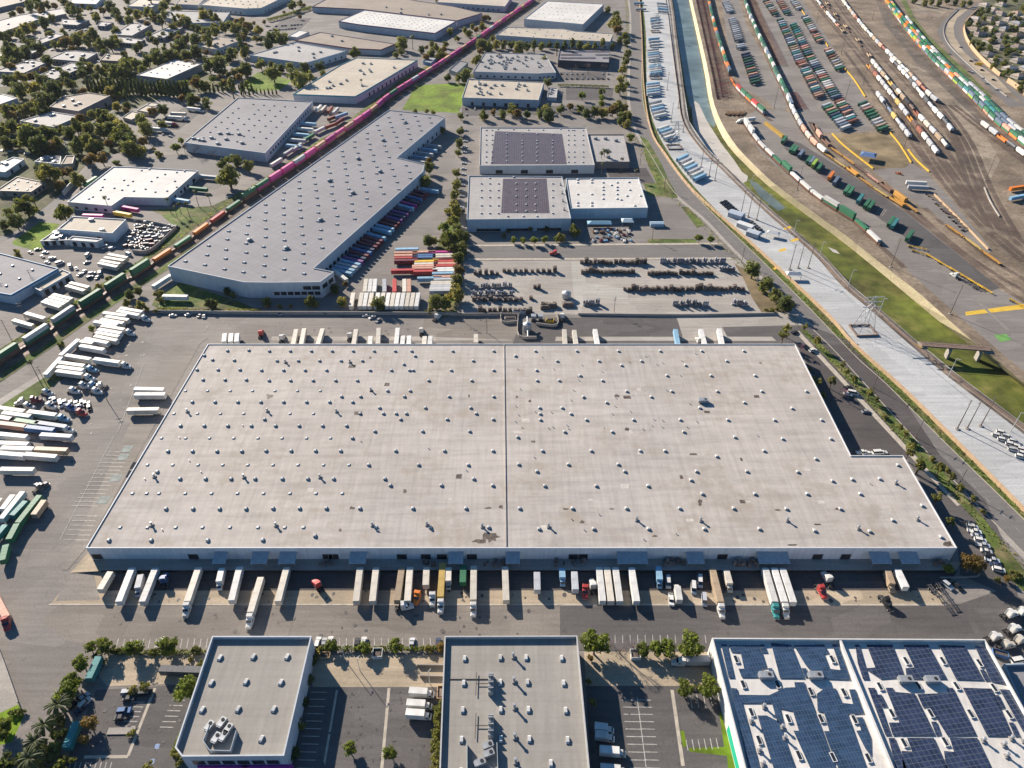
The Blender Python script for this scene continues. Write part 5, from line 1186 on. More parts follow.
simple('flat_canopy', 'small white flat canopy building', 'beside the hedge lined car park', [(288, 36), (297, 37.2), (309, 31.5), (299, 30)], 4, WHITE, 'roof_white', cat='canopy')
simple('small_shed', 'small blue shed beside bushes', 'near the pink train', [(423, 61), (431, 63), (438.5, 55.5), (431, 54)], 4, (.1, .25, .4), 'roof_pale', cat='shed')
simple('small_shed', 'teal grey metal roofed shed', 'between pink train and bright lawn', [(449, 69.5), (457, 72.6), (468, 62.5), (459.5, 60.6)], 5, (.2, .24, .24), 'roof_grey', cat='shed')
E_ = 'beside the tree lined street'
simple('white_top_warehouse', 'big white roofed warehouse', 'north of the cream roofed one', [(524, 18.8), (583, 24.2), (604, 4), (547, .8)], 10, (.5, .51, .52), 'roof_white', sky=(10, 5, 4))
B = simple('cream_long_warehouse', 'long cream roofed warehouse behind a row of trees', 'south of the big white roof', [(496, 35), (563, 39.5), (610, 41.5), (613, 33.6), (575, 31), (562, 28.5), (542, 28), (507, 27)], 9, (.52, .53, .54), 'roof_cream', win=14)
B.px_lights(tile(480, 0, 6.4, [(160, 205), (200, 215), (250, 210), (300, 200), (350, 215), (230, 185), (310, 180), (380, 190), (430, 205), (470, 225), (520, 230), (560, 200), (420, 230), (340, 235), (600, 215), (650, 235), (700, 245), (750, 235), (790, 245), (820, 225), (720, 225), (570, 245)]), 3)
B = simple('dark_front_office', 'dark fronted office roofed with slate grey panels', E_, [(558, 60), (609, 62.5), (610, 50), (560, 49)], 8, (.05, .05, .065), 'roof_grey', win=0, cat='office building')
random.seed(21)
for k in range(7):
    for j in range(3):
        if random.random() < .2: continue
        p = S(564 + k * 7, 51.5 + j * 3.2, B.zr + .3); q = MB(); q.box(-4.2, 4.2, -3, 3, .25, .35, 'solar_old'); q.box(-3.9, 3.9, -.1, .1, 0, .249, 'metal'); B.on_roof('solar_panel', q.data('solar_panel'), *p)
B = simple('equipment_roof_plant', 'grey plant building crowded with rooftop equipment', 'opposite the bright lawn', [(473, 71.5), (537, 73.5), (556, 72.5), (545, 54), (485, 52.5)], 7, (.48, .5, .52), 'roof_mid', units=38, win=8)
B = simple('beige_warehouse', 'beige roofed warehouse beside its small annex', 'next to the bright lawn', [(462, 97.5), (538.5, 100), (544, 82), (468, 79)], 8, (.48, .5, .53), 'roof_cream', units=20, doors=6)
simple('small_annex', 'little flat annex', 'attached to the beige warehouse', [(547, 97), (556.5, 97.7), (557.6, 88), (548.7, 87.5)], 4, WHITE, 'roof_pale', units=3, cat='annex')
# the pair with purple solar roofs
def solar_pair():
    B = Bld('solar_roof_warehouse', 'pale warehouse with a purple field of old solar panels', 'farther from the pallet yard', [(479.5, 165.6), (594.6, 165), (586, 127.6), (480.4, 127.4)], 7.5, (.5, .5, .5), 'roof_pale')
    D = Bld('solar_roof_warehouse', 'pale warehouse with a smaller rusty purple solar field', 'facing the pallet yard', [(466.7, 219.4), (571, 218.4), (562, 176.5), (468.7, 175.6)], 10, (.46, .5, .54), 'roof_pale')
    f = lambda pts: tile(455, 110, 5.12, pts)
    for b_, q, m in ((B, [(183, 277), (572, 277), (548, 122), (206, 108)], 'solar_old'), (D, [(236, 527), (484, 527), (468, 350), (246, 352)], 'solar_old')):
        z = b_.zr + .12; b = MB(); b.poly([(x - b_.c[0], y - b_.c[1], z) for x, y in ccw([S(*p, z) for p in f(q)])], m); b.poly([(x - b_.c[0], y - b_.c[1], z - .08) for x, y in ccw([S(*p, z) for p in f(q)])], 'frame'); ob('solar_array', b.data('solar_array'), b_.roof)
    B.px_lights(f([(x, y) for y in (125, 160, 175, 195, 220, 240, 265) for x in (265, 345, 420, 500)] + [(x, y) for y in (105, 130, 155, 178, 215, 240, 268) for x in (160, 190, 580, 610, 655)] + [(160, 103), (220, 100), (300, 100), (375, 103), (450, 103), (540, 100), (600, 104)]), 2)
    D.px_lights(f([(x, y) for y in (378, 410, 445, 487, 520) for x in (315, 365, 412)] + [(x, y) for y in (378, 412, 448, 490, 530) for x in (135, 178, 222, 500)] + [(350, 545), (270, 545), (420, 545), (178, 350), (300, 345)]), 2)
    D.px_lights(f([(540, 385), (548, 428), (552, 468), (558, 512)]), name='exhaust_fan', me=FAN)
    D.openings(D.facing()[0], 3, 18, .3, 2.4, 'window'); B.openings(B.facing()[0], 4, 6, .3, 3.4, 'dock_door', 'dark', frame=False)
    E = Bld('brown_front_annex', 'low pale roofed annex with brown front', 'attached to the farther solar roof warehouse', [(594.6, 161.8), (629.8, 161.8), (624, 134.4), (588, 134.4)], 6, (.2, .16, .15), 'roof_pale', cat='annex')
    for p in f([(770, 150), (825, 160), (780, 210), (720, 150), (785, 245)]): E.on_roof('air_conditioner', HVAC, *S(*p, E.zr))
    F = Bld('white_roof_annex', 'white roofed annex with light blue front', 'joined to the nearer solar roof warehouse', [(570.6, 208.6), (648, 207.7), (638.6, 177.4), (566, 178.4)], 8.5, (.46, .52, .57), 'roof_white')
    F.px_lights(f([(x, y) for y in (358, 372, 395, 410, 432, 455, 475, 490) for x in (628, 700, 758, 830) if (x + y) % 3] + [(890, 370), (895, 410), (880, 440), (850, 460), (920, 490), (950, 440), (800, 385)]), 3)
solar_pair()

# three front buildings
def front_buildings():
    B = Bld('front_warehouse', 'tan roofed warehouse with a walled rooftop equipment well', 'front row, beside the palm lined lot', [(175, 747.5), (182, 756.5), (284, 755.7), (311.5, 636.2), (212.3, 636.2)], 10.4, (.52, .54, .57), 'roof_tan', 1.5)
    f = lambda pts: tile(170, 628, 5.4857, pts)
    B.px_lights(f([(275, 165), (458, 160), (643, 160), (228, 303), (417, 297), (609, 300), (178, 450), (374, 447), (570, 447), (502, 610)]), rz=1.3, me=HOOD)
    for p in f([(290, 525), (222, 545), (260, 610), (325, 560), (300, 600)]): B.on_roof('air_conditioner', HVAC, *S(*p, B.zr), 1.2)
    scr = [S(*p, B.zr + 2) for p in f([(215, 530), (180, 615), (215, 668), (330, 672), (362, 560)])]; b = MB()
    for a, c in zip(scr, scr[1:]):
        d = (Vector(c) - Vector(a)).normalized().orthogonal() * .1; L = [(a[0] - d.x, a[1] - d.y), (c[0] - d.x, c[1] - d.y), (c[0] + d.x, c[1] + d.y), (a[0] + d.x, a[1] + d.y)]
        L = [(x - B.c[0], y - B.c[1]) for x, y in L]
        b.mesh([(*p, B.zr) for p in L] + [(*p, B.zr + 1.9) for p in L], [(0, 1, 5, 4), (1, 2, 6, 5), (2, 3, 7, 6), (3, 0, 4, 7), (4, 5, 6, 7)], 'canopy')
    ob('screen_wall', b.data('screen_wall'), B.roof)
    e = B.edge_at(230, 756); B.openings(e, 6, 6, 4.8, 7.4); 
    q = MB(); q.box(-8, 8, -.6, -.05, 1, 4.4, 'trim')
    for t in (.35, .8):
        p, c = Vector(B.L[e]), Vector(B.L[(e + 1) % 5]); ob('painted_panel', q.data('painted_panel'), B.t, (*(p.lerp(c, t)), 0), math.atan2((c - p).y, (c - p).x), (.3, .03, .25))
    B2 = Bld('front_warehouse', 'tan roofed warehouse with tall rooftop pipe racks', 'front row, between the two car parks', [(444.6, 636.2), (577.2, 635.7), (592.5, 800), (438.3, 800)], 10, (.48, .47, .46), 'roof_tan', 1.5)
    f = lambda pts: tile(430, 628, 5.488, pts)
    B2.px_lights(f([(190, 170), (386, 165), (527, 165), (722, 168), (185, 305), (386, 300), (535, 300), (733, 305), (180, 452), (388, 450), (540, 450), (744, 455), (173, 615), (388, 612), (545, 612), (755, 617), (663, 745), (170, 790)]), rz=1.57, me=HOOD)
    B2.px_lights(f([(458, 160), (462, 295), (464, 440), (466, 602), (470, 738)]), name='exhaust_fan', me=fan_mesh(2.6))
    r = MB()
    for k in range(7): r.box(-.9, .9, k * 1.1 - 4, k * 1.1 - 3.7, 0, 3.2 if k % 2 else 2.4, 'metal')
    for x in (-.7, 0, .7): r.cyl((x, -4, 2.0), (x, 3.2, 2.0), .16, .16, 6, 'metal')
    r.box(-5, -1, -.1, .1, .5, .7, 'frame'); r.box(-5.2, -5, -4.2, 4.2, .5, .7, 'frame')
    for p in f([(335, 310), (335, 540)]): B2.on_roof('pipe_rack', r.data('pipe_rack'), *S(*p, B2.zr), 0)
    for p in f([(320, 650), (325, 695), (275, 745)]): B2.on_roof('air_conditioner', HVAC, *S(*p, B2.zr), .4)
    w = MB(); w.box(-.1, .1, -4.5, 4.5, 0, 2.4, 'canopy')
    for p in f([(205, 720), (370, 725)]): B2.on_roof('screen_wall', w.data('screen_wall'), *S(*p, B2.zr), .05)
    b = MB(); p, q = S(*f([(105, 282)])[0], B2.zr), S(*f([(330, 272)])[0], B2.zr); b.box(p[0], q[0], p[1] - .1, p[1] + .1, .05, .25, 'frame'); b.v = [(x - B2.c[0], y - B2.c[1], z + B2.zr) for x, y, z in b.v]; ob('conduit', b.data('conduit'), B2.roof)
    B3 = Bld('solar_warehouse', 'white walled warehouse covered in blue and navy solar panels', 'in the front row', [(712, 638), (985, 639.4), (1024, 709), (1075, 800), (753, 800)], 10, (.66, .64, .6), 'roof_white', 1.6)
    f = lambda pts: tile(700, 630, 5.565, pts); g = lambda pts: tile(860, 600, 4.573, pts); z = B3.zr + .35
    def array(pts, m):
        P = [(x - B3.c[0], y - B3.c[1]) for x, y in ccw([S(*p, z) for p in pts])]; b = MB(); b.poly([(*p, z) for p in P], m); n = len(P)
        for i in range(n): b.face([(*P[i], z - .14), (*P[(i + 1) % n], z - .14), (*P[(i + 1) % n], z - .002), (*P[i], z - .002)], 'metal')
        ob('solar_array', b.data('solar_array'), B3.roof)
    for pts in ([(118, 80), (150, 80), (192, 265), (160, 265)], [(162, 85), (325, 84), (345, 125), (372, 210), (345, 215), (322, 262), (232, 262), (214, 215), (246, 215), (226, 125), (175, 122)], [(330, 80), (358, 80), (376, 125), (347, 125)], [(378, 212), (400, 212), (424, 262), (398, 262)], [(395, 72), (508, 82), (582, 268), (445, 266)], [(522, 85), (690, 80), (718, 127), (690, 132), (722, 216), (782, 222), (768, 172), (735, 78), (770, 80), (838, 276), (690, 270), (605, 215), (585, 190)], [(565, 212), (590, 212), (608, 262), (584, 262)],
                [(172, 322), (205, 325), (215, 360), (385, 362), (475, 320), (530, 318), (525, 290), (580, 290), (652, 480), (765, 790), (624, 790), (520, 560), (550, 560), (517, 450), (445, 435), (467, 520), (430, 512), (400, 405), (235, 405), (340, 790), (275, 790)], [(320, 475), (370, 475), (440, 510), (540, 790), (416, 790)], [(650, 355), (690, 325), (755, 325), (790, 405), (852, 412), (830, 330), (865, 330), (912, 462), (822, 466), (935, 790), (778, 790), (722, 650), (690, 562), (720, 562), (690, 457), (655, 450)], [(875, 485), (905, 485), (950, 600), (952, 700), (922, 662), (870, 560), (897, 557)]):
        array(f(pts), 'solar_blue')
    for pts in ([(-22, 203), (-4, 203), (42, 362), (14, 362), (-10, 290)], [(30, 204), (148, 204), (205, 352), (95, 360), (22, 312), (70, 308)], [(200, 205), (312, 205), (397, 360), (215, 360), (208, 312), (248, 308)], [(360, 206), (478, 209), (566, 366), (440, 362)], [(525, 211), (580, 215), (668, 385), (600, 372)], [(548, 318), (568, 318), (594, 368), (572, 368)],
                [(36, 401), (68, 402), (142, 617), (116, 617)], [(76, 432), (98, 432), (126, 488), (102, 488)], [(117, 401), (150, 401), (160, 420), (250, 428), (344, 618), (150, 618), (132, 560), (180, 560)], [(262, 430), (400, 425), (402, 400), (425, 402), (532, 617), (400, 620), (325, 500), (288, 490)], [(325, 556), (350, 556), (372, 618), (348, 618)], [(470, 401), (602, 405), (698, 622), (582, 620)], [(612, 435), (635, 435), (664, 494), (640, 494)], [(638, 408), (690, 410), (770, 570), (745, 600)], [(680, 560), (702, 560), (732, 622), (708, 622)],
                [(130, 630), (158, 630), (222, 790), (170, 790)], [(215, 630), (337, 630), (410, 790), (200, 790), (190, 690), (238, 692)], [(410, 630), (536, 630), (612, 790), (396, 790), (384, 690), (430, 694)]):
        array(g(pts), 'solar')
    B3.px_lights(f([(200, 165), (240, 305), (285, 460), (328, 615), (735, 165), (800, 350), (490, 495), (672, 495), (858, 500), (550, 700), (740, 710), (935, 715), (430, 305), (616, 345)]) + g([(210, 280), (378, 280), (545, 290), (90, 397), (265, 393), (440, 395), (612, 403), (145, 520), (322, 520), (505, 522), (680, 525), (200, 655), (388, 650)]), 3, .14, me=FLAT)
    for p in f([(365, 262), (640, 262)]) + g([(205, 372), (325, 372)]): B3.on_roof('air_conditioner', HVAC_BIG, *S(*p, B3.zr))
    B3.px_lights(f([(355, 430), (285, 512), (330, 675), (350, 750), (458, 545), (470, 605)]) + g([(562, 645), (655, 665), (668, 715), (690, 635), (745, 645)]), name='exhaust_fan', me=FAN)
    b = MB(); pts = [S(*p, B3.h) for p in ((840, 639), (893, 768), (907, 800))]
    for a, c in zip(pts, pts[1:]):
        L = [(a[0] - .4, a[1]), (c[0] - .4, c[1]), (c[0] + .4, c[1]), (a[0] + .4, a[1])]; L = [(x - B3.c[0], y - B3.c[1]) for x, y in L]
        b.mesh([(*p, B3.zr) for p in L] + [(*p, B3.h - .05) for p in L], [(0, 1, 5, 4), (2, 3, 7, 6), (3, 0, 4, 7), (1, 2, 6, 5), (7, 6, 5, 4)], 'roof_white')
    ob('fire_wall', b.data('fire_wall'), B3.roof)
    e = B3.edge_at(725, 690); B3.openings(e, 1, 14, .6, 4.5, 'painted_panel', 'trim', at=(.66,), frame=False)
    for o in B3.t.children:
        if o.name.startswith('painted_panel'): o.color = (.02, .4, .24, 1)
    C = Bld('edge_building', 'blue grey building with high parapet at the right edge', 'beside the solar panel warehouse', [(1004, 664), (1060, 662), (1080, 720), (1032, 728)], 5, (.4, .45, .5), 'roof_grey', 1.2, 'building')
front_buildings()
# houses beyond the freeway
random.seed(31)
hm = {}
for i, (w, d) in enumerate(((15, 11), (13, 13), (18, 10))):
    b = MB(); b.box(-w / 2, w / 2, -d / 2, d / 2, 0, 3, 'trim'); r = MB(); e = .5; k = min(w, d) / 2
    x0, y0 = w / 2 + e, d / 2 + e; rx = max(.3, w / 2 - k); 
    r.mesh([(-x0, -y0, 3.001), (x0, -y0, 3.001), (x0, y0, 3.001), (-x0, y0, 3.001), (-rx, 0, 5.6), (rx, 0, 5.6)], [(0, 1, 5, 4), (1, 2, 5), (2, 3, 4, 5), (3, 0, 4), (3, 2, 1, 0)], 'tile')
    g = MB()
    for x in (-w * .3, 0, w * .3): g.box(x - .8, x + .8, -d / 2 - .05, -d / 2 + .02, 1, 2.3, 'glass')
    c = MB(); c.box(w * .2, w * .2 + .9, 1, 1.9, 4, 6, 'block')
    hm[i] = (b.data('wall'), r.data('roof'), g.data('window'), c.data('chimney'))
HOUSES = []
for row in range(14):
    for colm in range(9):
        p = Vector(S(968, 84)) + Vector((colm * 25 + row * 5.0 - 10, row * 32 - 5)); q = pix(p.x, p.y)
        lim = 966 + max(0, (q[1] - 40)) * 1.08 if q[1] > 40 else (968 if q[1] > 18 else 980)
        if not (lim + 4 < q[0] < 1032 and -4 < q[1] < 92) or random.random() < .1: continue
        rc = random.choice(((.3, .21, .165), (.34, .29, .26), (.22, .17, .15), (.38, .3, .24), (.26, .26, .28))); i = random.randrange(3)
        nm = {(.3, .21, .165): 'brown', (.34, .29, .26): 'taupe', (.22, .17, .15): 'dark brown', (.38, .3, .24): 'tan', (.26, .26, .28): 'grey'}[rc]
        t = thing('house', nm + ' hip roofed house', 'in the area beyond the freeway', 'house', (p.x + random.uniform(-2, 2), p.y + random.uniform(-4, 4), 0), .3 + random.choice((0, 1.57)), 'houses beyond the freeway'); HOUSES.append(p)
        ob('wall', hm[i][0], t, color=(.4, .36, .31)); rf = ob('roof', hm[i][1], t, color=rc); ob('window', hm[i][2], t); ob('chimney', hm[i][3], rf)
# ------------------------------------------------------------------ trailers, tractors, cars
def place(a, c, z):
    p, q = Vector(S(*a, z)), Vector(S(*c, z)); d = q - p
    return (p + q) / 2, math.atan2(d.y, d.x), d.length, p, q
def trailer(col, a, c, where, group, proto=None, z=4.1, name='semi_trailer', look=None, share=False):
    m, h, l, p, q = place(a, c, z)
    pr = proto or ('trailer' if l > 12 else 'short_trailer')
    return spawn(pr, name, look or ('%s %s trailer' % (col, 'semi' if l > 12 else 'short')), where, 'trailer', (m.x, m.y, 0), h, PAL[col], group, share), h, q
def tractor(col, at, h, where, group, z=1.5, proto='tractor', look=None):
    p = S(*at, z)
    return spawn(proto, 'truck_tractor', look or col + ' truck tractor', where, 'truck', (*p, 0), h, PAL[col], group)
def hitched(col, q, h, where, group):
    p = q + Vector((math.cos(h), math.sin(h))) * 1.9
    return spawn('tractor', 'truck_tractor', col + ' hitched tractor', where, 'truck', (p.x, p.y, 0), h, PAL[col], group)
D = 'backed to the front dock platform'; DG = 'trailers along the front docks'
F = [('cream', 109.5, 572, 100, 588), ('white', 131.5, 567.5, 118.3, 601), ('white', 155, 567.5, 141.7, 601), ('cream', 198, 567.5, 187, 600, 'white'), ('white', 239.4, 566, 231, 600), ('cream', 260.5, 577, 250.3, 611, 'white'),
     ('cream', 286.5, 566.6, 277.6, 601), ('cream', 360, 566.6, 355.8, 601), ('cream', 376, 566.6, 372.2, 601), ('tan', 401.9, 566, 397, 600), ('cream', 410, 566, 407.3, 601), ('cream', 426.6, 566, 425.6, 585.5),
     ('mustard', 442.5, 566, 440.6, 592.5), ('green', 463.3, 566, 462.8, 580), ('cream', 473.8, 565, 473.3, 599.5, 'white'), ('cream', 505, 565, 506.3, 601), ('silver', 537, 571, 537.5, 590), ('silver', 574.5, 572, 575.6, 588),
     ('white', 599.2, 566.7, 603, 600.5), ('cream', 607, 566.7, 611.3, 601), ('white', 615.5, 566.7, 620.2, 601), ('white', 631.6, 566.7, 637, 601), ('tan', 712.5, 567.4, 721, 601, 'white'),
     ('white', 765.6, 567.4, 775.3, 601, 'teal'), ('white', 774.5, 567.4, 785, 601, 'white'), ('white', 782.8, 567.4, 794, 602), ('white', 898, 568.6, 906.7, 586.6)]
for r in F:
    t, h, q = trailer(r[0], r[1:3], r[3:5], D, DG)
    if len(r) > 5: hitched(r[5], q, h, 'at the front docks', 'tractors at the front docks')
BT = 'at the front docks'
for col, cc, a, c in (('pale grey', 'white', (142.5, 572), (136, 598)), ('white', 'white', (223, 567), (217.8, 590)), ('cream', 'white', (448.8, 566), (448.1, 590)), ('light blue', 'white', (658.4, 569), (660, 584)),
                  ('cream', 'white', (725.3, 569), (731.5, 592)), ('tan', 'white', (886, 568.6), (894.5, 593)), ('white', 'white', (679.5, 602), (676.5, 583))):
    m, h, l, p, q = place(a, c, 2.5); spawn('box_truck', 'box_truck', col + ' box truck', 'parked ' + BT, 'truck', (m.x, m.y, 0), h, PAL[col], 'box trucks at the front docks')
for col, at, hd in (('blue', (164.2, 580), 100), ('red', (317.5, 585), 130), ('orange', (417.5, 596), -100), ('white', (432.8, 597.5), -88), ('white', (441, 604.5), -90), ('white', (404, 606.5), 10), ('red', (585.3, 590), -95), ('white', (593, 586), 95), ('red', (821, 590), -80), ('white', (828, 579), 100), ('black', (886, 602), -75)):
    tractor(col, at, R(hd), 'standing free at the front docks', 'free tractors at the front docks')
for pr, cat, col, a, c in (('small_box_truck', 'truck', 'light blue', (562, 574), (562.6, 582)), ('van', 'van', 'white', (668, 576.5), (668.6, 586)), ('pickup', 'pickup truck', 'white', (671, 593), (671.8, 604)), ('van', 'van', 'white', (700, 574), (700.5, 587)), ('van', 'van', 'white', (693.5, 580), (694.2, 594)), ('van', 'van', 'silver', (704, 592), (705, 606))):
    m, h, l, p, q = place(a, c, 1.5); spawn(pr, pr, col + ' ' + pr.replace('_', ' '), 'parked among the front docks', cat, (m.x, m.y, 0), h, PAL[col], 'vans at the front docks')
for a, c in (((935, 592), (944, 603)), ((941, 588.5), (950, 600.5))):
    m, h, l, p, q = place(a, c, 1); spawn('bare_chassis', 'container_chassis', 'empty black chassis', 'at the east end of the docks', 'trailer', (m.x, m.y, 0), h, PAL['dark grey'], 'bare chassis at the docks')
# left yard
Y = 'in the left truck yard'; YG = 'trailers in the left truck yard'
f = lambda *q: [(x / 6.4, 300 + y / 6.4) for x, y in q]
g = lambda *q: [(x / 6.4, 400 + y / 6.4) for x, y in q]
for col, fn, a, c, tr in [('white', f, (735, 62), (900, 95), 'white'), ('white', f, (760, 46), (915, 72), 0), ('white', f, (650, 75), (815, 97), 0), ('cream', f, (665, 98), (830, 125), 0), ('cream', f, (650, 120), (780, 142), 0), ('white', f, (590, 132), (760, 157), 0),
                      ('cream', f, (640, 158), (800, 185), 'white'), ('white', f, (615, 180), (785, 210), 0), ('cream', f, (600, 200), (770, 232), 0), ('cream', f, (590, 222), (760, 258), 0), ('white', f, (530, 240), (700, 272), 0), ('cream', f, (505, 258), (600, 272), 0), ('white', f, (498, 285), (675, 315), 0),
                      ('white', f, (500, 247), (385, 350), 0), ('white', f, (385, 365), (290, 470), 0), ('white', f, (410, 347), (585, 375), 0), ('white', f, (590, 370), (770, 395), 'white'), ('cream', f, (360, 392), (550, 418), 'light blue'), ('white', f, (350, 420), (545, 445), 0), ('cream', f, (345, 447), (535, 472), 'white'),
                      ('cream', g, (-20, 42), (150, 66), 0), ('white', g, (-5, 72), (210, 102), 0), ('cream', g, (165, 66), (365, 92), 'light blue'), ('white', g, (-60, 95), (75, 118), 0), ('green', g, (75, 118), (232, 142), 0), ('slate', g, (232, 138), (395, 162), 'white'),
                      ('peach', g, (-10, 142), (160, 162), 0), ('blue', g, (162, 165), (335, 185), 0), ('white', g, (-10, 212), (155, 228), 0), ('silver', g, (250, 215), (460, 228), 0), ('white', g, (-20, 268), (170, 277), 0), ('white', g, (0, 300), (215, 308), 0), ('tan', g, (218, 305), (430, 314), 0),
                      ('white', g, (-40, 333), (145, 347), 0), ('white', g, (145, 340), (370, 358), 0), ('cream', g, (0, 437), (210, 440), 0),
                      ('cream', g, (0, 622), (-70, 720), 0), ('white', g, (90, 590), (0, 708), 0), ('white', g, (135, 592), (12, 745), 0), ('teal', g, (170, 632), (62, 745), 0), ('green', g, (240, 618), (120, 768), 0), ('tan', g, (290, 622), (200, 745), 0), ('teal', g, (35, 790), (-60, 900), 0), ('green', g, (112, 775), (45, 900), 0), ('green', g, (40, 905), (5, 1040), 0)]:
    P = fn(a, c); t, h, q = trailer(col, P[0], P[1], 'parked ' + Y, YG)
    if tr: hitched(tr, q, h, Y, 'tractors in the left truck yard')
for pr, col, at, hd in (('tractor', 'white', (300, 592), -15), ('tractor', 'white', (470, 582), -10), ('tractor', 'silver', (532, 550), -12), ('tractor', 'white', (615, 585), -10), ('tractor', 'light blue', (595, 548), -14), ('tractor', 'white', (640, 552), 190), ('tractor', 'white', (320, 680), -15), ('tractor', 'white', (140, 652), 200), ('tractor', 'maroon', (220, 640), 10), ('tractor', 'silver', (180, 682), -10), ('tractor', 'blue', (448, 690), -20), ('tractor', 'red', (515, 722), -15)):
    p = f(at)[0]; tractor(col, p, R(hd), 'parked loose ' + Y, 'loose tractors in the left yard', proto=pr)
for col, at in (('white', (322, 632)), ('silver', (348, 640)), ('maroon', (380, 650)), ('white', (412, 652)), ('grey', (450, 658)), ('white', (485, 660)), ('silver', (525, 658)), ('black', (545, 665)), ('white', (565, 665)), ('blue', (500, 680)), ('black', (570, 690)), ('silver', (390, 668))):
    p = S(*f(at)[0], .8); spawn('suv' if col in ('black', 'silver') else 'sedan', 'parked_car', col + ' car', 'among the tractors ' + Y, 'car', (*p, 0), R(-60), PAL[col], 'cars in the left truck yard')
tractor('dark grey', g((255, 557))[0], R(60), 'standing alone ' + Y, 'loose tractors in the left yard'); tractor('red', (6.5, 622), R(-62), 'leaving by the left edge', 'loose tractors in the left yard')
trailer('peach', (-6, 594), (4.5, 614), 'behind the red tractor at the left edge', YG)
for col, a, c in (('white', (160, 388.6), (137.5, 388)), ('white', (161, 393.5), (138, 393.5)), ('cream', (157, 408.3), (128.3, 408.8))): trailer(col, a, c, 'backed to the west side of the main warehouse', 'trailers at the west wall')
# rear docks
for col, a, c in [('white', tile(256, 192, 4, [q])[0], tile(256, 192, 4, [r])[0]) if True else 0 for q, r in (((148, 606), (160, 550)), ((180, 606), (193, 543)), ((247, 606), (266, 545)), ((390, 606), (400, 550)), ((455, 606), (458, 576)), ((487, 606), (491, 540)), ((560, 606), (567, 540)), ((585, 606), (588, 573)), ((610, 606), (613, 573)), ((672, 606), (675, 578)), ((695, 606), (698, 575)), ((880, 606), (880, 560))) for col in ('cream',)]:
    trailer('cream' if int(a[0]) % 3 else 'white', a, c, 'backed to the main warehouse rear dock', 'trailers along the rear docks')
for col, q, r in (('cream', (213, 606), (210, 552)), ('cream', (257, 606), (250, 557)), ('white', (343, 606), (333, 550)), ('light blue', (665, 606), (655, 550)), ('white', (772, 606), (757, 550)), ('white', (842, 606), (830, 545))):
    a, c = tile(512, 192, 4, [q, r]); trailer(col, a, c, 'backed to the main warehouse rear dock', 'trailers along the rear docks')
for x in (224, 230.5, 236.5): trailer('white', (x - .4, 341.5), (x + .6, 332.5), 'at the north-west corner of the main warehouse', 'trailers along the rear docks')
for col, at, hd in (('red', (261, 333.5), 95), ('white', (282, 338), 90), ('white', (350, 336), 90), ('white', (421.5, 331), 95), ('white', (437, 317), 60), ('white', (562.5, 316.5), 80), ('white', (699, 341), 100)): tractor(col, at, R(hd), 'in the rear court of the main warehouse', 'tractors in the rear court')
# court of the long warehouse
LW = 'docked at the long grey warehouse'
cols = ['light blue', 'light blue', 'pale grey', 'light blue', 'purple', 'navy', 'maroon', 'blue', 'navy', 'maroon', 'maroon', 'maroon', 'light blue', 'silver', 'light blue', 'light blue', 'maroon', 'maroon', 'purple', 'navy', 'purple', 'navy', 'light blue', 'magenta', 'navy', 'blue', 'maroon', 'maroon']
for k, col in enumerate(cols):
    if k in (13,): continue
    t = k / 27; x, y = 331 + t * 80, 268.5 - t * 79
    trailer(col, (x, y - 1), (x + 21 - 4.5 * t, y + 4.3 - .8 * t), LW, 'trailers at the long warehouse', proto='far_trailer')
for k in range(5): trailer('light blue' if k % 2 else 'pale grey', (408 + k * 4.2, 158.6 - k * 3.9), (425.5 + k * 4, 161.5 - k * 3.9), 'docked in the long warehouse notch', 'trailers at the long warehouse', proto='far_trailer')
CB = 'in the block by the long warehouse'; f = lambda *q: [(320 + x / 6.4, 210 + y / 6.4) for x, y in q]
for col, x0, x1, ys in (('light blue', 605, 507, (243,)), ('peach', 608, 492, (266, 284)), ('red', 605, 495, (300,)), ('maroon', 604, 496, (316,)), ('red', 588, 475, (378,)), ('peach', 720, 612, (262, 352, 366)), ('blue', 726, 605, (283, 296)), ('yellow', 736, 628, (322,)), ('cream', 732, 626, (338,)), ('red', 735, 616, (385,)), ('light blue', 757, 645, (428,)),
                     ('magenta', 815, 718, (262,)), ('cream', 860, 730, (280, 294)), ('red', 860, 748, (322, 350)), ('peach', 858, 745, (336, 420)), ('white', 862, 735, (368, 382)), ('light blue', 850, 740, (398,)), ('silver', 858, 755, (436,)), ('cream', 856, 720, (456, 468)), ('silver', 852, 715, (482,)), ('white', 850, 713, (496,)), ('silver', 846, 715, (508,))):
    for y in ys: a, c = f((x0, y), (x1, y + 2)); trailer(col, a, c, CB, 'trailers parked in a block', proto='far_trailer')
for col, x in (('cream', 262), ('white', 292), ('cream', 325), ('white', 366), ('cream', 400), ('white', 434), ('cream', 466), ('white', 497), ('white', 529), ('cream', 561), ('cream', 592), ('white', 624), ('cream', 207)):
    a, c = f((x + 6, 528), (x - 9, 612)); trailer(col, a, c, 'in the row along the rear court wall', 'trailers along the wall', proto='far_trailer')
for col, x in (('cream', 293), ('white', 323), ('white', 352), ('silver', 412), ('red', 476), ('cream', 540), ('peach', 569)):
    a, c = f((x - 7, 517), (x + 2, 440)) if x < 400 else f((x, 518), (x, 440)); trailer(col, a, c, 'in the second row behind the rear court wall', 'trailers along the wall', proto='far_trailer')
for col, a, c in (('white', (337, 271.5), (344, 277)), ('dark grey', (448, 208.5), (461, 208.5)), ('light blue', (424.5, 188), (434, 189.5)), ('white', (154, 284.5), (169, 275)), ('white', (162, 295), (187.5, 295.5))): trailer(col, a, c, 'parked alone near the long grey warehouse', 'single trailers by the long warehouse', proto='far_trailer')
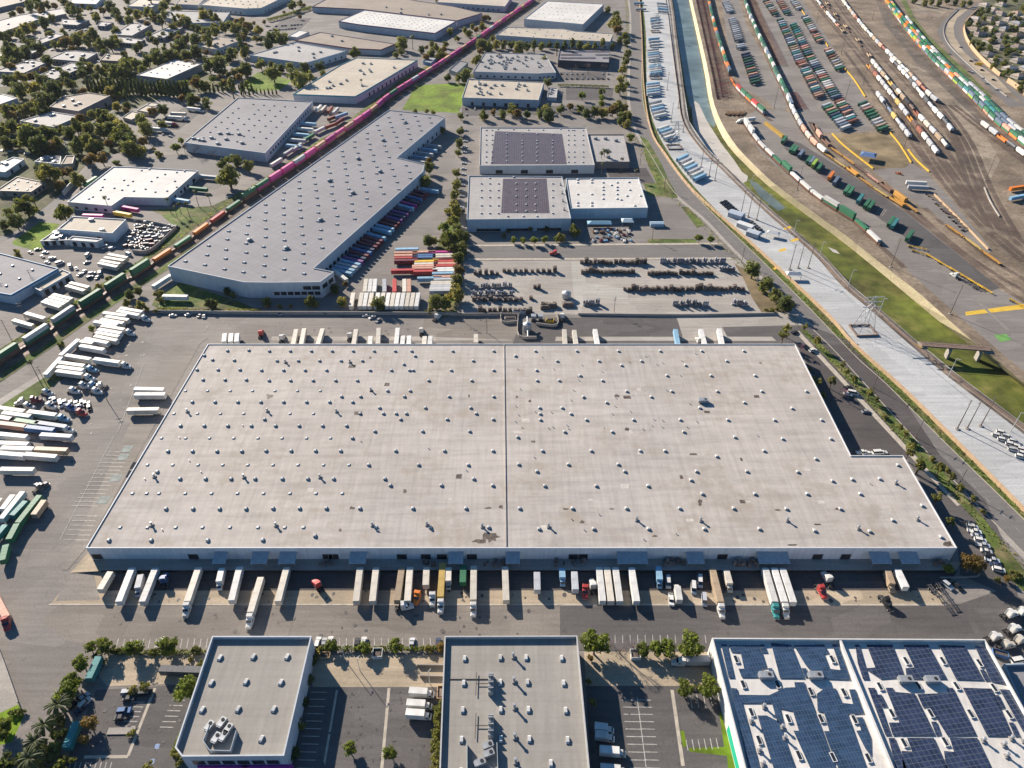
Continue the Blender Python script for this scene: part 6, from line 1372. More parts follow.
GL = 'in the lot between grey warehouse and tracks'; f = lambda *q: [(256 + x / 4, y / 4) for x, y in q]
for col, a, c in (('light blue', (178, 487), (240, 492)), ('white', (165, 508), (228, 513)), ('light blue', (150, 530), (214, 536)), ('pale grey', (132, 552), (200, 558)), ('light blue', (118, 575), (180, 582)), ('white', (236, 440), (262, 415)), ('cream', (258, 442), (280, 418)), ('rust', (285, 445), (305, 420)), ('white', (305, 450), (330, 425)),
                  ('white', (60, 655), (100, 630)), ('pale grey', (112, 612), (150, 588)), ('silver', (150, 592), (178, 572)), ('green', (188, 557), (232, 530)), ('white', (235, 522), (275, 503)), ('rust', (277, 503), (318, 488)), ('maroon', (315, 490), (350, 466)), ('light blue', (320, 462), (360, 448)), ('rust', (290, 470), (330, 455))):
    P = f(a, c); trailer(col, P[0], P[1], GL, 'trailers by the grey warehouse', proto='far_trailer')
# truck lot, office park and front car park
for col, a, c, tr in (('cream', (169, 112), (187, 112.5), 0), ('white', (166, 115.3), (183, 116.5), 'white'), ('white', (157, 121), (172, 122), 'red'), ('white', (150, 127), (163, 128), 'white'), ('white', (189, 107), (198, 108), 'white')):
    t, h, q = trailer(col, a, c, 'in the lot by the tall hedge', 'trailers in the upper truck lot', proto='far_trailer')
    if tr: hitched(tr, q, h, 'in the lot by the tall hedge', 'tractors in the upper truck lot')
p = Vector(S(98.5, 111.5, 1.5)); spawn('tractor', 'truck_tractor', 'red truck tractor', 'beside the tan roofed warehouse', 'truck', (*p, 0), R(20), PAL['red'])
for col, a, c in (('magenta', (84.5, 214), (100.5, 214.5)), ('magenta', (124, 206), (135, 208)), ('yellow', (115, 211), (129, 213.5)), ('green', (84.5, 183), (95, 176.5)), ('green', (190, 186.5), (206, 188)), ('silver', (200, 174.5), (216, 176)), ('light blue', (173, 197.5), (188, 200))):
    trailer(col, a, c, 'beside the white roofed warehouse', 'trailers at the white roofed warehouse', proto='far_trailer')
for k, (a, c) in enumerate((((97, 262), (118, 266.5)), ((99, 259.5), (121, 263.5)), ((103, 256.5), (125, 260)), ((108, 253.5), (127, 257)), ((40, 300), (62, 307)), ((43, 298), (66, 304.3)), ((47, 295.5), (70, 301.8)), ((50, 293), (74, 299)), ((66, 285), (84, 290)), ((70, 282), (88, 286.5)), ((12, 319), (33, 325)), ((24, 312), (45, 318)))):
    trailer('cream', c, a, 'in the row near the scrap yard', 'box trailers near the scrap yard', proto='far_trailer')
for a, c in (((409, 691.5), (433.5, 693)), ((405, 703.5), (433, 705)), ((403.5, 713), (433, 715)), ((597, 727), (611, 729)), ((597, 735), (612, 737)), ((598, 750), (627, 752.5)), ((599, 768), (628, 771))):
    m, h, l, p, q = place(a, c, 2.5); spawn('box_truck' if l > 7 else 'small_box_truck', 'box_truck', 'white box truck', 'in the car park between the front warehouses', 'truck', (m.x, m.y, 0), h, PAL['white'], 'box trucks between the front buildings')
m, h, l, p, q = place((709, 658.5), (684, 658.5), 3); t, h, q = trailer('silver', (709, 658), (688, 658), 'backed to the white solar warehouse', 'trailers at the front buildings', proto='short_trailer'); hitched('white', q, h, 'backed to the solar warehouse', None)
t, h, q = trailer('dark grey', (197, 669), (166, 668), 'on the slab beside the tan warehouse', 'trailers at the front buildings', proto='trailer')
for a, c in (((100, 652), (86, 682)), ((77, 718), (64, 750))): trailer('teal', a, c, 'under the palms at the left car park', 'trailers under the palms')
# cars
def cars(rows, where, group, z=.8):
    for pr, col, x, y, hd in rows:
        p = S(x, y, z); spawn(pr, 'parked_car' if pr != 'pickup' else 'pickup_truck', col + ' ' + ('car' if pr == 'sedan' else pr.upper() if pr == 'suv' else pr.replace('pickup', 'pickup truck')), where, 'car', (*p, 0), R(hd), PAL[col], group)
cars([('suv', 'white', 317.7, 642.5, 88), ('sedan', 'grey', 323.8, 643, 90), ('suv', 'white', 330, 642, 90), ('sedan', 'black', 357, 643, 90), ('suv', 'white', 363.5, 642.5, 90), ('sedan', 'silver', 412, 643, 90), ('sedan', 'navy', 438, 643, 90), ('sedan', 'white', 161, 642, 80), ('sedan', 'white', 586, 641, 90), ('sedan', 'silver', 694, 643, 90)], 'in the stalls along the truck court', 'cars along the truck court')
cars([('suv', 'silver', 128, 692, 5), ('sedan', 'black', 129, 698, 5), ('suv', 'blue', 124, 710.5, 5), ('sedan', 'black', 121, 717, 5), ('suv', 'black', 145, 692.5, 5), ('sedan', 'silver', 83, 697.5, 60), ('suv', 'white', 84.5, 703, 60), ('sedan', 'navy', 81, 709, 60), ('suv', 'black', 74, 703, 60)], 'in the left front car park', 'cars in the front car park')
cars([(('sedan', 'suv', 'pickup')[k % 3], c, x, y, -18) for k, (c, x, y) in enumerate((('black', 971, 523), ('white', 972.5, 526.5), ('white', 974.6, 531), ('silver', 977, 535.5), ('white', 980.5, 540), ('silver', 983, 544.8), ('white', 986.8, 550.7), ('black', 990, 556), ('silver', 992.5, 559.8), ('navy', 996, 564.5), ('white', 999, 569.5)))], 'in the strip car park by the diagonal road', 'cars beside the diagonal road')
cars([('suv', 'silver', 947.5, 585, -60), ('sedan', 'black', 958, 586, -70), ('sedan', 'black', 795, 332, 20), ('suv', 'white', 813, 350, 20), ('sedan', 'black', 848, 387, 10), ('sedan', 'grey', 866, 411, 10)], 'on the asphalt east of the main warehouse', 'cars east of the warehouse')
cars([('suv', 'white', *p, -25) for p in tile(768, 384, 4, [(918, 205), (935, 193), (940, 222), (957, 210), (972, 240), (985, 228), (982, 262), (1000, 250), (1012, 290), (1024, 278), (1018, 262)])], 'on the concrete power corridor', 'white cars on the corridor')
cars([('sedan', ('white', 'silver', 'grey')[k % 3], x, y, 10 + 30 * k) for k, (x, y) in enumerate(((173, 315), (188.5, 314), (200, 315), (204, 315.5), (279, 313), (324, 313), (366, 315), (372, 317), (378, 320)))], 'along the wall of the rear court', 'cars along the rear court wall')
cars([('van', 'white', 853, 393, -20), ('sedan', 'white', 848, 394, -20), ('pickup', 'white', 862, 452, 5), ('pickup', 'white', 868, 453.5, 5), ('van', 'white', 878, 452.5, 5), ('sedan', 'white', 883, 452, 5)], 'by the notch of the main warehouse', 'vans by the notch')
# scrap yard and workshop cars
random.seed(41); SY = []
q4 = [Vector(S(*p)) for p in ((128, 246), (150, 249), (176, 228), (140, 222))]
for i in range(8):
    for j in range(6): SY.append(((q4[0].lerp(q4[1], j / 5)).lerp(q4[3].lerp(q4[2], j / 5), i / 7), R(25)))
for k, (p, h) in enumerate(SY):
    c = random.choice(('white', 'silver', 'silver', 'grey', 'grey', 'navy', 'maroon', 'black', 'dark grey', 'tan')); pr = random.choice(('sedan', 'sedan', 'suv', 'van'))
    spawn(pr, 'scrap_car', c + ' ' + {'sedan': 'car', 'suv': 'SUV', 'van': 'van'}[pr], 'packed in the walled scrap yard', 'car', (p.x + random.uniform(-1, 1), p.y + random.uniform(-1, 1), 0), h + random.uniform(-.4, .4), PAL[c], 'cars in the scrap yard')
for c, pr, x, y in (('white', 'van', 88, 255), ('white', 'van', 60, 263), ('white', 'van', 70, 266), ('silver', 'sedan', 47, 262), ('white', 'suv', 52, 258), ('navy', 'sedan', 42, 256), ('silver', 'sedan', 76, 268), ('white', 'sedan', 84, 271), ('silver', 'suv', 92, 273), ('white', 'van', 100, 273), ('grey', 'sedan', 87, 262), ('silver', 'suv', 112, 248), ('light blue', 'van', 128, 254), ('white', 'van', 106, 247), ('black', 'sedan', 38, 249), ('maroon', 'sedan', 30, 252), ('white', 'sedan', 45, 252), ('navy', 'suv', 90, 277), ('white', 'sedan', 80, 274), ('silver', 'sedan', 97, 277)):
    p = S(x, y, .8); spawn(pr, 'parked_car', c + ' ' + {'sedan': 'car', 'suv': 'SUV', 'van': 'van'}[pr], 'in the yard of the white workshop', 'car', (*p, 0), random.uniform(0, 3), PAL[c], 'cars in the workshop yard')
random.seed(42)
for c, x, y in (('white', 2, 150), ('silver', 10, 151), ('grey', 20, 151), ('white', 27, 153), ('white', 156, 132), ('navy', 163, 134), ('silver', 170, 136), ('grey', 76, 90), ('silver', 60, 94), ('white', 66, 96), ('grey', 35, 28), ('white', 40, 38), ('navy', 90, 35), ('silver', 52, 50)):
    p = S(x, y, .8); spawn('sedan', 'parked_car', c + ' car', 'parked around the office park', 'car', (*p, 0), random.uniform(0, 3), PAL[c], 'cars around the office park')
random.seed(44)
for a, c, n in (((16, 62), (44, 53), 11), ((98, 61), (112, 62), 6), ((62, 35), (96, 36), 12), ((66, 30), (98, 30), 10), ((2, 55), (22, 50), 7), ((270, 30), (298, 28), 9), ((276, 26), (304, 24), 9), ((155, 127), (178, 124), 8)):
    for k in range(n):
        if random.random() < .3: continue
        t = k / n; col = random.choice(('white', 'silver', 'grey', 'navy', 'maroon', 'black')); p = S(a[0] + (c[0] - a[0]) * t, a[1] + (c[1] - a[1]) * t, .8)
        spawn('sedan', 'parked_car', col + ' car', 'in the office park car rows', 'car', (*p, 0), 1.3 + random.uniform(-.1, .1), PAL[col], 'cars in the office park rows')
for k in range(22):
    x, y = 556 + (k % 11) * 5.2, 73.5 + (k // 11) * 5; c = random.choice(('white', 'silver', 'black', 'navy', 'grey'))
    if random.random() < .25: continue
    p = S(x, y, .8); spawn('sedan', 'parked_car', c + ' car', 'in the car park below the dark fronted office', 'car', (*p, 0), 1.57, PAL[c], 'cars below the dark fronted office')
for k in range(34):
    x, y = 466 + (k % 17) * 9, 108.5 + (k // 17) * 6; c = random.choice(('white', 'silver', 'black', 'navy', 'grey', 'red'))
    if random.random() < .3: continue
    p = S(x, y, .8); spawn('sedan', 'parked_car', c + ' car', 'in the tree lined lot north of solar roofs', 'car', (*p, 0), 1.57, PAL[c], 'cars north of the solar roofs')
for k in range(16):
    y = 130 + k * 5.5; c = random.choice(('white', 'silver', 'black', 'grey')); p = S(466 - k * .35, y, .8)
    spawn('sedan', 'parked_car', c + ' car', 'in the strip west of the solar roof warehouses', 'car', (*p, 0), 0.1, PAL[c], 'cars west of the solar roofs')
for k, (u, v, c) in enumerate(((505, 390, 'navy'), (590, 505, 'black'), (625, 495, 'grey'), (680, 580, 'black'), (690, 645, 'white'), (720, 690, 'white'), (800, 740, 'white'), (775, 660, 'navy'), (410, 445, 'silver'), (600, 600, 'white'), (575, 590, 'silver'), (820, 745, 'silver'), (475, 75, 'white'))):
    p = S(900 + u / 8.26, v / 8.26, .8); spawn('suv' if k % 2 else 'sedan', 'moving_car', c + ' car', 'driving on the freeway', 'car', (*p, 0), -.8, PAL[c], 'cars on the freeway')
p = S(900 + 650 / 8.26, 530 / 8.26, 1.5); spawn('box_truck', 'box_truck', 'yellow box truck', 'driving on the freeway', 'truck', (*p, 0), 2.3, PAL['yellow'])
spawn('tractor', 'truck_tractor', 'red truck tractor', 'on the street above the pallet yard', 'truck', (*S(555, 253, 1.5), 0), R(175), PAL['red'])
for x, y, c, h in ((1010, 614, 'white', 15), (1022, 612, 'white', 10), (1013, 629, 'white', 18), (994, 637, 'white', 15), (1019, 640, 'cream', 18), (1006, 645, 'cream', 10)): tractor(c, (x, y), R(h), 'in the truck lot right of the truck court', 'trucks right of the court')
spawn('skip', 'waste_skip', 'blue open waste skip', 'beside the solar panel warehouse corner', 'skip', (*S(999, 655), 0), R(-20), PAL['blue']); spawn('van', 'van', 'white van', 'beside the blue skip', 'van', (*S(1018, 660, 1), 0), R(10), PAL['white'])
# power corridor rows
WB = 'on the power corridor beside the channel'
for row, (a, c, d, n) in enumerate((((632, 2), (634, 8), (14, 0), 2), ((657.5, 2), (659, 10), (9, 1), 4), ((650.4, 17), (651.5, 25), (9, -1), 4), ((648, 38), (649, 44), (12, -1), 3), ((647, 49.5), (648, 58.5), (12, -1.5), 5), ((649, 64), (650, 72.5), (12, -1.5), 5), ((646.6, 83), (647.3, 93), (13, -1.5), 5), ((650, 102), (655, 115), (11, -2.5), 5), ((657.5, 128), (664, 137), (12, -4), 4), ((676.7, 158.5), (694, 178), (12, -5.5), 7))):
    for k in range(n):
        t = k / max(1, n - 1); x, y = a[0] + (c[0] - a[0]) * t, a[1] + (c[1] - a[1]) * t; col = ('light blue', 'pale grey', 'white')[(k + row) % 3]
        trailer(col, (x, y), (x + d[0], y + d[1]), 'in corridor rows beside the channel', 'trailers on the power corridor', proto='far_trailer')
def shed(name, look, where, at, h, w, d, z, col, cat, roof='trim'):
    t = thing(name, look, where, cat, (*S(*at), 0), h); b = MB(); b.box(-w / 2, w / 2, -d / 2, d / 2, 0, z, 'trim'); ob('wall', b.data('wall'), t, color=col)
    r = MB(); e = .25; r.mesh([(-w / 2 - e, -d / 2 - e, z + .003), (w / 2 + e, -d / 2 - e, z + .003), (w / 2 + e, d / 2 + e, z + .003), (-w / 2 - e, d / 2 + e, z + .003), (-w / 2 - e, 0, z + d * .18), (w / 2 + e, 0, z + d * .18)], [(0, 1, 5, 4), (2, 3, 4, 5), (1, 2, 5), (3, 0, 4), (3, 2, 1, 0)], roof); ob('roof', r.data('roof'), t, color=tuple(min(.65, c * 1.15) for c in col))
    q = MB(); q.box(w / 2 + .003, w / 2 + .05, -.6, .6, 0, 2.1, 'dark'); ob('door', q.data('door'), t)
def canopy(name, look, where, at, h, w, d, z, col, cat='canopy'):
    t = thing(name, look, where, cat, (*S(*at), 0), h); r = MB(); r.mesh([(-w / 2, -d / 2, z), (w / 2, -d / 2, z), (w / 2, d / 2, z), (-w / 2, d / 2, z), (-w * .32, 0, z + 1.3), (w * .32, 0, z + 1.3)], [(0, 1, 5, 4), (1, 2, 5), (2, 3, 4, 5), (3, 0, 4), (3, 2, 1, 0)], 'trim'); ob('roof', r.data('roof'), t, color=col)
    p = MB(); p.cyl((0, 0, 0), (0, 0, z), .12, .12, 6, 'metal'); me = p.data('post')
    for x in (-w / 2 + .4, w / 2 - .4):
        for y in (-d / 2 + .4, d / 2 - .4): ob('post', me, t, (x, y, 0))
shed('site_office', 'grey gabled site office', WB, (736, 217), -.7, 11, 7, 3.5, (.36, .4, .46), 'shed'); shed('site_office', 'white flat site cabin', WB, (745, 228), -.75, 12, 5, 3.2, WHITE, 'shed'); shed('site_office', 'light grey gabled cabin', WB, (753, 236), -.7, 9, 6, 3.5, (.4, .43, .46), 'shed')
canopy('sun_canopy', 'small white sun canopy', WB, (772.5, 236.5), -.5, 9, 5, 3, WHITE); canopy('sun_canopy', 'white flat canopy alone beside the road wall', WB, (792.5, 278), -.05, 10, 5, 3.4, WHITE)
canopy('yard_tent', 'long light blue event tent', 'behind the white roofed annex', (599, 226.5), 0, 18, 6, 3.2, (.22, .4, .5), 'tent'); canopy('yard_tent', 'square white and blue tent', 'behind the white roofed annex', (627, 225), 0, 9, 7, 3.8, (.4, .5, .55), 'tent'); shed('site_office', 'light blue yard cabin', 'behind the white roofed annex', (656.5, 226), 0, 10, 4, 2.6, (.35, .45, .52), 'shed')
canopy('yard_canopy', 'blue roofed equipment canopy', 'on brown soil in the rail yard', (867, 159.5), -.5, 13, 13, 4.5, (.1, .16, .3))
for k in range(8):
    for j in range(2): p = S(722 + k * 2.3 + j * 3.2, 203 + k * 2.0 - j * 1.2); spawn('sedan', 'parked_car', 'black car', 'packed in two rows on the power corridor', 'car', (*p, 0), R(40), PAL['black'], 'black cars on the corridor')
for k in range(5): p = S(751 + k * 2.2, 223 + k * 1.9); spawn('suv', 'parked_car', 'dark grey SUV', 'in a row on the power corridor', 'car', (*p, 0), R(40), PAL['dark grey'], 'dark SUVs on the corridor')
# ------------------------------------------------------------------ trains
def train(key, y0, y1, kinds, step, where, group, proto, cat, colors, far=True, x=None):
    """vehicles on a track between two photo heights; kinds cycle"""
    k = 0
    for p, a in walk(TL[key], step):
        q = pix(p.x, p.y)
        if not (min(y0, y1) <= q[1] <= max(y0, y1)) or q[0] > 1060 or q[0] < -30: continue
        col = colors[k % len(colors)]; pr = proto[k % len(proto)]; k += 1
        if pr is None: continue
        kind = {'hopper_car': 'hopper car', 'tank_car': 'tank car', 'boxcar': 'boxcar', 'gondola_car': 'gondola', 'spine_car': 'flat spine car'}[pr]
        spawn(pr, pr, col + ' ' + kind, where, 'rail car', (p.x, p.y, .2), a, PAL[col], group)
CK = {}
def stacks(key, y0, y1, where, group, colors, step=17.6, double=True, well='well_car', near=False, skip=()):
    k = 0
    for p, a in walk(TL[key], step):
        q = pix(p.x, p.y)
        if not (min(y0, y1) <= q[1] <= max(y0, y1)) or q[0] > 1055 or q[0] < -40: continue
        c = colors[k % len(colors)]; k += 1
        if near or k % 1 == 0: spawn(well, 'well_car', 'brown well car', 'of ' + where, 'rail car', (p.x, p.y, .2), a, (.16, .075, .05), group + ' wells')
        if c is None: continue
        lo, hi = c if isinstance(c, tuple) else (c, None)
        pr = 'container' + ('' if near else '_far')
        spawn(pr, 'shipping_container', lo + (' lower container' if hi else ' container'), 'on ' + where, 'container', (p.x, p.y, .75), a, PAL[lo], group)
        if hi: spawn(pr, 'shipping_container', hi + ' upper container', 'on ' + where, 'container', (p.x, p.y, 3.56), a, PAL[hi], group)
stacks('L1', 372, 40 + 150, 'the freight train beside the long warehouse', 'containers on the left train', [('brown', 'green'), ('green', 'white'), ('green', 'silver'), ('dark green', 'green'), ('dark green', 'green'), ('green', 'green'), ('orange', None), ('green', None), ('orange', None), ('red', None), ('green', None)], step=21.0, near=True)
stacks('L1', 189, 2, 'the pink freight train running to the horizon', 'containers on the pink train', [('magenta', 'green'), ('magenta', 'pink'), ('magenta', 'pink'), ('magenta', 'silver'), ('pink', 'pink'), ('magenta', 'peach'), ('pink', 'magenta'), ('peach', 'pink'), ('magenta', 'peach'), ('pink', 'pink'), ('magenta', 'magenta'), ('brown', 'peach'), ('pink', 'magenta'), ('magenta', 'pink')], step=18.2)
g5 = ['green', 'white', 'dark green', 'orange', 'white', 'dark green', 'teal', 'green', 'silver', 'dark green', 'orange', 'green', 'dark green']
stacks('A1', -2, 77, 'the stacked train beside the chassis row', 'containers on the channel side train', [('dark green', 'orange'), ('dark green', 'green'), ('orange', 'dark green'), ('brown', 'orange'), ('dark green', 'slate'), ('navy', 'green'), ('dark green', 'dark green'), ('orange', 'green'), ('teal', 'dark green'), ('green', 'white')])
stacks('A1', 90, 113, 'the stacked train beside the chassis row', 'containers on the channel side train', [('white', 'red'), ('silver', 'green'), ('orange', 'green')])
train('A1', 78, 90, 0, 21, 'on the curve of the channel side train', 'flat cars on the channel side train', ['spine_car'], 0, ['orange'])
stacks('A2', -2, 108, 'the long train through the container lots', 'containers on the lot train', [('dark green', 'green'), ('dark green', 'white'), ('green', 'dark green'), ('teal', 'dark green'), ('white', 'white'), ('dark green', 'green'), ('silver', 'dark green'), ('dark grey', 'green'), ('white', 'silver'), ('green', 'slate'), ('dark green', 'white')])
train('A2', 109, 152, 0, 17, 'on the train through the container lots', 'hopper cars on the lot train', ['hopper_car'], 0, ['white', 'silver', 'cream', 'pale grey', 'peach', 'cream', 'peach'])
train('A2', 153, 207, 0, 20.5, 'on the inner track below the container lots', 'orange flat cars', ['spine_car', 'spine_car', 'gondola_car'], 0, ['amber', 'mustard', 'amber'])
train('A3', 124, 206, 0, 20.5, 'on the middle track below the brown soil', 'orange flat cars', ['gondola_car', 'boxcar', 'gondola_car', 'spine_car', 'spine_car', 'spine_car', 'spine_car'], 0, ['brown', 'peach', 'brown', 'amber', 'amber'])
train('A3', 207, 218, 0, 20, 'at the end of the middle track', 'orange flat cars', ['spine_car'], 0, ['amber'])
train('A4', 222, 262, 0, 20.5, 'on the outer track below the yellow barrier', 'orange flat cars', ['spine_car'], 0, ['amber', 'mustard', 'amber'])
stacks('T8', 122, 243, 'the train nearest the channel', 'containers on the nearest rail yard train', [('white', 'white'), ('white', 'white'), ('white', None), ('white', None), ('white', None), ('green', None), ('dark green', 'green'), ('white', None), ('white', None), ('white', None), ('green', 'white'), ('green', 'green'), ('green', None), ('white', None), ('white', None), ('white', None), ('white', None)], step=18.5)
train('T1', -2, 33, 0, 17.2, 'on the leftmost sorting track', 'cars on the sorting tracks', ['hopper_car', 'hopper_car', 'tank_car', 'hopper_car', 'gondola_car', 'gondola_car', 'gondola_car'], 0, ['white', 'silver', 'white', 'pale grey', 'peach', 'brown', 'tan'])
train('T2', -2, 106, 0, 17.2, 'on the longest sorting track', 'cars on the sorting tracks', ['hopper_car', 'hopper_car', 'boxcar', 'hopper_car', 'tank_car'], 0, ['white', 'silver', 'cream', 'cream', 'pale grey', 'white', 'tan', 'silver', 'peach', 'rust'])
train('T2b', 62, 134, 0, 17.2, 'on the sorting track beside the longest one', 'cars on the sorting tracks', ['hopper_car', 'tank_car', 'hopper_car'], 0, ['white', 'dark grey', 'silver', 'white'])
train('T3a', 64, 152, 0, 17.2, 'on the brown and white sorting track', 'cars on the sorting tracks', ['hopper_car', 'hopper_car', 'hopper_car', 'boxcar', 'tank_car', 'gondola_car'], 0, ['white', 'cream', 'silver', 'tan', 'cream', 'mustard', 'dark grey', 'cream', 'tan', 'black', 'brown', 'rust'])
train('T3b', 66, 153, 0, 17.2, 'on the sorting track ending in hoppers', 'cars on the sorting tracks', ['gondola_car', 'boxcar', 'boxcar', 'hopper_car', 'hopper_car', 'hopper_car', 'hopper_car', 'tank_car', 'hopper_car', 'hopper_car', 'hopper_car'], 0, ['amber', 'brown', 'rust', 'white', 'pale grey', 'silver', 'white', 'pale grey', 'mustard', 'white', 'silver'])
train('T4', 97, 138, 0, 17.2, 'on the short sorting track', 'cars on the sorting tracks', ['hopper_car', 'hopper_car', 'gondola_car', 'tank_car', 'hopper_car', 'tank_car'], 0, ['pale grey', 'silver', 'dark grey', 'slate', 'mustard', 'silver'])
train('T1b', 2, 100, 0, 19.5, 'on the sorting track of low brown cars', 'cars on the sorting tracks', ['spine_car', 'gondola_car', 'spine_car', None], 0, ['brown', 'tan', 'brown', 'dark grey'])
random.seed(51)
big = lambda pool: [(random.choice(pool), random.choice(pool)) for _ in range(37)]
P5 = ['green', 'dark green', 'white', 'orange', 'orange', 'lime', 'silver', 'slate', 'green', 'teal', 'peach']
stacks('T5', -2, 160, 'the stacked train by the service road', 'containers on the freeway side trains', big(P5)); stacks('T5b', -2, 158, 'the middle stacked train under the freeway', 'containers on the freeway side trains', big(P5 + ['green', 'white'])); stacks('T5c', 20, 156, 'the stacked train nearest the freeway', 'containers on the freeway side trains', big(['green', 'slate', 'silver', 'dark green', 'green', 'white']))
train('T6', 126, 158, 0, 17.5, 'on the short track right of the yard fan', 'cars on the sorting tracks', ['hopper_car', 'hopper_car', 'gondola_car', 'tank_car'], 0, ['white', 'silver', 'orange', 'dark grey'])
# containers and trailers on the lots
random.seed(52)
PC = ['green', 'dark green', 'dark green', 'white', 'teal', 'silver', 'peach', 'navy', 'slate', 'white', 'green', 'pale grey', 'tan', 'rust', 'cream', 'white', 'silver', 'peach']
def lot(a, c, d, n, where, pool=PC, drop=.03):
    n = int(n * 1.3 + .5)
    for k in range(n):
        if random.random() < drop: continue
        t = k / max(1, n - 1); x, y = a[0] + (c[0] - a[0]) * t, a[1] + (c[1] - a[1]) * t; col = random.choice(pool)
        m, h, l, p, q = place((x, y), (x + d[0], y + d[1]), 4.1)
        spawn('box_trailer', 'container_trailer', col + ' chassis container', where, 'trailer', (m.x, m.y, 0), h, PAL[col], 'containers parked in the rail yard')
lot((775, 20), (795, 62), (11, -3), 16, 'in the left column of the big lot'); lot((795.5, 63.5), (813, 96), (12.5, -4), 13, 'in the left column of the big lot')
lot((788, 25), (803, 55), (11, -3.5), 12, 'in the right column of the big lot'); lot((804, 58), (829, 97), (13, -4), 15, 'in the right column of the big lot')
lot((820, 106), (839, 128), (13.5, -5), 8, 'in the left lower lot block'); lot((833, 102), (846, 122), (13.5, -5), 8, 'in the right lower lot block')
lot((761, 1), (770, 14), (11, -2.5), 6, 'in the topmost block of the lots'); lot((774, 0), (782, 13), (11, -2.5), 6, 'in the topmost block of the lots')
lot((789, 1), (794, 8), (9, -2.5), 4, 'at the top of the right lot row'); lot((799, 17), (814, 41), (11.5, -3.5), 11, 'in the right lot row middle'); lot((822, 50), (834, 69), (12, -4), 7, 'in the lower right lot row'); lot((857, 104), (877, 129), (12.5, -4.5), 8, 'in the block beside the yellow barrier')
lot((721, 2), (725.5, 11), (9, -2), 5, 'in the small stacked train lot', ['silver', 'pale grey']); lot((727, 19), (736, 47), (10.5, -2.5), 12, 'in the grey lot beside stacked train', ['silver', 'pale grey', 'grey']); lot((740, 54), (750, 82), (12, -3), 9, 'in the spaced lot beside stacked train', ['navy', 'white', 'peach', 'dark green', 'dark green'])
for col, x, y in (('green', 784, 140), ('green', 792, 149), ('green', 795, 150), ('slate', 801, 154), ('green', 809, 160), ('slate', 812, 161), ('lime', 814.5, 163.5), ('green', 819.5, 167.5), ('orange', 831, 176), ('slate', 836, 181), ('green', 847, 190), ('green', 850.7, 191.5), ('teal', 860, 199), ('green', 867, 204), ('green', 871, 206), ('green', 891, 222), ('teal', 894.5, 224), ('green', 909.5, 236)):
    m, h, l, p, q = place((x - 2.2, y + 2.6), (x + 2.6, y - 4), 2.8); spawn('box_trailer', 'container_trailer', col + ' chassis container', 'in the dark lane below the lot train', 'trailer', (m.x, m.y, 0), h, PAL[col], 'containers in the dark lane')
for x, y, x2, y2 in ((912, 246, 922, 248), (916, 251, 925, 254), (929, 255, 937.5, 260), (940.5, 262, 949, 267), (952, 268.5, 961, 274), (962, 274.5, 970.5, 279.5), (971, 280, 980, 285.5), (980.5, 285.5, 989.5, 291), (1013, 300, 1024, 306)):
    m, h, l, p, q = place((x, y), (x2, y2), 1.2); spawn('bare_chassis', 'container_chassis', 'bright yellow empty chassis', 'in a line at the dark lane end', 'trailer', (m.x, m.y, 0), h, PAL['yellow'], 'yellow chassis')
m, h, l, p, q = place((981, 291), (958, 278), 2); spawn('tractor', 'truck_tractor', 'white truck tractor pulling an empty chassis', 'beside the yellow chassis', 'truck', (*S(955.5, 275.5, 1.5), 0), h, PAL['white']); spawn('bare_chassis', 'container_chassis', 'black empty chassis behind the white tractor', 'beside the yellow chassis', 'trailer', (*S(970.5, 284.3, 1), 0), h, PAL['dark grey'])
t, h, q = trailer('white', (755, 117), (742, 118.5), 'at the head of the channel side lot', 'trailers in rail yard', proto='far_trailer'); hitched('white', q, h, 'at the head of the channel side lot', None)
for col, a, c in (('white', (908, 180.5), (926, 181.5)), ('silver', (910, 185), (928, 186))): trailer(col, a, c, 'in the rail equipment yard', 'trailers in rail yard', proto='far_trailer')
for col, a, c in (('orange', (895, 170), (902, 176)), ('yellow', (948, 108 + 55), (955, 168))): pass
spawn('pickup', 'pickup_truck', 'orange pickup', 'in the rail equipment yard', 'pickup truck', (*S(899, 173, 1), 0), R(-45), PAL['orange'])
trailer('light blue', (1026, 194), (1012, 196.5), 'at the right edge of the rail yard', 'trailers in rail yard', proto='far_trailer'); trailer('orange', (1026, 185), (1012, 187), 'at the right edge of the rail yard', 'trailers in rail yard', proto='far_trailer')
# rows of bare chassis
CH = [wline(p, 0, 5) for p in ([(697, -10), (704, 20), (711, 50), (717, 76), (722, 100)], [(703, -10), (710, 22), (717, 52), (723, 78), (727, 99)])]
random.seed(53)
for L in CH:
    for p, a in walk(L, 5.5):
        spawn('far_chassis', 'bare_chassis', 'bare dark red container chassis', 'in the long rows beside the channel', 'trailer', (p.x, p.y, 0), a + 1.2 + random.uniform(-.1, .1), random.choice(((.2, .06, .045), (.13, .05, .05), (.16, .1, .08))), 'bare chassis beside the channel', share=True)
for p, a in walk(wline([(751, 0), (762, 24), (774, 48), (782, 66)], 0, 5), 6): spawn('far_chassis', 'bare_chassis', 'bare red container chassis', 'in the row beside the lot train', 'trailer', (p.x, p.y, 0), a + 1.3, (.2, .06, .05), 'bare chassis beside the lot train', share=True)
for p, a in walk(wline([(791, 93), (797, 102), (801, 109)], 0, 5), 4.5): spawn('far_chassis', 'bare_chassis', 'bare red container chassis', 'in the short row at the lot train', 'trailer', (p.x, p.y, 0), a + 1.3, (.25, .07, .06), 'short row of red chassis', share=True)
for k in range(9): p = S(727 + k * 2.1, 113.5 + (k % 2) * .8); spawn('far_chassis', 'bare_chassis', 'tipped rusty brown chassis', 'above the channel side train', 'trailer', (*p, 0), 1.2, (.24, .13, .06), 'rusty chassis', share=True)
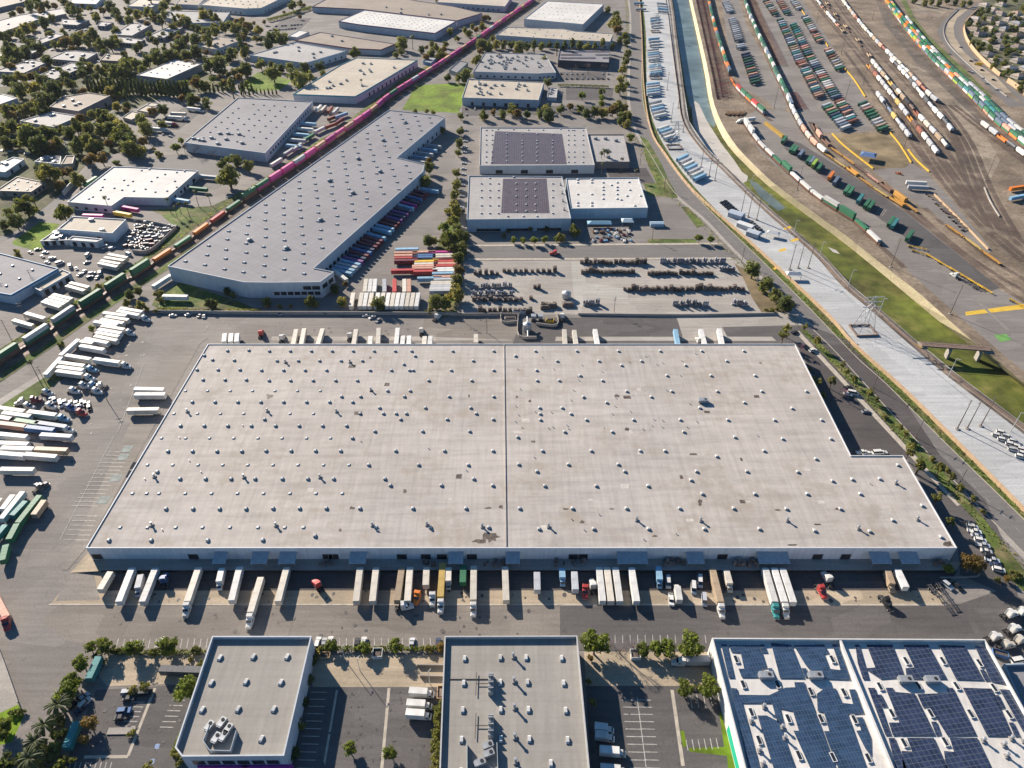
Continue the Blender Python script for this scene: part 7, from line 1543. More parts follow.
for k in range(14): p = S(926 + k * 3.0, 192 + k * 2.9); spawn('far_chassis', 'rail_wagon_frame', 'dark rusty equipment frame', 'along the fence of the rail equipment yard', 'equipment', (*p, 0), random.uniform(-1.2, .6), random.choice(((.12, .06, .05), (.3, .2, .04), (.07, .06, .06), (.09, .08, .08))), 'equipment frames', True, random.uniform(.45, .8))
# ------------------------------------------------------------------ trees and shrubs
KIND = {'B': ('broad', 3, 9, 'broadleaf_tree', 'round olive green tree', 'tree'), 'D': ('dark', 2, 10, 'evergreen_tree', 'dense dark green tree', 'tree'), 'L': ('lime', 2, 6.5, 'young_tree', 'small bright green tree', 'tree'),
        'T': ('tall', 2, 17, 'eucalyptus_tree', 'tall loose dark tree', 'tree'), 't': ('thin', 2, 8, 'thin_tree', 'thin sparse tree', 'tree'), 'R': ('rust', 1, 8, 'autumn_tree', 'rusty yellow tree', 'tree'), 's': ('bush', 2, 2.6, 'shrub', 'round green shrub', 'shrub'),
        'd': ('bushdark', 1, 2.6, 'shrub', 'dark green shrub', 'shrub'), 'C': ('cypress', 2, 11, 'cypress_tree', 'slim dark cypress', 'tree'), 'P': ('palm', 2, 13, 'palm_tree', 'tall palm', 'palm'), 'p': ('palm', 3, 7, 'palm_tree', 'low bushy palm', 'palm'),
        'N': ('bare', 2, 9, 'bare_tree', 'leafless grey tree', 'tree'), 'K': ('bare', 3, 6, 'blossom_tree', 'pink blossoming tree', 'tree')}
random.seed(77)
def tr(k, x, y, where, sc=1.0, top=.6):
    pr, n, H, nm, look, cat = KIND[k]
    i = 2 if k in 'pK' else random.randrange(n)
    if k == 'P': i = random.randrange(2)
    s = sc * random.uniform(.88, 1.12); z = H * s * (.95 if k in 'Pp' else top)
    p = S(x, y, z); spawn(pr + str(i), nm, look, where, cat, (*p, 0), random.random() * 6.28, None, {'tree': 'trees ', 'shrub': 'shrubs ', 'palm': 'palms '}[cat] + where, False, s)
def grove(ox, oy, k, where, items, sc=1.0):
    for it in items: tr(it[0], ox + it[1] / k, oy + it[2] / k, where, sc * (it[3] if len(it) > 3 else 1))
W = 'by the left front car park'
grove(60, 630, 5.565, W, [('L', 165, 95, .8), ('L', 240, 85, 1.1), ('L', 410, 95, 1.2), ('L', 595, 85, 1.15), ('L', 120, 180, 1.1), ('L', 60, 290, 1.2), ('L', 700, 330, 1.4), ('d', 330, 112), ('d', 300, 105), ('s', 520, 125), ('s', 750, 112), ('R', 160, 515, .75), ('R', 130, 610, .5), ('s', 400, 328, 1.2), ('s', 470, 310, 1.3), ('d', 395, 570, .8), ('s', 660, 690), ('s', 490, 765, 1.2), ('d', 200, 140), ('d', 220, 180), ('s', 780, 180, .8), ('s', 725, 165, .7)])
grove(0, 560, 3.69, 'on the strip beside the left yard', [('p', 215, 535, 1.2), ('p', 165, 608, 1.2), ('p', 128, 672, 1.1), ('p', 108, 735, 1.2), ('L', 265, 455, 1.2), ('L', 235, 495, 1.2), ('d', 200, 600, 1.6), ('d', 215, 640, 1.7), ('d', 165, 690, 2.2), ('d', 190, 700, 2), ('s', 230, 755, 1.8), ('d', 150, 750, 2), ('d', 215, 590, 1.5), ('d', 75, 560, .9), ('d', 45, 560, .9), ('L', 12, 605, .9), ('L', 5, 640, .8), ('d', 20, 740, 1.8), ('d', 60, 735, 1.6)])
W = 'along the south edge of the truck court'
grove(256, 576, 4, W, [('L', 302, 275, .8), ('L', 435, 285, .85), ('L', 555, 280, .9), ('R', 745, 285, .55), ('s', 690, 292), ('s', 250, 292)])
grove(570, 620, 5.188, W, [('L', 130, 125, 1.75), ('L', 385, 150, .9), ('L', 445, 150, .9), ('L', 510, 145, 1.2), ('L', 625, 125, 1.75), ('L', 595, 350, 1.0), ('L', 720, 340, 1.25), ('N', 265, 130, 1.0), ('N', 330, 110, .8), ('t', 95, 320, .6), ('t', 115, 430, .7), ('R', 105, 195, .4), ('K', 215, 120, .5)])
grove(170, 628, 5.4857, 'against the tan warehouse with roof well', [('d', 785, 165, 1.4), ('d', 755, 280, 1.3), ('d', 730, 405, 1.2), ('d', 705, 520, 1.4), ('d', 675, 685, 1.6), ('s', 45, 715, 1.2), ('s', 25, 690)])
grove(256, 576, 4, 'in the car park between front warehouses', [('L', 372, 690, .85), ('L', 535, 705, .75)] + [('s', 732 - k * 1.2, 515 + k * 22, 1.25) for k in range(12)])
grove(890, 460, 5.91, 'at the south-east corner of the main warehouse', [('R', 487, 605, 1.25), ('L', 345, 640, .7), ('t', 280, 225, 1.2), ('t', 355, 365, .9), ('t', 180, 30, 1.1), ('s', 720, 670, 1.2), ('s', 760, 680, 1.1), ('R', 690, 700, .4), ('d', 640, 705, .8)])
W = 'along the verge of the diagonal road'
grove(780, 330, 5.486, W, [('t', 205, 60), ('t', 345, 190, .8), ('t', 370, 230, .7), ('t', 410, 270, .8), ('t', 495, 345), ('t', 530, 385, .8), ('t', 690, 570, .8), ('t', 185, 275, .9), ('t', 215, 290, 1), ('t', 285, 280, 1.1), ('K', 340, 352, .8), ('K', 112, 100, .6), ('t', 20, 30, 1.4), ('d', 240, 350, 1.2), ('d', 155, 210, 1.2)])
grove(768, 384, 4, W, [('t', 565, 270, 1.2), ('t', 605, 325, 1.3), ('t', 690, 335), ('t', 735, 370, .9), ('t', 770, 415, .8), ('t', 820, 460, .8), ('t', 530, 175, .7), ('s', 660, 300), ('s', 720, 345), ('s', 860, 510), ('s', 580, 240), ('s', 470, 130)])
W = 'between pallet yard and diagonal road'
grove(610, 200, 5.12, W, [('D', 735, 345, 1.35), ('D', 805, 425, 1.25), ('D', 850, 478, 1.1), ('D', 900, 520, 1.2), ('L', 455, 195, 1.1), ('L', 515, 200, 1.0), ('s', 800, 562, 1.2), ('s', 835, 562, 1.2), ('s', 860, 550), ('t', 905, 660, 1.1), ('t', 1000, 650, .9)])
W = 'on the long warehouse court strip'
grove(320, 210, 6.4, W, sc=1.3, items=[('B', 850, 60, .9), ('L', 790, 110, 1.2), ('D', 690, 185, .65), ('B', 820, 175, 1.1), ('D', 890, 150, .9), ('B', 850, 230, .9), ('D', 905, 235, .9), ('B', 880, 300, .75), ('R', 885, 380, .95), ('B', 870, 440, .9), ('B', 865, 520, 1), ('D', 735, 575, .9), ('B', 800, 590, .7), ('D', 725, 190, .55), ('s', 700, 638, 1.2)])
grove(300, 100, 6, W, sc=1.6, items=[('D', 965, 90, .6), ('D', 965, 180, .6), ('D', 955, 250, .6), ('D', 950, 310, .55), ('D', 940, 430, .55), ('D', 940, 500, .6), ('B', 925, 560, .6), ('B', 920, 640, .8), ('D', 770, 395, .7), ('D', 755, 480, .8), ('R', 775, 360, .5), ('D', 855, 175, .5), ('B', 800, 70, .4), ('B', 760, 65, .4), ('B', 690, 65, .4)])
grove(150, 220, 5.12, 'in front of the long grey warehouse', [('D', 300, 420, .7), ('D', 325, 425, .6), ('s', 60, 400, 1.6), ('B', 595, 415, .8), ('R', 600, 440, .4), ('B', 820, 412, .75), ('B', 850, 430, .5), ('B', 985, 410, .85), ('D', 395, 360, .6), ('D', 420, 380, .5), ('L', 880, 305, .6), ('R', 1000, 325, .5), ('D', 945, 345, .7), ('R', 720, 440, .35), ('s', 660, 440), ('s', 30, 380, 1.3)])
grove(320, 210, 6.4, 'in front of the long grey warehouse', [('B', 378, 585, 1.3), ('L', 140, 590, .9), ('R', 215, 590, .45)])
W = 'in front of the solar roof warehouses'
grove(455, 110, 5.12, W, [('L', 300, 662, .85), ('L', 350, 667, .9), ('L', 405, 667, .9), ('L', 460, 660, .9), ('B', 545, 645, .8), ('B', 615, 610, .95), ('D', 385, 605, .5), ('D', 470, 605, .5), ('B', 250, 640, .4), ('L', 520, 660, .7), ('s', 270, 620), ('D', 45, 640, .9), ('D', 15, 600, .9)])
grove(455, 110, 5.12, 'around the brown fronted annex', [('P', 768, 195), ('P', 752, 210, .9), ('P', 785, 205, .95), ('P', 855, 260, .9), ('P', 755, 285, .8), ('P', 930, 300, .8), ('D', 845, 50, 1), ('B', 880, 62, 1.0), ('L', 898, 138, 1.3)])
W = 'in the row north of the solar roofs'
grove(480, 0, 6.4, W, sc=1.5, items=[('B', 25, 730, .8), ('R', 85, 715, .7), ('B', 205, 690, .9), ('R', 240, 725, .8), ('B', 425, 680, .6), ('D', 440, 722, .9), ('D', 520, 690, .8), ('R', 580, 680, .8), ('B', 640, 690, .8), ('D', 735, 702, .9), ('B', 790, 712, .9), ('R', 850, 700, 1), ('B', 882, 680, 1), ('R', 920, 690, .9), ('L', 905, 740, 1), ('D', 680, 715, .8), ('D', 380, 720, .7), ('B', 940, 735, .8), ('D', 300, 725, .6), ('D', 140, 725, .7)])
grove(480, 0, 6.4, 'along the street by the dark fronted office', sc=1.5, items=[('B', 930, 385, .9), ('B', 945, 335, .9), ('B', 915, 440, .9), ('B', 905, 500, .9), ('B', 900, 560, .9), ('L', 940, 540), ('B', 870, 140, 1.5), ('R', 880, 185, 1.2), ('B', 930, 220, .8), ('D', 940, 262, .8), ('D', 820, 55, .8), ('D', 870, 90, .9), ('D', 895, 250, .7), ('L', 655, 610, .9), ('L', 780, 585, .9), ('L', 780, 625, .8), ('L', 775, 665, .8), ('N', 590, 430, .9), ('N', 695, 425, 1), ('N', 803, 425, .9), ('D', 850, 290, .6), ('D', 410, 375, .7), ('D', 435, 520, .9), ('B', 420, 690, .7)])
random.seed(78)
for k in range(17): tr(random.choice('DDDTB'), 481 + k * 7.6, 44.5 + random.uniform(-1.5, 2), 'in the row fronting the cream roofed warehouse', random.uniform(1.0, 1.6))
OP = 'in the office park'
grove(0, 0, 7.84, OP, sc=1.75, items=[('R', 160, 80), ('D', 230, 30), ('D', 300, 40), ('B', 360, 30), ('T', 560, 90, .6), ('T', 620, 95, .6), ('B', 700, 60, .7), ('R', 800, 80, .9), ('D', 860, 40, 1.2), ('D', 900, 90), ('B', 750, 120, .8), ('D', 330, 160), ('D', 400, 130, .8), ('B', 190, 210), ('B', 150, 260, .9), ('D', 60, 400, 1.1), ('D', 130, 410, 1.1), ('D', 200, 390), ('D', 300, 360, 1.2), ('R', 510, 320), ('D', 590, 300, 1), ('B', 720, 270, 1.3), ('D', 690, 310), ('B', 780, 340, 1.2), ('D', 860, 330, 1.2), ('B', 900, 300), ('D', 980, 500), ('D', 900, 540), ('B', 780, 545, .9), ('D', 500, 580, .9), ('B', 545, 640, .9), ('D', 640, 540, .7), ('D', 650, 470, .6), ('D', 60, 620), ('B', 150, 600), ('R', 240, 600, .8), ('B', 250, 680, 1.2), ('D', 130, 690), ('D', 320, 620), ('D', 400, 690, 1.2), ('R', 470, 660, .6), ('B', 740, 710, .5), ('L', 930, 740, .6), ('R', 300, 750, .7), ('D', 30, 490, .8), ('D', 110, 480, .7), ('B', 800, 650, .8)])
grove(120, 0, 7.84, OP, sc=1.75, items=[('B', 60, 80, .9), ('B', 130, 100, 1.1), ('D', 220, 80, 1), ('B', 260, 110), ('T', 340, 125, .6), ('T', 420, 140, .6), ('B', 480, 140, 1.1), ('D', 520, 160), ('D', 340, 30), ('T', 370, 20, .5), ('B', 660, 110, 1.2), ('T', 710, 110, .7), ('B', 750, 140, 1), ('D', 640, 70, .7), ('D', 810, 200, 1.1), ('D', 860, 190), ('D', 900, 210), ('D', 680, 250, 1.1), ('D', 740, 235, 1), ('R', 920, 170, .9), ('R', 950, 160, .7), ('R', 990, 200, 1), ('B', 960, 270, .7), ('D', 520, 290, 1), ('D', 590, 300, 1.1), ('D', 470, 340, 1.1), ('D', 420, 370, .9), ('R', 450, 300, .8), ('D', 340, 265, .5), ('D', 400, 270, .6), ('D', 250, 300, .5), ('D', 310, 290, .5), ('D', 290, 425, 1.2), ('D', 210, 455, 1), ('D', 120, 490), ('D', 40, 510, 1.2), ('B', 20, 560), ('D', 380, 430), ('D', 430, 430), ('B', 520, 425, .9), ('D', 590, 390, .9), ('D', 690, 490, 1.2), ('D', 780, 490, 1.2), ('D', 770, 420, .6), ('B', 870, 405, 1.1), ('R', 780, 600, .6), ('D', 970, 535, 1), ('B', 900, 560, .8), ('R', 600, 650, 1.1), ('B', 660, 660, .9), ('R', 60, 15, .5)])
random.seed(79)
for k in range(26): tr('C', 87 + k * 4.0, 84.5 + k * .14 + random.uniform(-.6, .6), 'in the tall dark hedge by the cream roof', random.uniform(1.3, 1.55))
for k in range(12): tr('C', 205 + k * 4.2, 88 - k * .2, 'in the looser row right of the dark hedge', random.uniform(.6, .95))
for k in range(10): tr('C', 241 + k * 3.9, 91 + random.uniform(-.5, .5), 'in the hedge below the lawn', random.uniform(.5, .7))
for k in range(9): tr('C', 249 + k * 2.3, 10.5 - k * .2, 'before the far cream roofed warehouse', random.uniform(.55, .8))
grove(0, 90, 7.84, 'around the brown walled warehouse and street', sc=1.6, items=[('D', 300, 60, 1.1), ('R', 250, 100, .8), ('B', 300, 120, 1.2), ('D', 380, 60), ('B', 200, 150, .8), ('R', 90, 190, .9), ('B', 60, 150, .9), ('D', 110, 130, .7), ('D', 30, 140, .8), ('B', 20, 330, .9), ('D', 90, 270, .9), ('D', 220, 330, 1.7), ('B', 320, 340, 1.5), ('D', 380, 330, 1.2), ('D', 190, 380, 1.1), ('D', 300, 410, 1.3), ('N', 440, 300, .9), ('D', 510, 310, .7), ('L', 560, 310, .8), ('T', 610, 420, .8), ('D', 690, 290), ('D', 670, 380, .9), ('B', 730, 430), ('D', 790, 300, 1), ('B', 850, 225, 1.2), ('D', 870, 290, 1), ('B', 940, 330, 1.5), ('D', 980, 380, 1.1), ('B', 930, 270), ('R', 700, 540, 1.1), ('R', 795, 530, .9), ('B', 370, 640, 1.2), ('D', 320, 620, .9), ('R', 470, 640, .8), ('R', 540, 640, .8), ('B', 600, 690, .8), ('R', 460, 735, .8), ('N', 40, 420, .9), ('d', 915, 565, 1.5), ('D', 20, 400, .8)])
grove(120, 90, 7.84, 'around the upper truck parking lot', sc=1.5, items=[('D', 330, 140), ('R', 350, 170, .7), ('R', 250, 165, .9), ('D', 170, 225, .9), ('D', 190, 290, 1.1), ('D', 40, 310, 1), ('D', 80, 360, 1.1), ('B', 130, 450, 1.2), ('R', 180, 400, .8), ('D', 60, 440), ('D', 330, 260, .7), ('L', 435, 450, .9), ('L', 475, 395, .6), ('s', 300, 500, 1.6), ('s', 260, 460), ('R', 600, 70, .9), ('R', 480, 60, .8), ('D', 560, 60), ('D', 680, 90, .8), ('D', 900, 540, .9), ('L', 845, 550, .8), ('D', 1000, 580, .8), ('B', 850, 665, 1.5), ('N', 570, 460, .8), ('N', 500, 450, .7), ('N', 735, 490, .8), ('D', 800, 570, .7)])
grove(240, 0, 7.84, 'around the lawn and hedge lined car park', sc=1.6, items=[('D', 75, 200, .8), ('D', 30, 240, .9), ('B', 140, 230, .9), ('D', 240, 285, 1.3), ('D', 320, 290, 1.2), ('D', 210, 330, 1), ('B', 280, 240, .7), ('R', 190, 170, .6), ('R', 110, 180, .6), ('R', 20, 150, .6), ('D', 410, 30, 1.1), ('B', 470, 20, .7), ('R', 500, 40, .6), ('D', 40, 530, 1.2), ('D', 255, 555, 1.3), ('D', 410, 580, 1.1), ('D', 470, 610, 1.4), ('D', 540, 590), ('D', 500, 525, 1), ('D', 625, 510, 1), ('D', 160, 490, .9), ('D', 240, 500, .6), ('D', 320, 525, .7), ('D', 650, 570, .6), ('D', 390, 520, .9), ('B', 900, 405, .9), ('P', 950, 640, .5), ('B', 350, 270, .6), ('R', 470, 130, .5), ('R', 345, 95, .5), ('B', 120, 300, .7), ('D', 160, 300, .6)])
grove(360, 0, 7.84, 'along the pink freight train', sc=1.7, items=[('D', 325, 325, 1.1), ('P', 405, 270, .8), ('D', 560, 340, .5), ('R', 520, 370, .5), ('B', 640, 410, .8), ('D', 840, 580, .9), ('D', 960, 335, 1), ('L', 855, 255, 1), ('R', 910, 230, .7), ('B', 960, 200, .7), ('D', 820, 620, .5), ('D', 620, 30, .5), ('B', 760, 300, .5), ('R', 660, 385, .6), ('D', 560, 400, .7), ('D', 480, 380, .6), ('D', 1000, 340, .9), ('D', 280, 420, .6), ('B', 600, 445, .5), ('D', 770, 600, .6), ('D', 690, 600, .6), ('D', 880, 200, .5), ('D', 820, 230, .5)])
grove(0, 180, 6.4, 'near the white workshop and left street', [('B', 150, 150, 1.9), ('D', 90, 250, 1.5), ('D', 45, 205, .9), ('B', 400, 200, 1.5), ('R', 365, 45, .8), ('s', 100, 465, 2), ('D', 20, 280, .9), ('T', 215, 130, .6)])
grove(40, 150, 5.12, 'beside the white roofed warehouse and tracks', [('P', 335, 255, .9), ('P', 652, 262, .9), ('P', 690, 300, .7), ('P', 750, 285, .8), ('P', 795, 225, .9), ('P', 858, 220, .9), ('T', 965, 150, .9), ('P', 705, 265, .8)])
grove(0, 192, 4, 'beside the tracks above the left truck yard', [('D', 515, 405, .75), ('D', 550, 392, .7), ('B', 505, 440, .65), ('B', 560, 450, .8), ('s', 590, 465, 1.4), ('L', 365, 545, .7), ('P', 125, 690, .8), ('s', 435, 348, 1.5), ('s', 390, 375, 1.5), ('s', 245, 605, 1.2), ('s', 640, 400, 1.5), ('D', 840, 440, .5), ('s', 625, 475, 1.3)])
random.seed(80)
n = 0
while n < 84:
    x, y = random.uniform(966, 1028), random.uniform(-2, 92)
    lim = 968 + max(0, (y - 42)) * 1.12 if y > 42 else (967 if y > 18 else 978)
    if x < lim: continue
    p = S(x, y, 0)
    if any((h - Vector(p)).length < 8 for h in HOUSES) and random.random() < .8: n += .2; continue
    tr(random.choice('DLBDBL'), x, y, 'among the houses beyond the freeway', random.uniform(.7, 1.05)); n += 1
for x, y in ((925, 2), (932, 1), (940, 2), (948, 0), (956, 1), (963, 3), (915, -1), (970, 2)): tr('D', x, y, 'at the far bend of the freeway', 1.1)
for x, y in ((928, 16), (932, 17)): tr('K', x, y, 'on the vacant lot by the freeway', .9)
random.seed(88)
FOOT = [[Vector((x, y)) for x, y in B_] for B_ in ALL_FOOT]
n = 0
while n < 205:
    x, y = random.uniform(0, 250), random.uniform(0, 150) ** 1.0
    if (y > 92 and x > 130) or (x > 180 and y < 22): continue
    p = Vector(S(x, y))
    if any(inside(p, f) or min((p - v).length for v in f) < 3 for f in FOOT): continue
    tr(random.choice('BBDRTDL'), x, y - 3, 'scattered through the office park', random.uniform(.9, 1.5)); n += 1
n = 0
while n < 26:
    x, y = random.uniform(395, 520), random.uniform(2, 62); p = Vector(S(x, y))
    if any(inside(p, f) or min((p - v).length for v in f) < 3 for f in FOOT) or min((p - v).length for v in TL['L1']) < 16: continue
    tr(random.choice('BBRB'), x, y - 2, 'scattered beyond the pink train', random.uniform(.8, 1.3)); n += 1
# clipped hedges
def hedge(look, where, pts, w, h, m, top=0):
    L = wline(pts, 0, 4); b = MB(); random.seed(int(pts[0][0] * 3 + pts[0][1]))
    for p, a in walk(L, .55):
        for k in range(int(5 * (w + h))):
            u, v = random.uniform(-w / 2, w / 2), random.random() ** .6 * h
            if abs(u) < w * .3 and v < h * .7: continue
            q = Vector((p.x - math.sin(a) * u, p.y + math.cos(a) * u, v)); leaf_quad(b, q + rnd_dir() * .12, rnd_dir() + Vector((0, 0, .5)), random.uniform(.2, .38), m)
    c = L[len(L) // 2]; b.v = [(x - c.x, y - c.y, z) for x, y, z in b.v]
    t = thing('hedge', look, where, 'hedge', (c.x, c.y, 0)); ob('foliage', b.data('foliage'), t)
    s = MB(); 
    for p, a in walk(L, 3): s.cyl((p.x - c.x, p.y - c.y, 0), (p.x - c.x, p.y - c.y, h * .7), .07, .04, 5, 'bark')
    ob('stem', s.data('stem'), t)['kind'] = 'stuff'
hedge('low trimmed bright hedge', 'between the truck court and left front lot', [(316, 649.5), (380, 650), (440, 650)], 1.6, 1.5, 'leaf_lime')
hedge('scrubby planting strip', 'behind the stalls of the left front lot', [(110, 652.5), (160, 653), (206, 653)], 1.8, 1.0, 'leaf_dark'); hedge('long low green hedge', 'before the wall of the rear court', [(158, 309.5), (210, 310.5), (262, 311)], 1.2, 1.2, 'leaf')
hedge('thick bright green hedge', 'along the hedge lined car park', [(268, 22), (280, 19), (296, 14), (312, 9)], 5, 4.5, 'leaf_lime'); hedge('dark clipped hedge', 'below the dark fronted office car park', [(558, 86.5), (585, 87), (609, 88)], 3, 2.5, 'leaf_dark')
hedge('yellow green strip hedge', 'along the tan warehouse west wall', [(197, 697), (184, 728), (173, 752)], .9, .9, 'leaf_lime'); hedge('dark low hedge', 'at the foot of the solar warehouse lot', [(690, 688), (708, 687.5), (722, 687)], 1.2, 1.0, 'leaf_dark')
# grass and creeping cover along walls and rails: nobody could count it
def cover(name, label, line, d0, d1, m, dens, h=.5, size=.3):
    b = MB(); random.seed(len(label))
    for p, a in walk(line, 1.2):
        if not (-10 < pix(p.x, p.y)[1] < 780): continue
        for k in range(dens):
            d = random.uniform(d0, d1); q = Vector((p.x + math.sin(a) * d + random.uniform(-.6, .6), p.y - math.cos(a) * d + random.uniform(-.6, .6), random.uniform(.1, h))); leaf_quad(b, q, rnd_dir() + Vector((0, 0, .8)), size * random.uniform(.6, 1.3), m)
    o = ob(name, b.data(name)); o['kind'] = 'stuff'; o['label'] = label
cover('ground_cover', 'creeping green ground cover between road and block wall', rr, -4.6, -.6, 'leaf_dark', 5)
cover('grass', 'rough green grass along the left railway', TL['L1'], -13, -8.5, 'leaf', 3, .5, .35)
cover('grass', 'weeds at the foot of the left rail embankment', TL['L1'], 8.5, 11, 'leaf', 1, .4, .3)
cover('grass', 'weedy grass on the verge by the diagonal road', offset(rl, 5.5), -2.5, 2.5, 'leaf', 3, .5, .3)
# ------------------------------------------------------------------ walls, poles, bridge, pallets
def low_wall(name, look, where, pts, h, w, m, cat='wall', coping='concrete', color=None, posts=0, ends=False):
    L = wline(pts, 0, 4); c = L[len(L) // 2]; t = thing(name, look, where, cat, (c.x, c.y, 0)); b = MB(); k = MB(); A, B_ = offset(L, -w / 2), offset(L, w / 2); A2, B2 = offset(L, -w / 2 - .06), offset(L, w / 2 + .06)
    r = lambda p, z: (p.x - c.x, p.y - c.y, z)
    for i in range(len(L) - 1):
        for P, Q in ((A, B_),):
            b.face([r(P[i + 1], 0), r(P[i], 0), r(P[i], h), r(P[i + 1], h)], m); b.face([r(Q[i], 0), r(Q[i + 1], 0), r(Q[i + 1], h), r(Q[i], h)], m)
        k.face([r(A2[i], h + .1), r(B2[i], h + .1), r(B2[i + 1], h + .1), r(A2[i + 1], h + .1)], coping); k.face([r(A2[i + 1], h + .003), r(A2[i], h + .003), r(A2[i], h + .1), r(A2[i + 1], h + .1)], coping); k.face([r(B2[i], h + .003), r(B2[i + 1], h + .003), r(B2[i + 1], h + .1), r(B2[i], h + .1)], coping)
    for i in (0, -1): b.face([r(A[i], 0), r(B_[i], 0), r(B_[i], h), r(A[i], h)], m)
    ob('panel', b.data('panel'), t, color=color); ob('coping', k.data('coping'), t, color=color)
    if posts:
        q = MB(); q.box(-w * .8, w * .8, -w * .8, w * .8, 0, h + .25, m); me = q.data('post')
        for i, (p, a) in enumerate(walk(L, posts)):
            if i < 100 and -8 < pix(p.x, p.y)[1] < 775: ob('post', me, t, (p.x - c.x, p.y - c.y, 0), a, color)
low_wall('block_wall', 'long tan block wall', 'between the diagonal road and power corridor', [(x - 1.5, y) for x, y in WALL], 2.2, .5, 'block', posts=9, coping='block')
low_wall('court_wall', 'long grey concrete wall', 'along the north side of the rear court', [(150, 313), (250, 314.3), (350, 314.6), (462, 315.5)], 2.2, .3, 'concrete')
low_wall('court_wall', 'grey wall with dark posts', 'between pallet yard and rear court', [(462, 316), (500, 315.8), (520, 316)], 2, .3, 'concrete', posts=6); low_wall('court_wall', 'low pale wall', 'at the south side of the pallet yard', [(578, 315), (680, 316), (775, 314.5)], 1.4, .3, 'concrete')
low_wall('yard_wall', 'pale wall', 'around the scrap car yard', [(133, 253), (151, 252), (177, 229)], 2.4, .3, 'concrete'); low_wall('yard_wall', 'pale back wall', 'around the scrap car yard', [(134, 221), (150, 223), (177, 229)], 2, .3, 'concrete')
low_wall('yard_wall', 'grey fence wall', 'between the left yard and neighbouring lot', [(-8, 630), (4, 660), (20, 705)], 2, .3, 'concrete')
low_wall('corrugated_fence', 'tall grey corrugated fence', 'on the west side of white roofed warehouse', [(64, 196), (78, 181)], 4, .4, 'canopy', 'fence', 'canopy')
for look, pts in (('yellow barrier wall', [(832, 134), (845, 147), (873, 169)]), ('yellow barrier wall by the soil patch', [(889, 132), (899, 144), (911, 163)]), ('yellow barrier wall at the track fan', [(908, 150), (917, 161), (929, 172)]), ('yellow barrier wall beside the lot', [(843, 67), (854, 80), (865, 97)]), ('short yellow barrier wall', [(800, 8), (806, 17)]), ('low yellow barrier wall', [(825, 42), (828, 47)])):
    low_wall('barrier_wall', look, 'in the rail yard', pts, .9, .9, 'trim', 'barrier', 'trim', color=PAL['yellow'])
low_wall('barrier_wall', 'tan barrier wall', 'along the rail equipment yard', [(934, 195), (960, 221), (988, 250)], 1.2, .8, 'block', 'barrier', 'block'); low_wall('barrier_wall', 'white curving barrier', 'at the right edge of the rail yard', [(984, 188), (990, 202), (999, 217)], 1, .7, 'concrete', 'barrier')
low_wall('barrier_wall', 'orange gantry beam', 'between the two lot trains', [(765, 124), (774, 131), (783, 138)], 2.5, 2.2, 'trim', 'barrier', 'trim', color=(.4, .25, .05))
low_wall('freeway_wall', 'long tan sound wall', 'between the freeway and houses', hw([(650, 80), (560, 170), (525, 240), (550, 340), (635, 460), (770, 590), (820, 630)]), 4, .5, 'block', 'wall', 'block'); low_wall('freeway_wall', 'orange tan sound wall', 'between the freeway and houses', hw([(880, 680), (940, 720), (1060, 810)]), 5, .5, 'block', 'wall', 'block')
low_wall('median_barrier', 'pale median barrier', 'down the freeway', hw([(480, 80), (385, 180), (360, 270), (400, 370), (520, 495), (700, 655), (880, 800)]), .9, .5, 'concrete', 'barrier')
low_wall('corridor_fence', 'low reddish fence', 'between power corridor and channel path', [(x - 6.2, y + 1) for x, y in LT], 1.0, .25, 'brown_steel', 'fence', 'brown_steel', posts=12)
def pole(pr, name, look, where, x, y, rz=0, sc=1.0): spawn(pr, name, look, where, 'pole', (*S(x, y), 0), rz, None, None, False, sc)
for x, y in ((793, 236), (819, 258), (848, 286.5), (878, 315.7), (948, 377), (1010.5, 431.5), (767, 209.5), (750, 190)): pole('light_pole', 'light_pole', 'white light pole', 'on the channel bank', x, y, -.5, 1.05)
for x, y in ((957, 429), (967, 428.5), (980.5, 426), (789.5, 269.5), (798, 268), (808, 268), (701, 167), (709, 176), (714.7, 180.6), (741, 213.6), (748, 217), (756.5, 220), (671, 122), (678, 108), (667, 90), (683, 132)): pole('steel', 'power_pole', 'tall brown power pole', 'on the power corridor', x, y, .6, .95)
for x, y in ((915.5, 437.7), (957, 487.7), (741.5, 263), (664, 190), (873, 388)): pole('utility', 'utility_pole', 'brown wooden utility pole', 'beside the diagonal road', x, y, .7)
for x, y in ((890.5, 267), (950, 314), (985.5, 180), (816.5, 23), (841, 54), (863, 84), (845, 100), (800, 45), (774, 108), (872, 20), (903, 150), (797, 190)): pole('mast', 'lighting_mast', 'tall thin lighting mast', 'in the rail yard', x, y, .3, .8)
for x, y in ((45, 382), (108, 402), (9, 335), (25, 318), (48, 300), (34, 284), (3, 290), (487, 333), (458, 318), (652, 240), (640, 165), (614, 312)): pole('utility', 'utility_pole', 'dark utility pole', 'between the rail line and yards', x, y, .4, .9)
for x, y in ((360, 671), (430, 684), (345, 660)): pole('light_pole', 'light_pole', 'slim light pole', 'in the front car parks', x, y, 1, .7)
for x, y in ((863, 331), (674, 147.5), (655, 78), (655.5, 32)): spawn('lattice_tower', 'lattice_tower', 'grey lattice tower on brown base', 'on the power corridor', 'pylon', (*S(x, y), 0), .05, None, 'lattice towers')
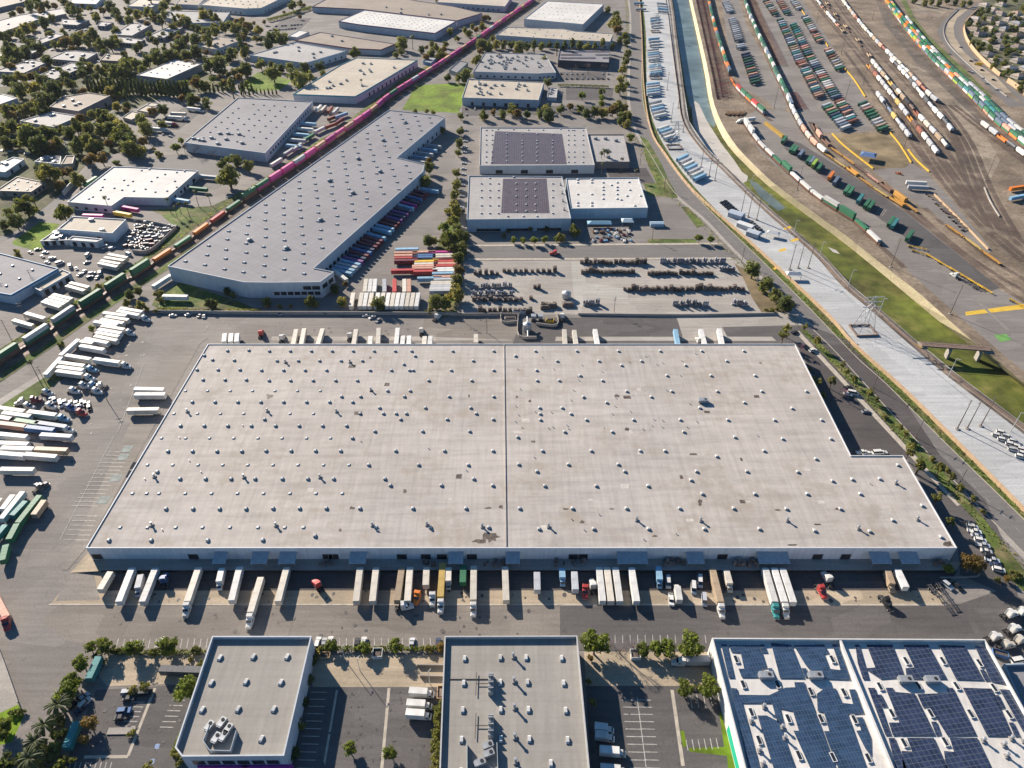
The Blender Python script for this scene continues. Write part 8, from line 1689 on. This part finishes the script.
for k, (a, c) in enumerate((((957, 429), (789.5, 269.5)), ((967, 428.5), (798, 268)), ((980.5, 426), (808, 268)), ((789.5, 269.5), (741, 213.6)), ((798, 268), (748, 217)), ((808, 268), (756.5, 220)), ((741, 213.6), (701, 167)), ((748, 217), (709, 176)), ((756.5, 220), (714.7, 180.6)))):
    p, q = Vector((*S(*a), 18.5)), Vector((*S(*c), 18.5)); b = MB(); prev = None; mid = (p + q) / 2
    for i in range(13):
        t = i / 12; w = p.lerp(q, t) - Vector((0, 0, 4 * t * (1 - t) * 3)); w = w - Vector((mid.x, mid.y, 0))
        if prev: b.cyl(prev, w, .045, .045, 4, 'frame', False)
        prev = w
    tag(ob('power_cable', b.data('power_cable'), None, (mid.x, mid.y, 0)), 'sagging power cable', 'strung between the tall corridor poles', 'cable', 'power cables')
def bridge():
    a, c = Vector(S(921, 344, 1)), Vector(S(990, 349, 1)); d = c - a; l = d.length; h = math.atan2(d.y, d.x); m = (a + c) / 2
    t = thing('footbridge', 'narrow brown beam bridge', 'crossing the green channel', 'bridge', (m.x, m.y, 0), h)
    b = MB(); b.box(-l / 2, l / 2, -2.2, 2.2, .5, 1.3, 'brown_steel'); ob('deck', b.data('deck'), t)
    for y in (-2.1, 2.1):
        r = MB(); r.box(-l / 2, l / 2, y - .08, y + .08, 2.2, 2.35, 'brown_steel')
        for k in range(int(l / 2)): r.box(-l / 2 + 2 * k, -l / 2 + 2 * k + .12, y - .06, y + .06, 1.303, 2.2, 'brown_steel')
        ob('railing', r.data('railing'), t)
    for x in (-l * .06, l * .38):
        p = MB(); p.box(x - .7, x + .7, -2.0, 2.0, ZB, .498, 'concrete', .1, .2); ob('pier', p.data('pier'), t)
    for x in (-l / 2 + 1, l / 2 - 1):
        p = MB(); p.box(x - 2, x + 2, -3, 3, -1, .497, 'concrete'); ob('abutment', p.data('abutment'), t)
    spawn('barrier', 'barrier_block', 'yellow barrier block', 'at the west end of the bridge', 'barrier', (*S(917, 346), 0), R(30), PAL['yellow'])
bridge()
random.seed(91)
def piles(rows, kind, look, group):
    for where, pts in rows:
        for x, y in pts:
            p = S(x, y); t = spawn(kind + str(random.randrange(4)), 'pallet_stack' if kind == 'pallets' else 'wrapped_pallets', look, where, 'pallets', (*p, 0), random.uniform(-.06, .06), None, group, False, random.uniform(.85, 1.12))
rowx = lambda a, c, y, st, j=.6: [(a + k * st + random.uniform(-.5, .5), y + random.uniform(-j, j)) for k in range(int((c - a) / st) + 1)]
f6 = lambda x: 610 + x / 5.12
piles([('in the topmost row of the pallet yard', rowx(582, 648, 263.5, 4.2)), ('in the second row right of the yard gate', rowx(583, 634, 273, 3.8)), ('in the third row behind the longest one', rowx(649, 712, 274.5, 3.9)), ('in the longest row of the pallet yard', rowx(625, 685, 290.5, 4.1)), ('in the right half of the longest row', rowx(688, 745, 290, 4.2)),
       ('in the top row left of the gate', rowx(504, 556, 272, 5.6)), ('in the left middle row', rowx(475, 500, 274.5, 5.5)), ('in the row above the recycling plant', rowx(474, 526, 300.5, 5.3)), ('in the bottom row by the left wall', rowx(480, 534, 312, 5)), ('alone in the left half of the yard', [(535, 288), (539, 289), (531, 299)]), ('near the plant', rowx(543, 556, 306, 4))], 'pallets', 'dark pallet stack', 'pallet stacks in the yard')
piles([('in the white row at the yard front', rowx(675, 707, 305.5, 6)), ('in the white block at the right front', rowx(734, 748, 305, 5)), ('in the block right of the light slab', rowx(586, 598, 305, 5)), ('in the left column of the yard', rowx(476, 510, 288, 5.5)), ('in the lower left rows', rowx(474, 515, 296, 6)), ('behind the long row of stacks', rowx(722, 733, 271, 5)), ('along the street fence', rowx(662, 722, 263, 6))], 'goods', 'pale wrapped load', 'wrapped loads in the yard')
def plant():
    o = S(530, 325); t = thing('recycling_plant', 'grey machine plant with hoppers and a conveyor', 'behind the rear wall of the main warehouse', 'machinery', (*o, 0))
    def at(x, y): q = S(460 + x / 6.4, 240 + y / 6.4); return (q[0] - o[0], q[1] - o[1])
    for nm, x, y, w, d, h, m in (('silo', 430, 580, 5, 5, 5, 'metal'), ('hopper', 470, 515, 3, 3, 4, 'metal'), ('hopper', 515, 515, 3, 3, 4, 'metal'), ('bin', 360, 470, 5, 2.5, 2.4, 'canopy'), ('bin', 405, 470, 5, 2.5, 2.4, 'canopy'), ('bin', 440, 470, 4, 2.5, 3, 'frame'), ('bin', 545, 440, 6, 3, 2, 'pallet'), ('bin', 590, 430, 6, 3, 2.4, 'pallet'), ('bin', 690, 420, 7, 4, 2, 'pallet'), ('tank', 680, 370, 6, 5, 4, 'metal'), ('bin', 575, 520, 5, 3, 1.5, 'yellow_line'), ('bin', 320, 510, 7, 3, 1.5, 'concrete')):
        p = at(x, y); b = MB()
        if nm in ('silo', 'tank'):
            b.cyl((0, 0, .6), (0, 0, h), w / 2, w / 2, 16, m); b.cyl((0, 0, h), (0, 0, h + 1), w / 2, .5, 16, m)
            for k in range(4): b.cyl((w * .35 * math.cos(k * 1.57), w * .35 * math.sin(k * 1.57), 0), (w * .35 * math.cos(k * 1.57), w * .35 * math.sin(k * 1.57), .6), .2, .2, 6, 'frame')
        elif nm == 'hopper': b.box(-w / 2, w / 2, -d / 2, d / 2, 0, 1.6, 'frame', .5, .5); b.box(-w / 2 + .5, w / 2 - .5, -d / 2 + .5, d / 2 - .5, 1.603, h, m, -.5, -.5)
        else: b.box(-w / 2, w / 2, -d / 2, d / 2, 0, h, m, .1, .1); b.box(-w / 2 + .4, w / 2 - .4, -d / 2 + .4, d / 2 - .4, h + .003, h + .5, 'dirt_dark', .6, .5)
        ob(nm, b.data(nm), t, (*p, 0))
    p, q = at(435, 640), at(430, 540); b = MB(); b.cyl((*p, .8), (*q, 5.5), .5, .5, 8, 'metal'); ob('conveyor', b.data('conveyor'), t)
    for i, pts in enumerate(([(265, 455), (268, 530), (370, 532)], [(372, 490), (376, 620), (490, 632)], [(485, 545), (620, 552), (618, 470)])):
        low_wall('plant_wall', ('low grey wall on the left', 'low grey wall at the front', 'low grey wall on the right')[i] + ' of the plant', 'behind the main warehouse', [(460 + x / 6.4, 240 + y / 6.4) for x, y in pts], 1.8, .3, 'concrete')
plant()
# goods outside the white roofed annex, crates near the docks, transformer boxes in the lots
random.seed(93)
for k in range(46):
    x, y = 590 + random.random() * 42, 229.5 + random.random() * 13; p = S(x, y); c = random.choice(('white', 'pale grey', 'brown', 'maroon', 'dark grey', 'light blue'))
    t = thing('machine_part', c + ' stored machine part', 'on the lot behind the blue tents', 'machinery', (*p, 0), random.uniform(0, 3), 'stored machines behind the tents'); b = MB(); w, d, h = random.uniform(.8, 1.8), random.uniform(.7, 1.2), random.uniform(.7, 1.8)
    b.box(-w, w, -d, d, .15, h, 'trim', .12, .1); b.cyl((0, 0, h), (w * .3, 0, h + .7), .3, .2, 8, 'trim'); b.box(-w * .9, w * .9, -d * .8, d * .8, 0, .148, 'frame'); ob('body', b.data('body'), t, color=PAL[c])
def crate_box(name, look, where, at, w, d, h, m, cat):
    t = thing(name, look, where, cat, (*S(*at), 0), .02); b = MB()
    for a in ((-w / 2, -w / 2 + .2, -d / 2, d / 2), (w / 2 - .2, w / 2, -d / 2, d / 2), (-w / 2 + .2, w / 2 - .2, -d / 2, -d / 2 + .2), (-w / 2 + .2, w / 2 - .2, d / 2 - .2, d / 2)): b.box(*a, 0, h, m)
    ob('wall', b.data('wall'), t); q = MB(); q.box(-w * .3, w * .3, -d * .3, d * .3, 0, h * .7, 'pallet'); ob('contents', q.data('contents'), t)
crate_box('bin_enclosure', 'white walled bin enclosure', 'at the left front car park hedge', (378, 655), 3.6, 3.6, 2, 'pole_white', 'enclosure'); crate_box('bin_enclosure', 'white walled bin enclosure', 'below the leafless tree', (635, 656), 3.6, 3.6, 2, 'pole_white', 'enclosure')
crate_box('crate_group', 'wooden crate pair', 'beside the tan warehouse wall', (325, 656), 4, 2.4, 1, 'block', 'crate'); crate_box('crate_group', 'cream slatted crate', 'by the white box trucks', (441, 694), 2.6, 4.8, 1.6, 'block', 'crate')
def ramp_wall(look, where, pts): low_wall('dock_ramp_wall', look, where, pts, 1.2, .3, 'concrete_warm')
ramp_wall('sloped pale ramp wall', 'at the left of the pipe rack warehouse', [(417, 666), (444, 666.5)]); ramp_wall('lower pale ramp wall', 'at the left of the pipe rack warehouse', [(420, 677), (444, 677.5)]); ramp_wall('pale ramp wall', 'beside the solar warehouse dock', [(683, 663), (711, 663.5)])
low_wall('planter_kerb', 'long narrow kerbed planter', 'in the middle of the left car park', [(108, 731.5), (135, 731)], .25, 2.2, 'concrete', 'kerb')
low_wall('kerb_island', 'kerb island', 'east of the main warehouse dock', [(940, 578), (975, 577), (979, 574)], .3, .5, 'kerb', 'kerb')
def surplus(stem, look, keep):
    """past the number kept as things, the farthest of a kind become one mass"""
    T = sorted((t for t in THINGS if t[0].name.split('.')[0] == stem), key=lambda t: t[0].location.length)[keep:]
    b = MB(); drop = set()
    for t in T:
        o = t[0]; drop.add(o); c, sn = math.cos(o.rotation_euler.z), math.sin(o.rotation_euler.z)
        for ch in list(o.children):
            col = tuple(round(x, 3) for x in ch.color[:3]); key = 'steel_%d_%d_%d' % tuple(int(x * 1000) for x in col)
            if key not in M: M[key] = mat(key, col, .65, .2, .4)
            base = len(b.v); b.v += [(o.location.x + v.co.x * c - v.co.y * sn, o.location.y + v.co.x * sn + v.co.y * c, o.location.z + v.co.z) for v in ch.data.vertices]
            for f in ch.data.polygons: b.f.append(tuple(base + i for i in f.vertices)); b.m.append(b.mi(key)); b.uv.append(None)
            bpy.data.objects.remove(ch)
    THINGS[:] = [t for t in THINGS if t[0] not in drop]
    for o in drop: bpy.data.objects.remove(o)
    if T: m = structure(stem, b, look, 'stuff')
surplus('shipping_container', 'coloured shipping containers of the most distant stacked trains', 292)
finish_labels()

# ------------------------------------------------------------------ air
hz = MB(); hz.box(-2300, 2300, -400, 2600, -8.5, 262, 'haze')
hm_ = bpy.data.materials.new('haze'); hm_.use_nodes = True; nn = hm_.node_tree.nodes; nn.remove(nn['Principled BSDF']); pv = nn.new('ShaderNodeVolumePrincipled')
pv.inputs['Color'].default_value = (.86, .9, .96, 1); pv.inputs['Density'].default_value = .000015; pv.inputs['Anisotropy'].default_value = .2
hm_.node_tree.links.new(pv.outputs[0], nn['Material Output'].inputs['Volume']); M['haze'] = hm_
hzo = structure('haze', hz, 'thin pale haze over the district', 'stuff')
# ------------------------------------------------------------------ camera, sun, sky
cam = bpy.data.cameras.new('camera'); co = bpy.data.objects.new('camera', cam); COL.objects.link(co)
co.location = (0, 0, CAM_H); co.rotation_euler = (math.pi / 2 - PITCH, 0, 0)
cam.sensor_width = 36; cam.lens = FPX / 1024 * 36; cam.clip_end = 9000; SC.camera = co
SUN_EL, SUN_AZ = R(25.2), R(139.5)        # elevation; compass bearing the shadows run to
d = Vector((math.sin(SUN_AZ) * math.cos(SUN_EL), math.cos(SUN_AZ) * math.cos(SUN_EL), -math.sin(SUN_EL)))
sl = bpy.data.lights.new('sun', 'SUN'); sl.energy = 5.0; sl.angle = R(.5); sl.color = (1, .895, .77)
so = bpy.data.objects.new('sun', sl); COL.objects.link(so); so.rotation_euler = d.to_track_quat('-Z', 'Y').to_euler()
w = bpy.data.worlds.new('World'); SC.world = w; w.use_nodes = True; N, L = w.node_tree.nodes, w.node_tree.links
sky = N.new('ShaderNodeTexSky'); sky.sky_type = 'NISHITA'; sky.sun_disc = False; sky.sun_elevation = SUN_EL; sky.sun_rotation = SUN_AZ - math.pi; sky.altitude = 0; sky.ozone_density = 4.0; sky.dust_density = .6
hs = N.new('ShaderNodeMix'); hs.data_type = 'RGBA'; hs.blend_type = 'MULTIPLY'; hs.inputs[0].default_value = 1; hs.inputs[7].default_value = (.5, .9, 1.12, 1)
L.new(sky.outputs[0], hs.inputs[6]); L.new(hs.outputs[2], N['Background'].inputs['Color']); N['Background'].inputs['Strength'].default_value = .052
SC.view_settings.view_transform = 'Standard'; SC.view_settings.look = 'None'; SC.view_settings.exposure = 1.02; SC.view_settings.gamma = 1
SC.cycles.max_bounces = 5; SC.cycles.diffuse_bounces = 2; SC.cycles.glossy_bounces = 2
SC.cycles.use_adaptive_sampling = True; SC.cycles.use_denoising = True
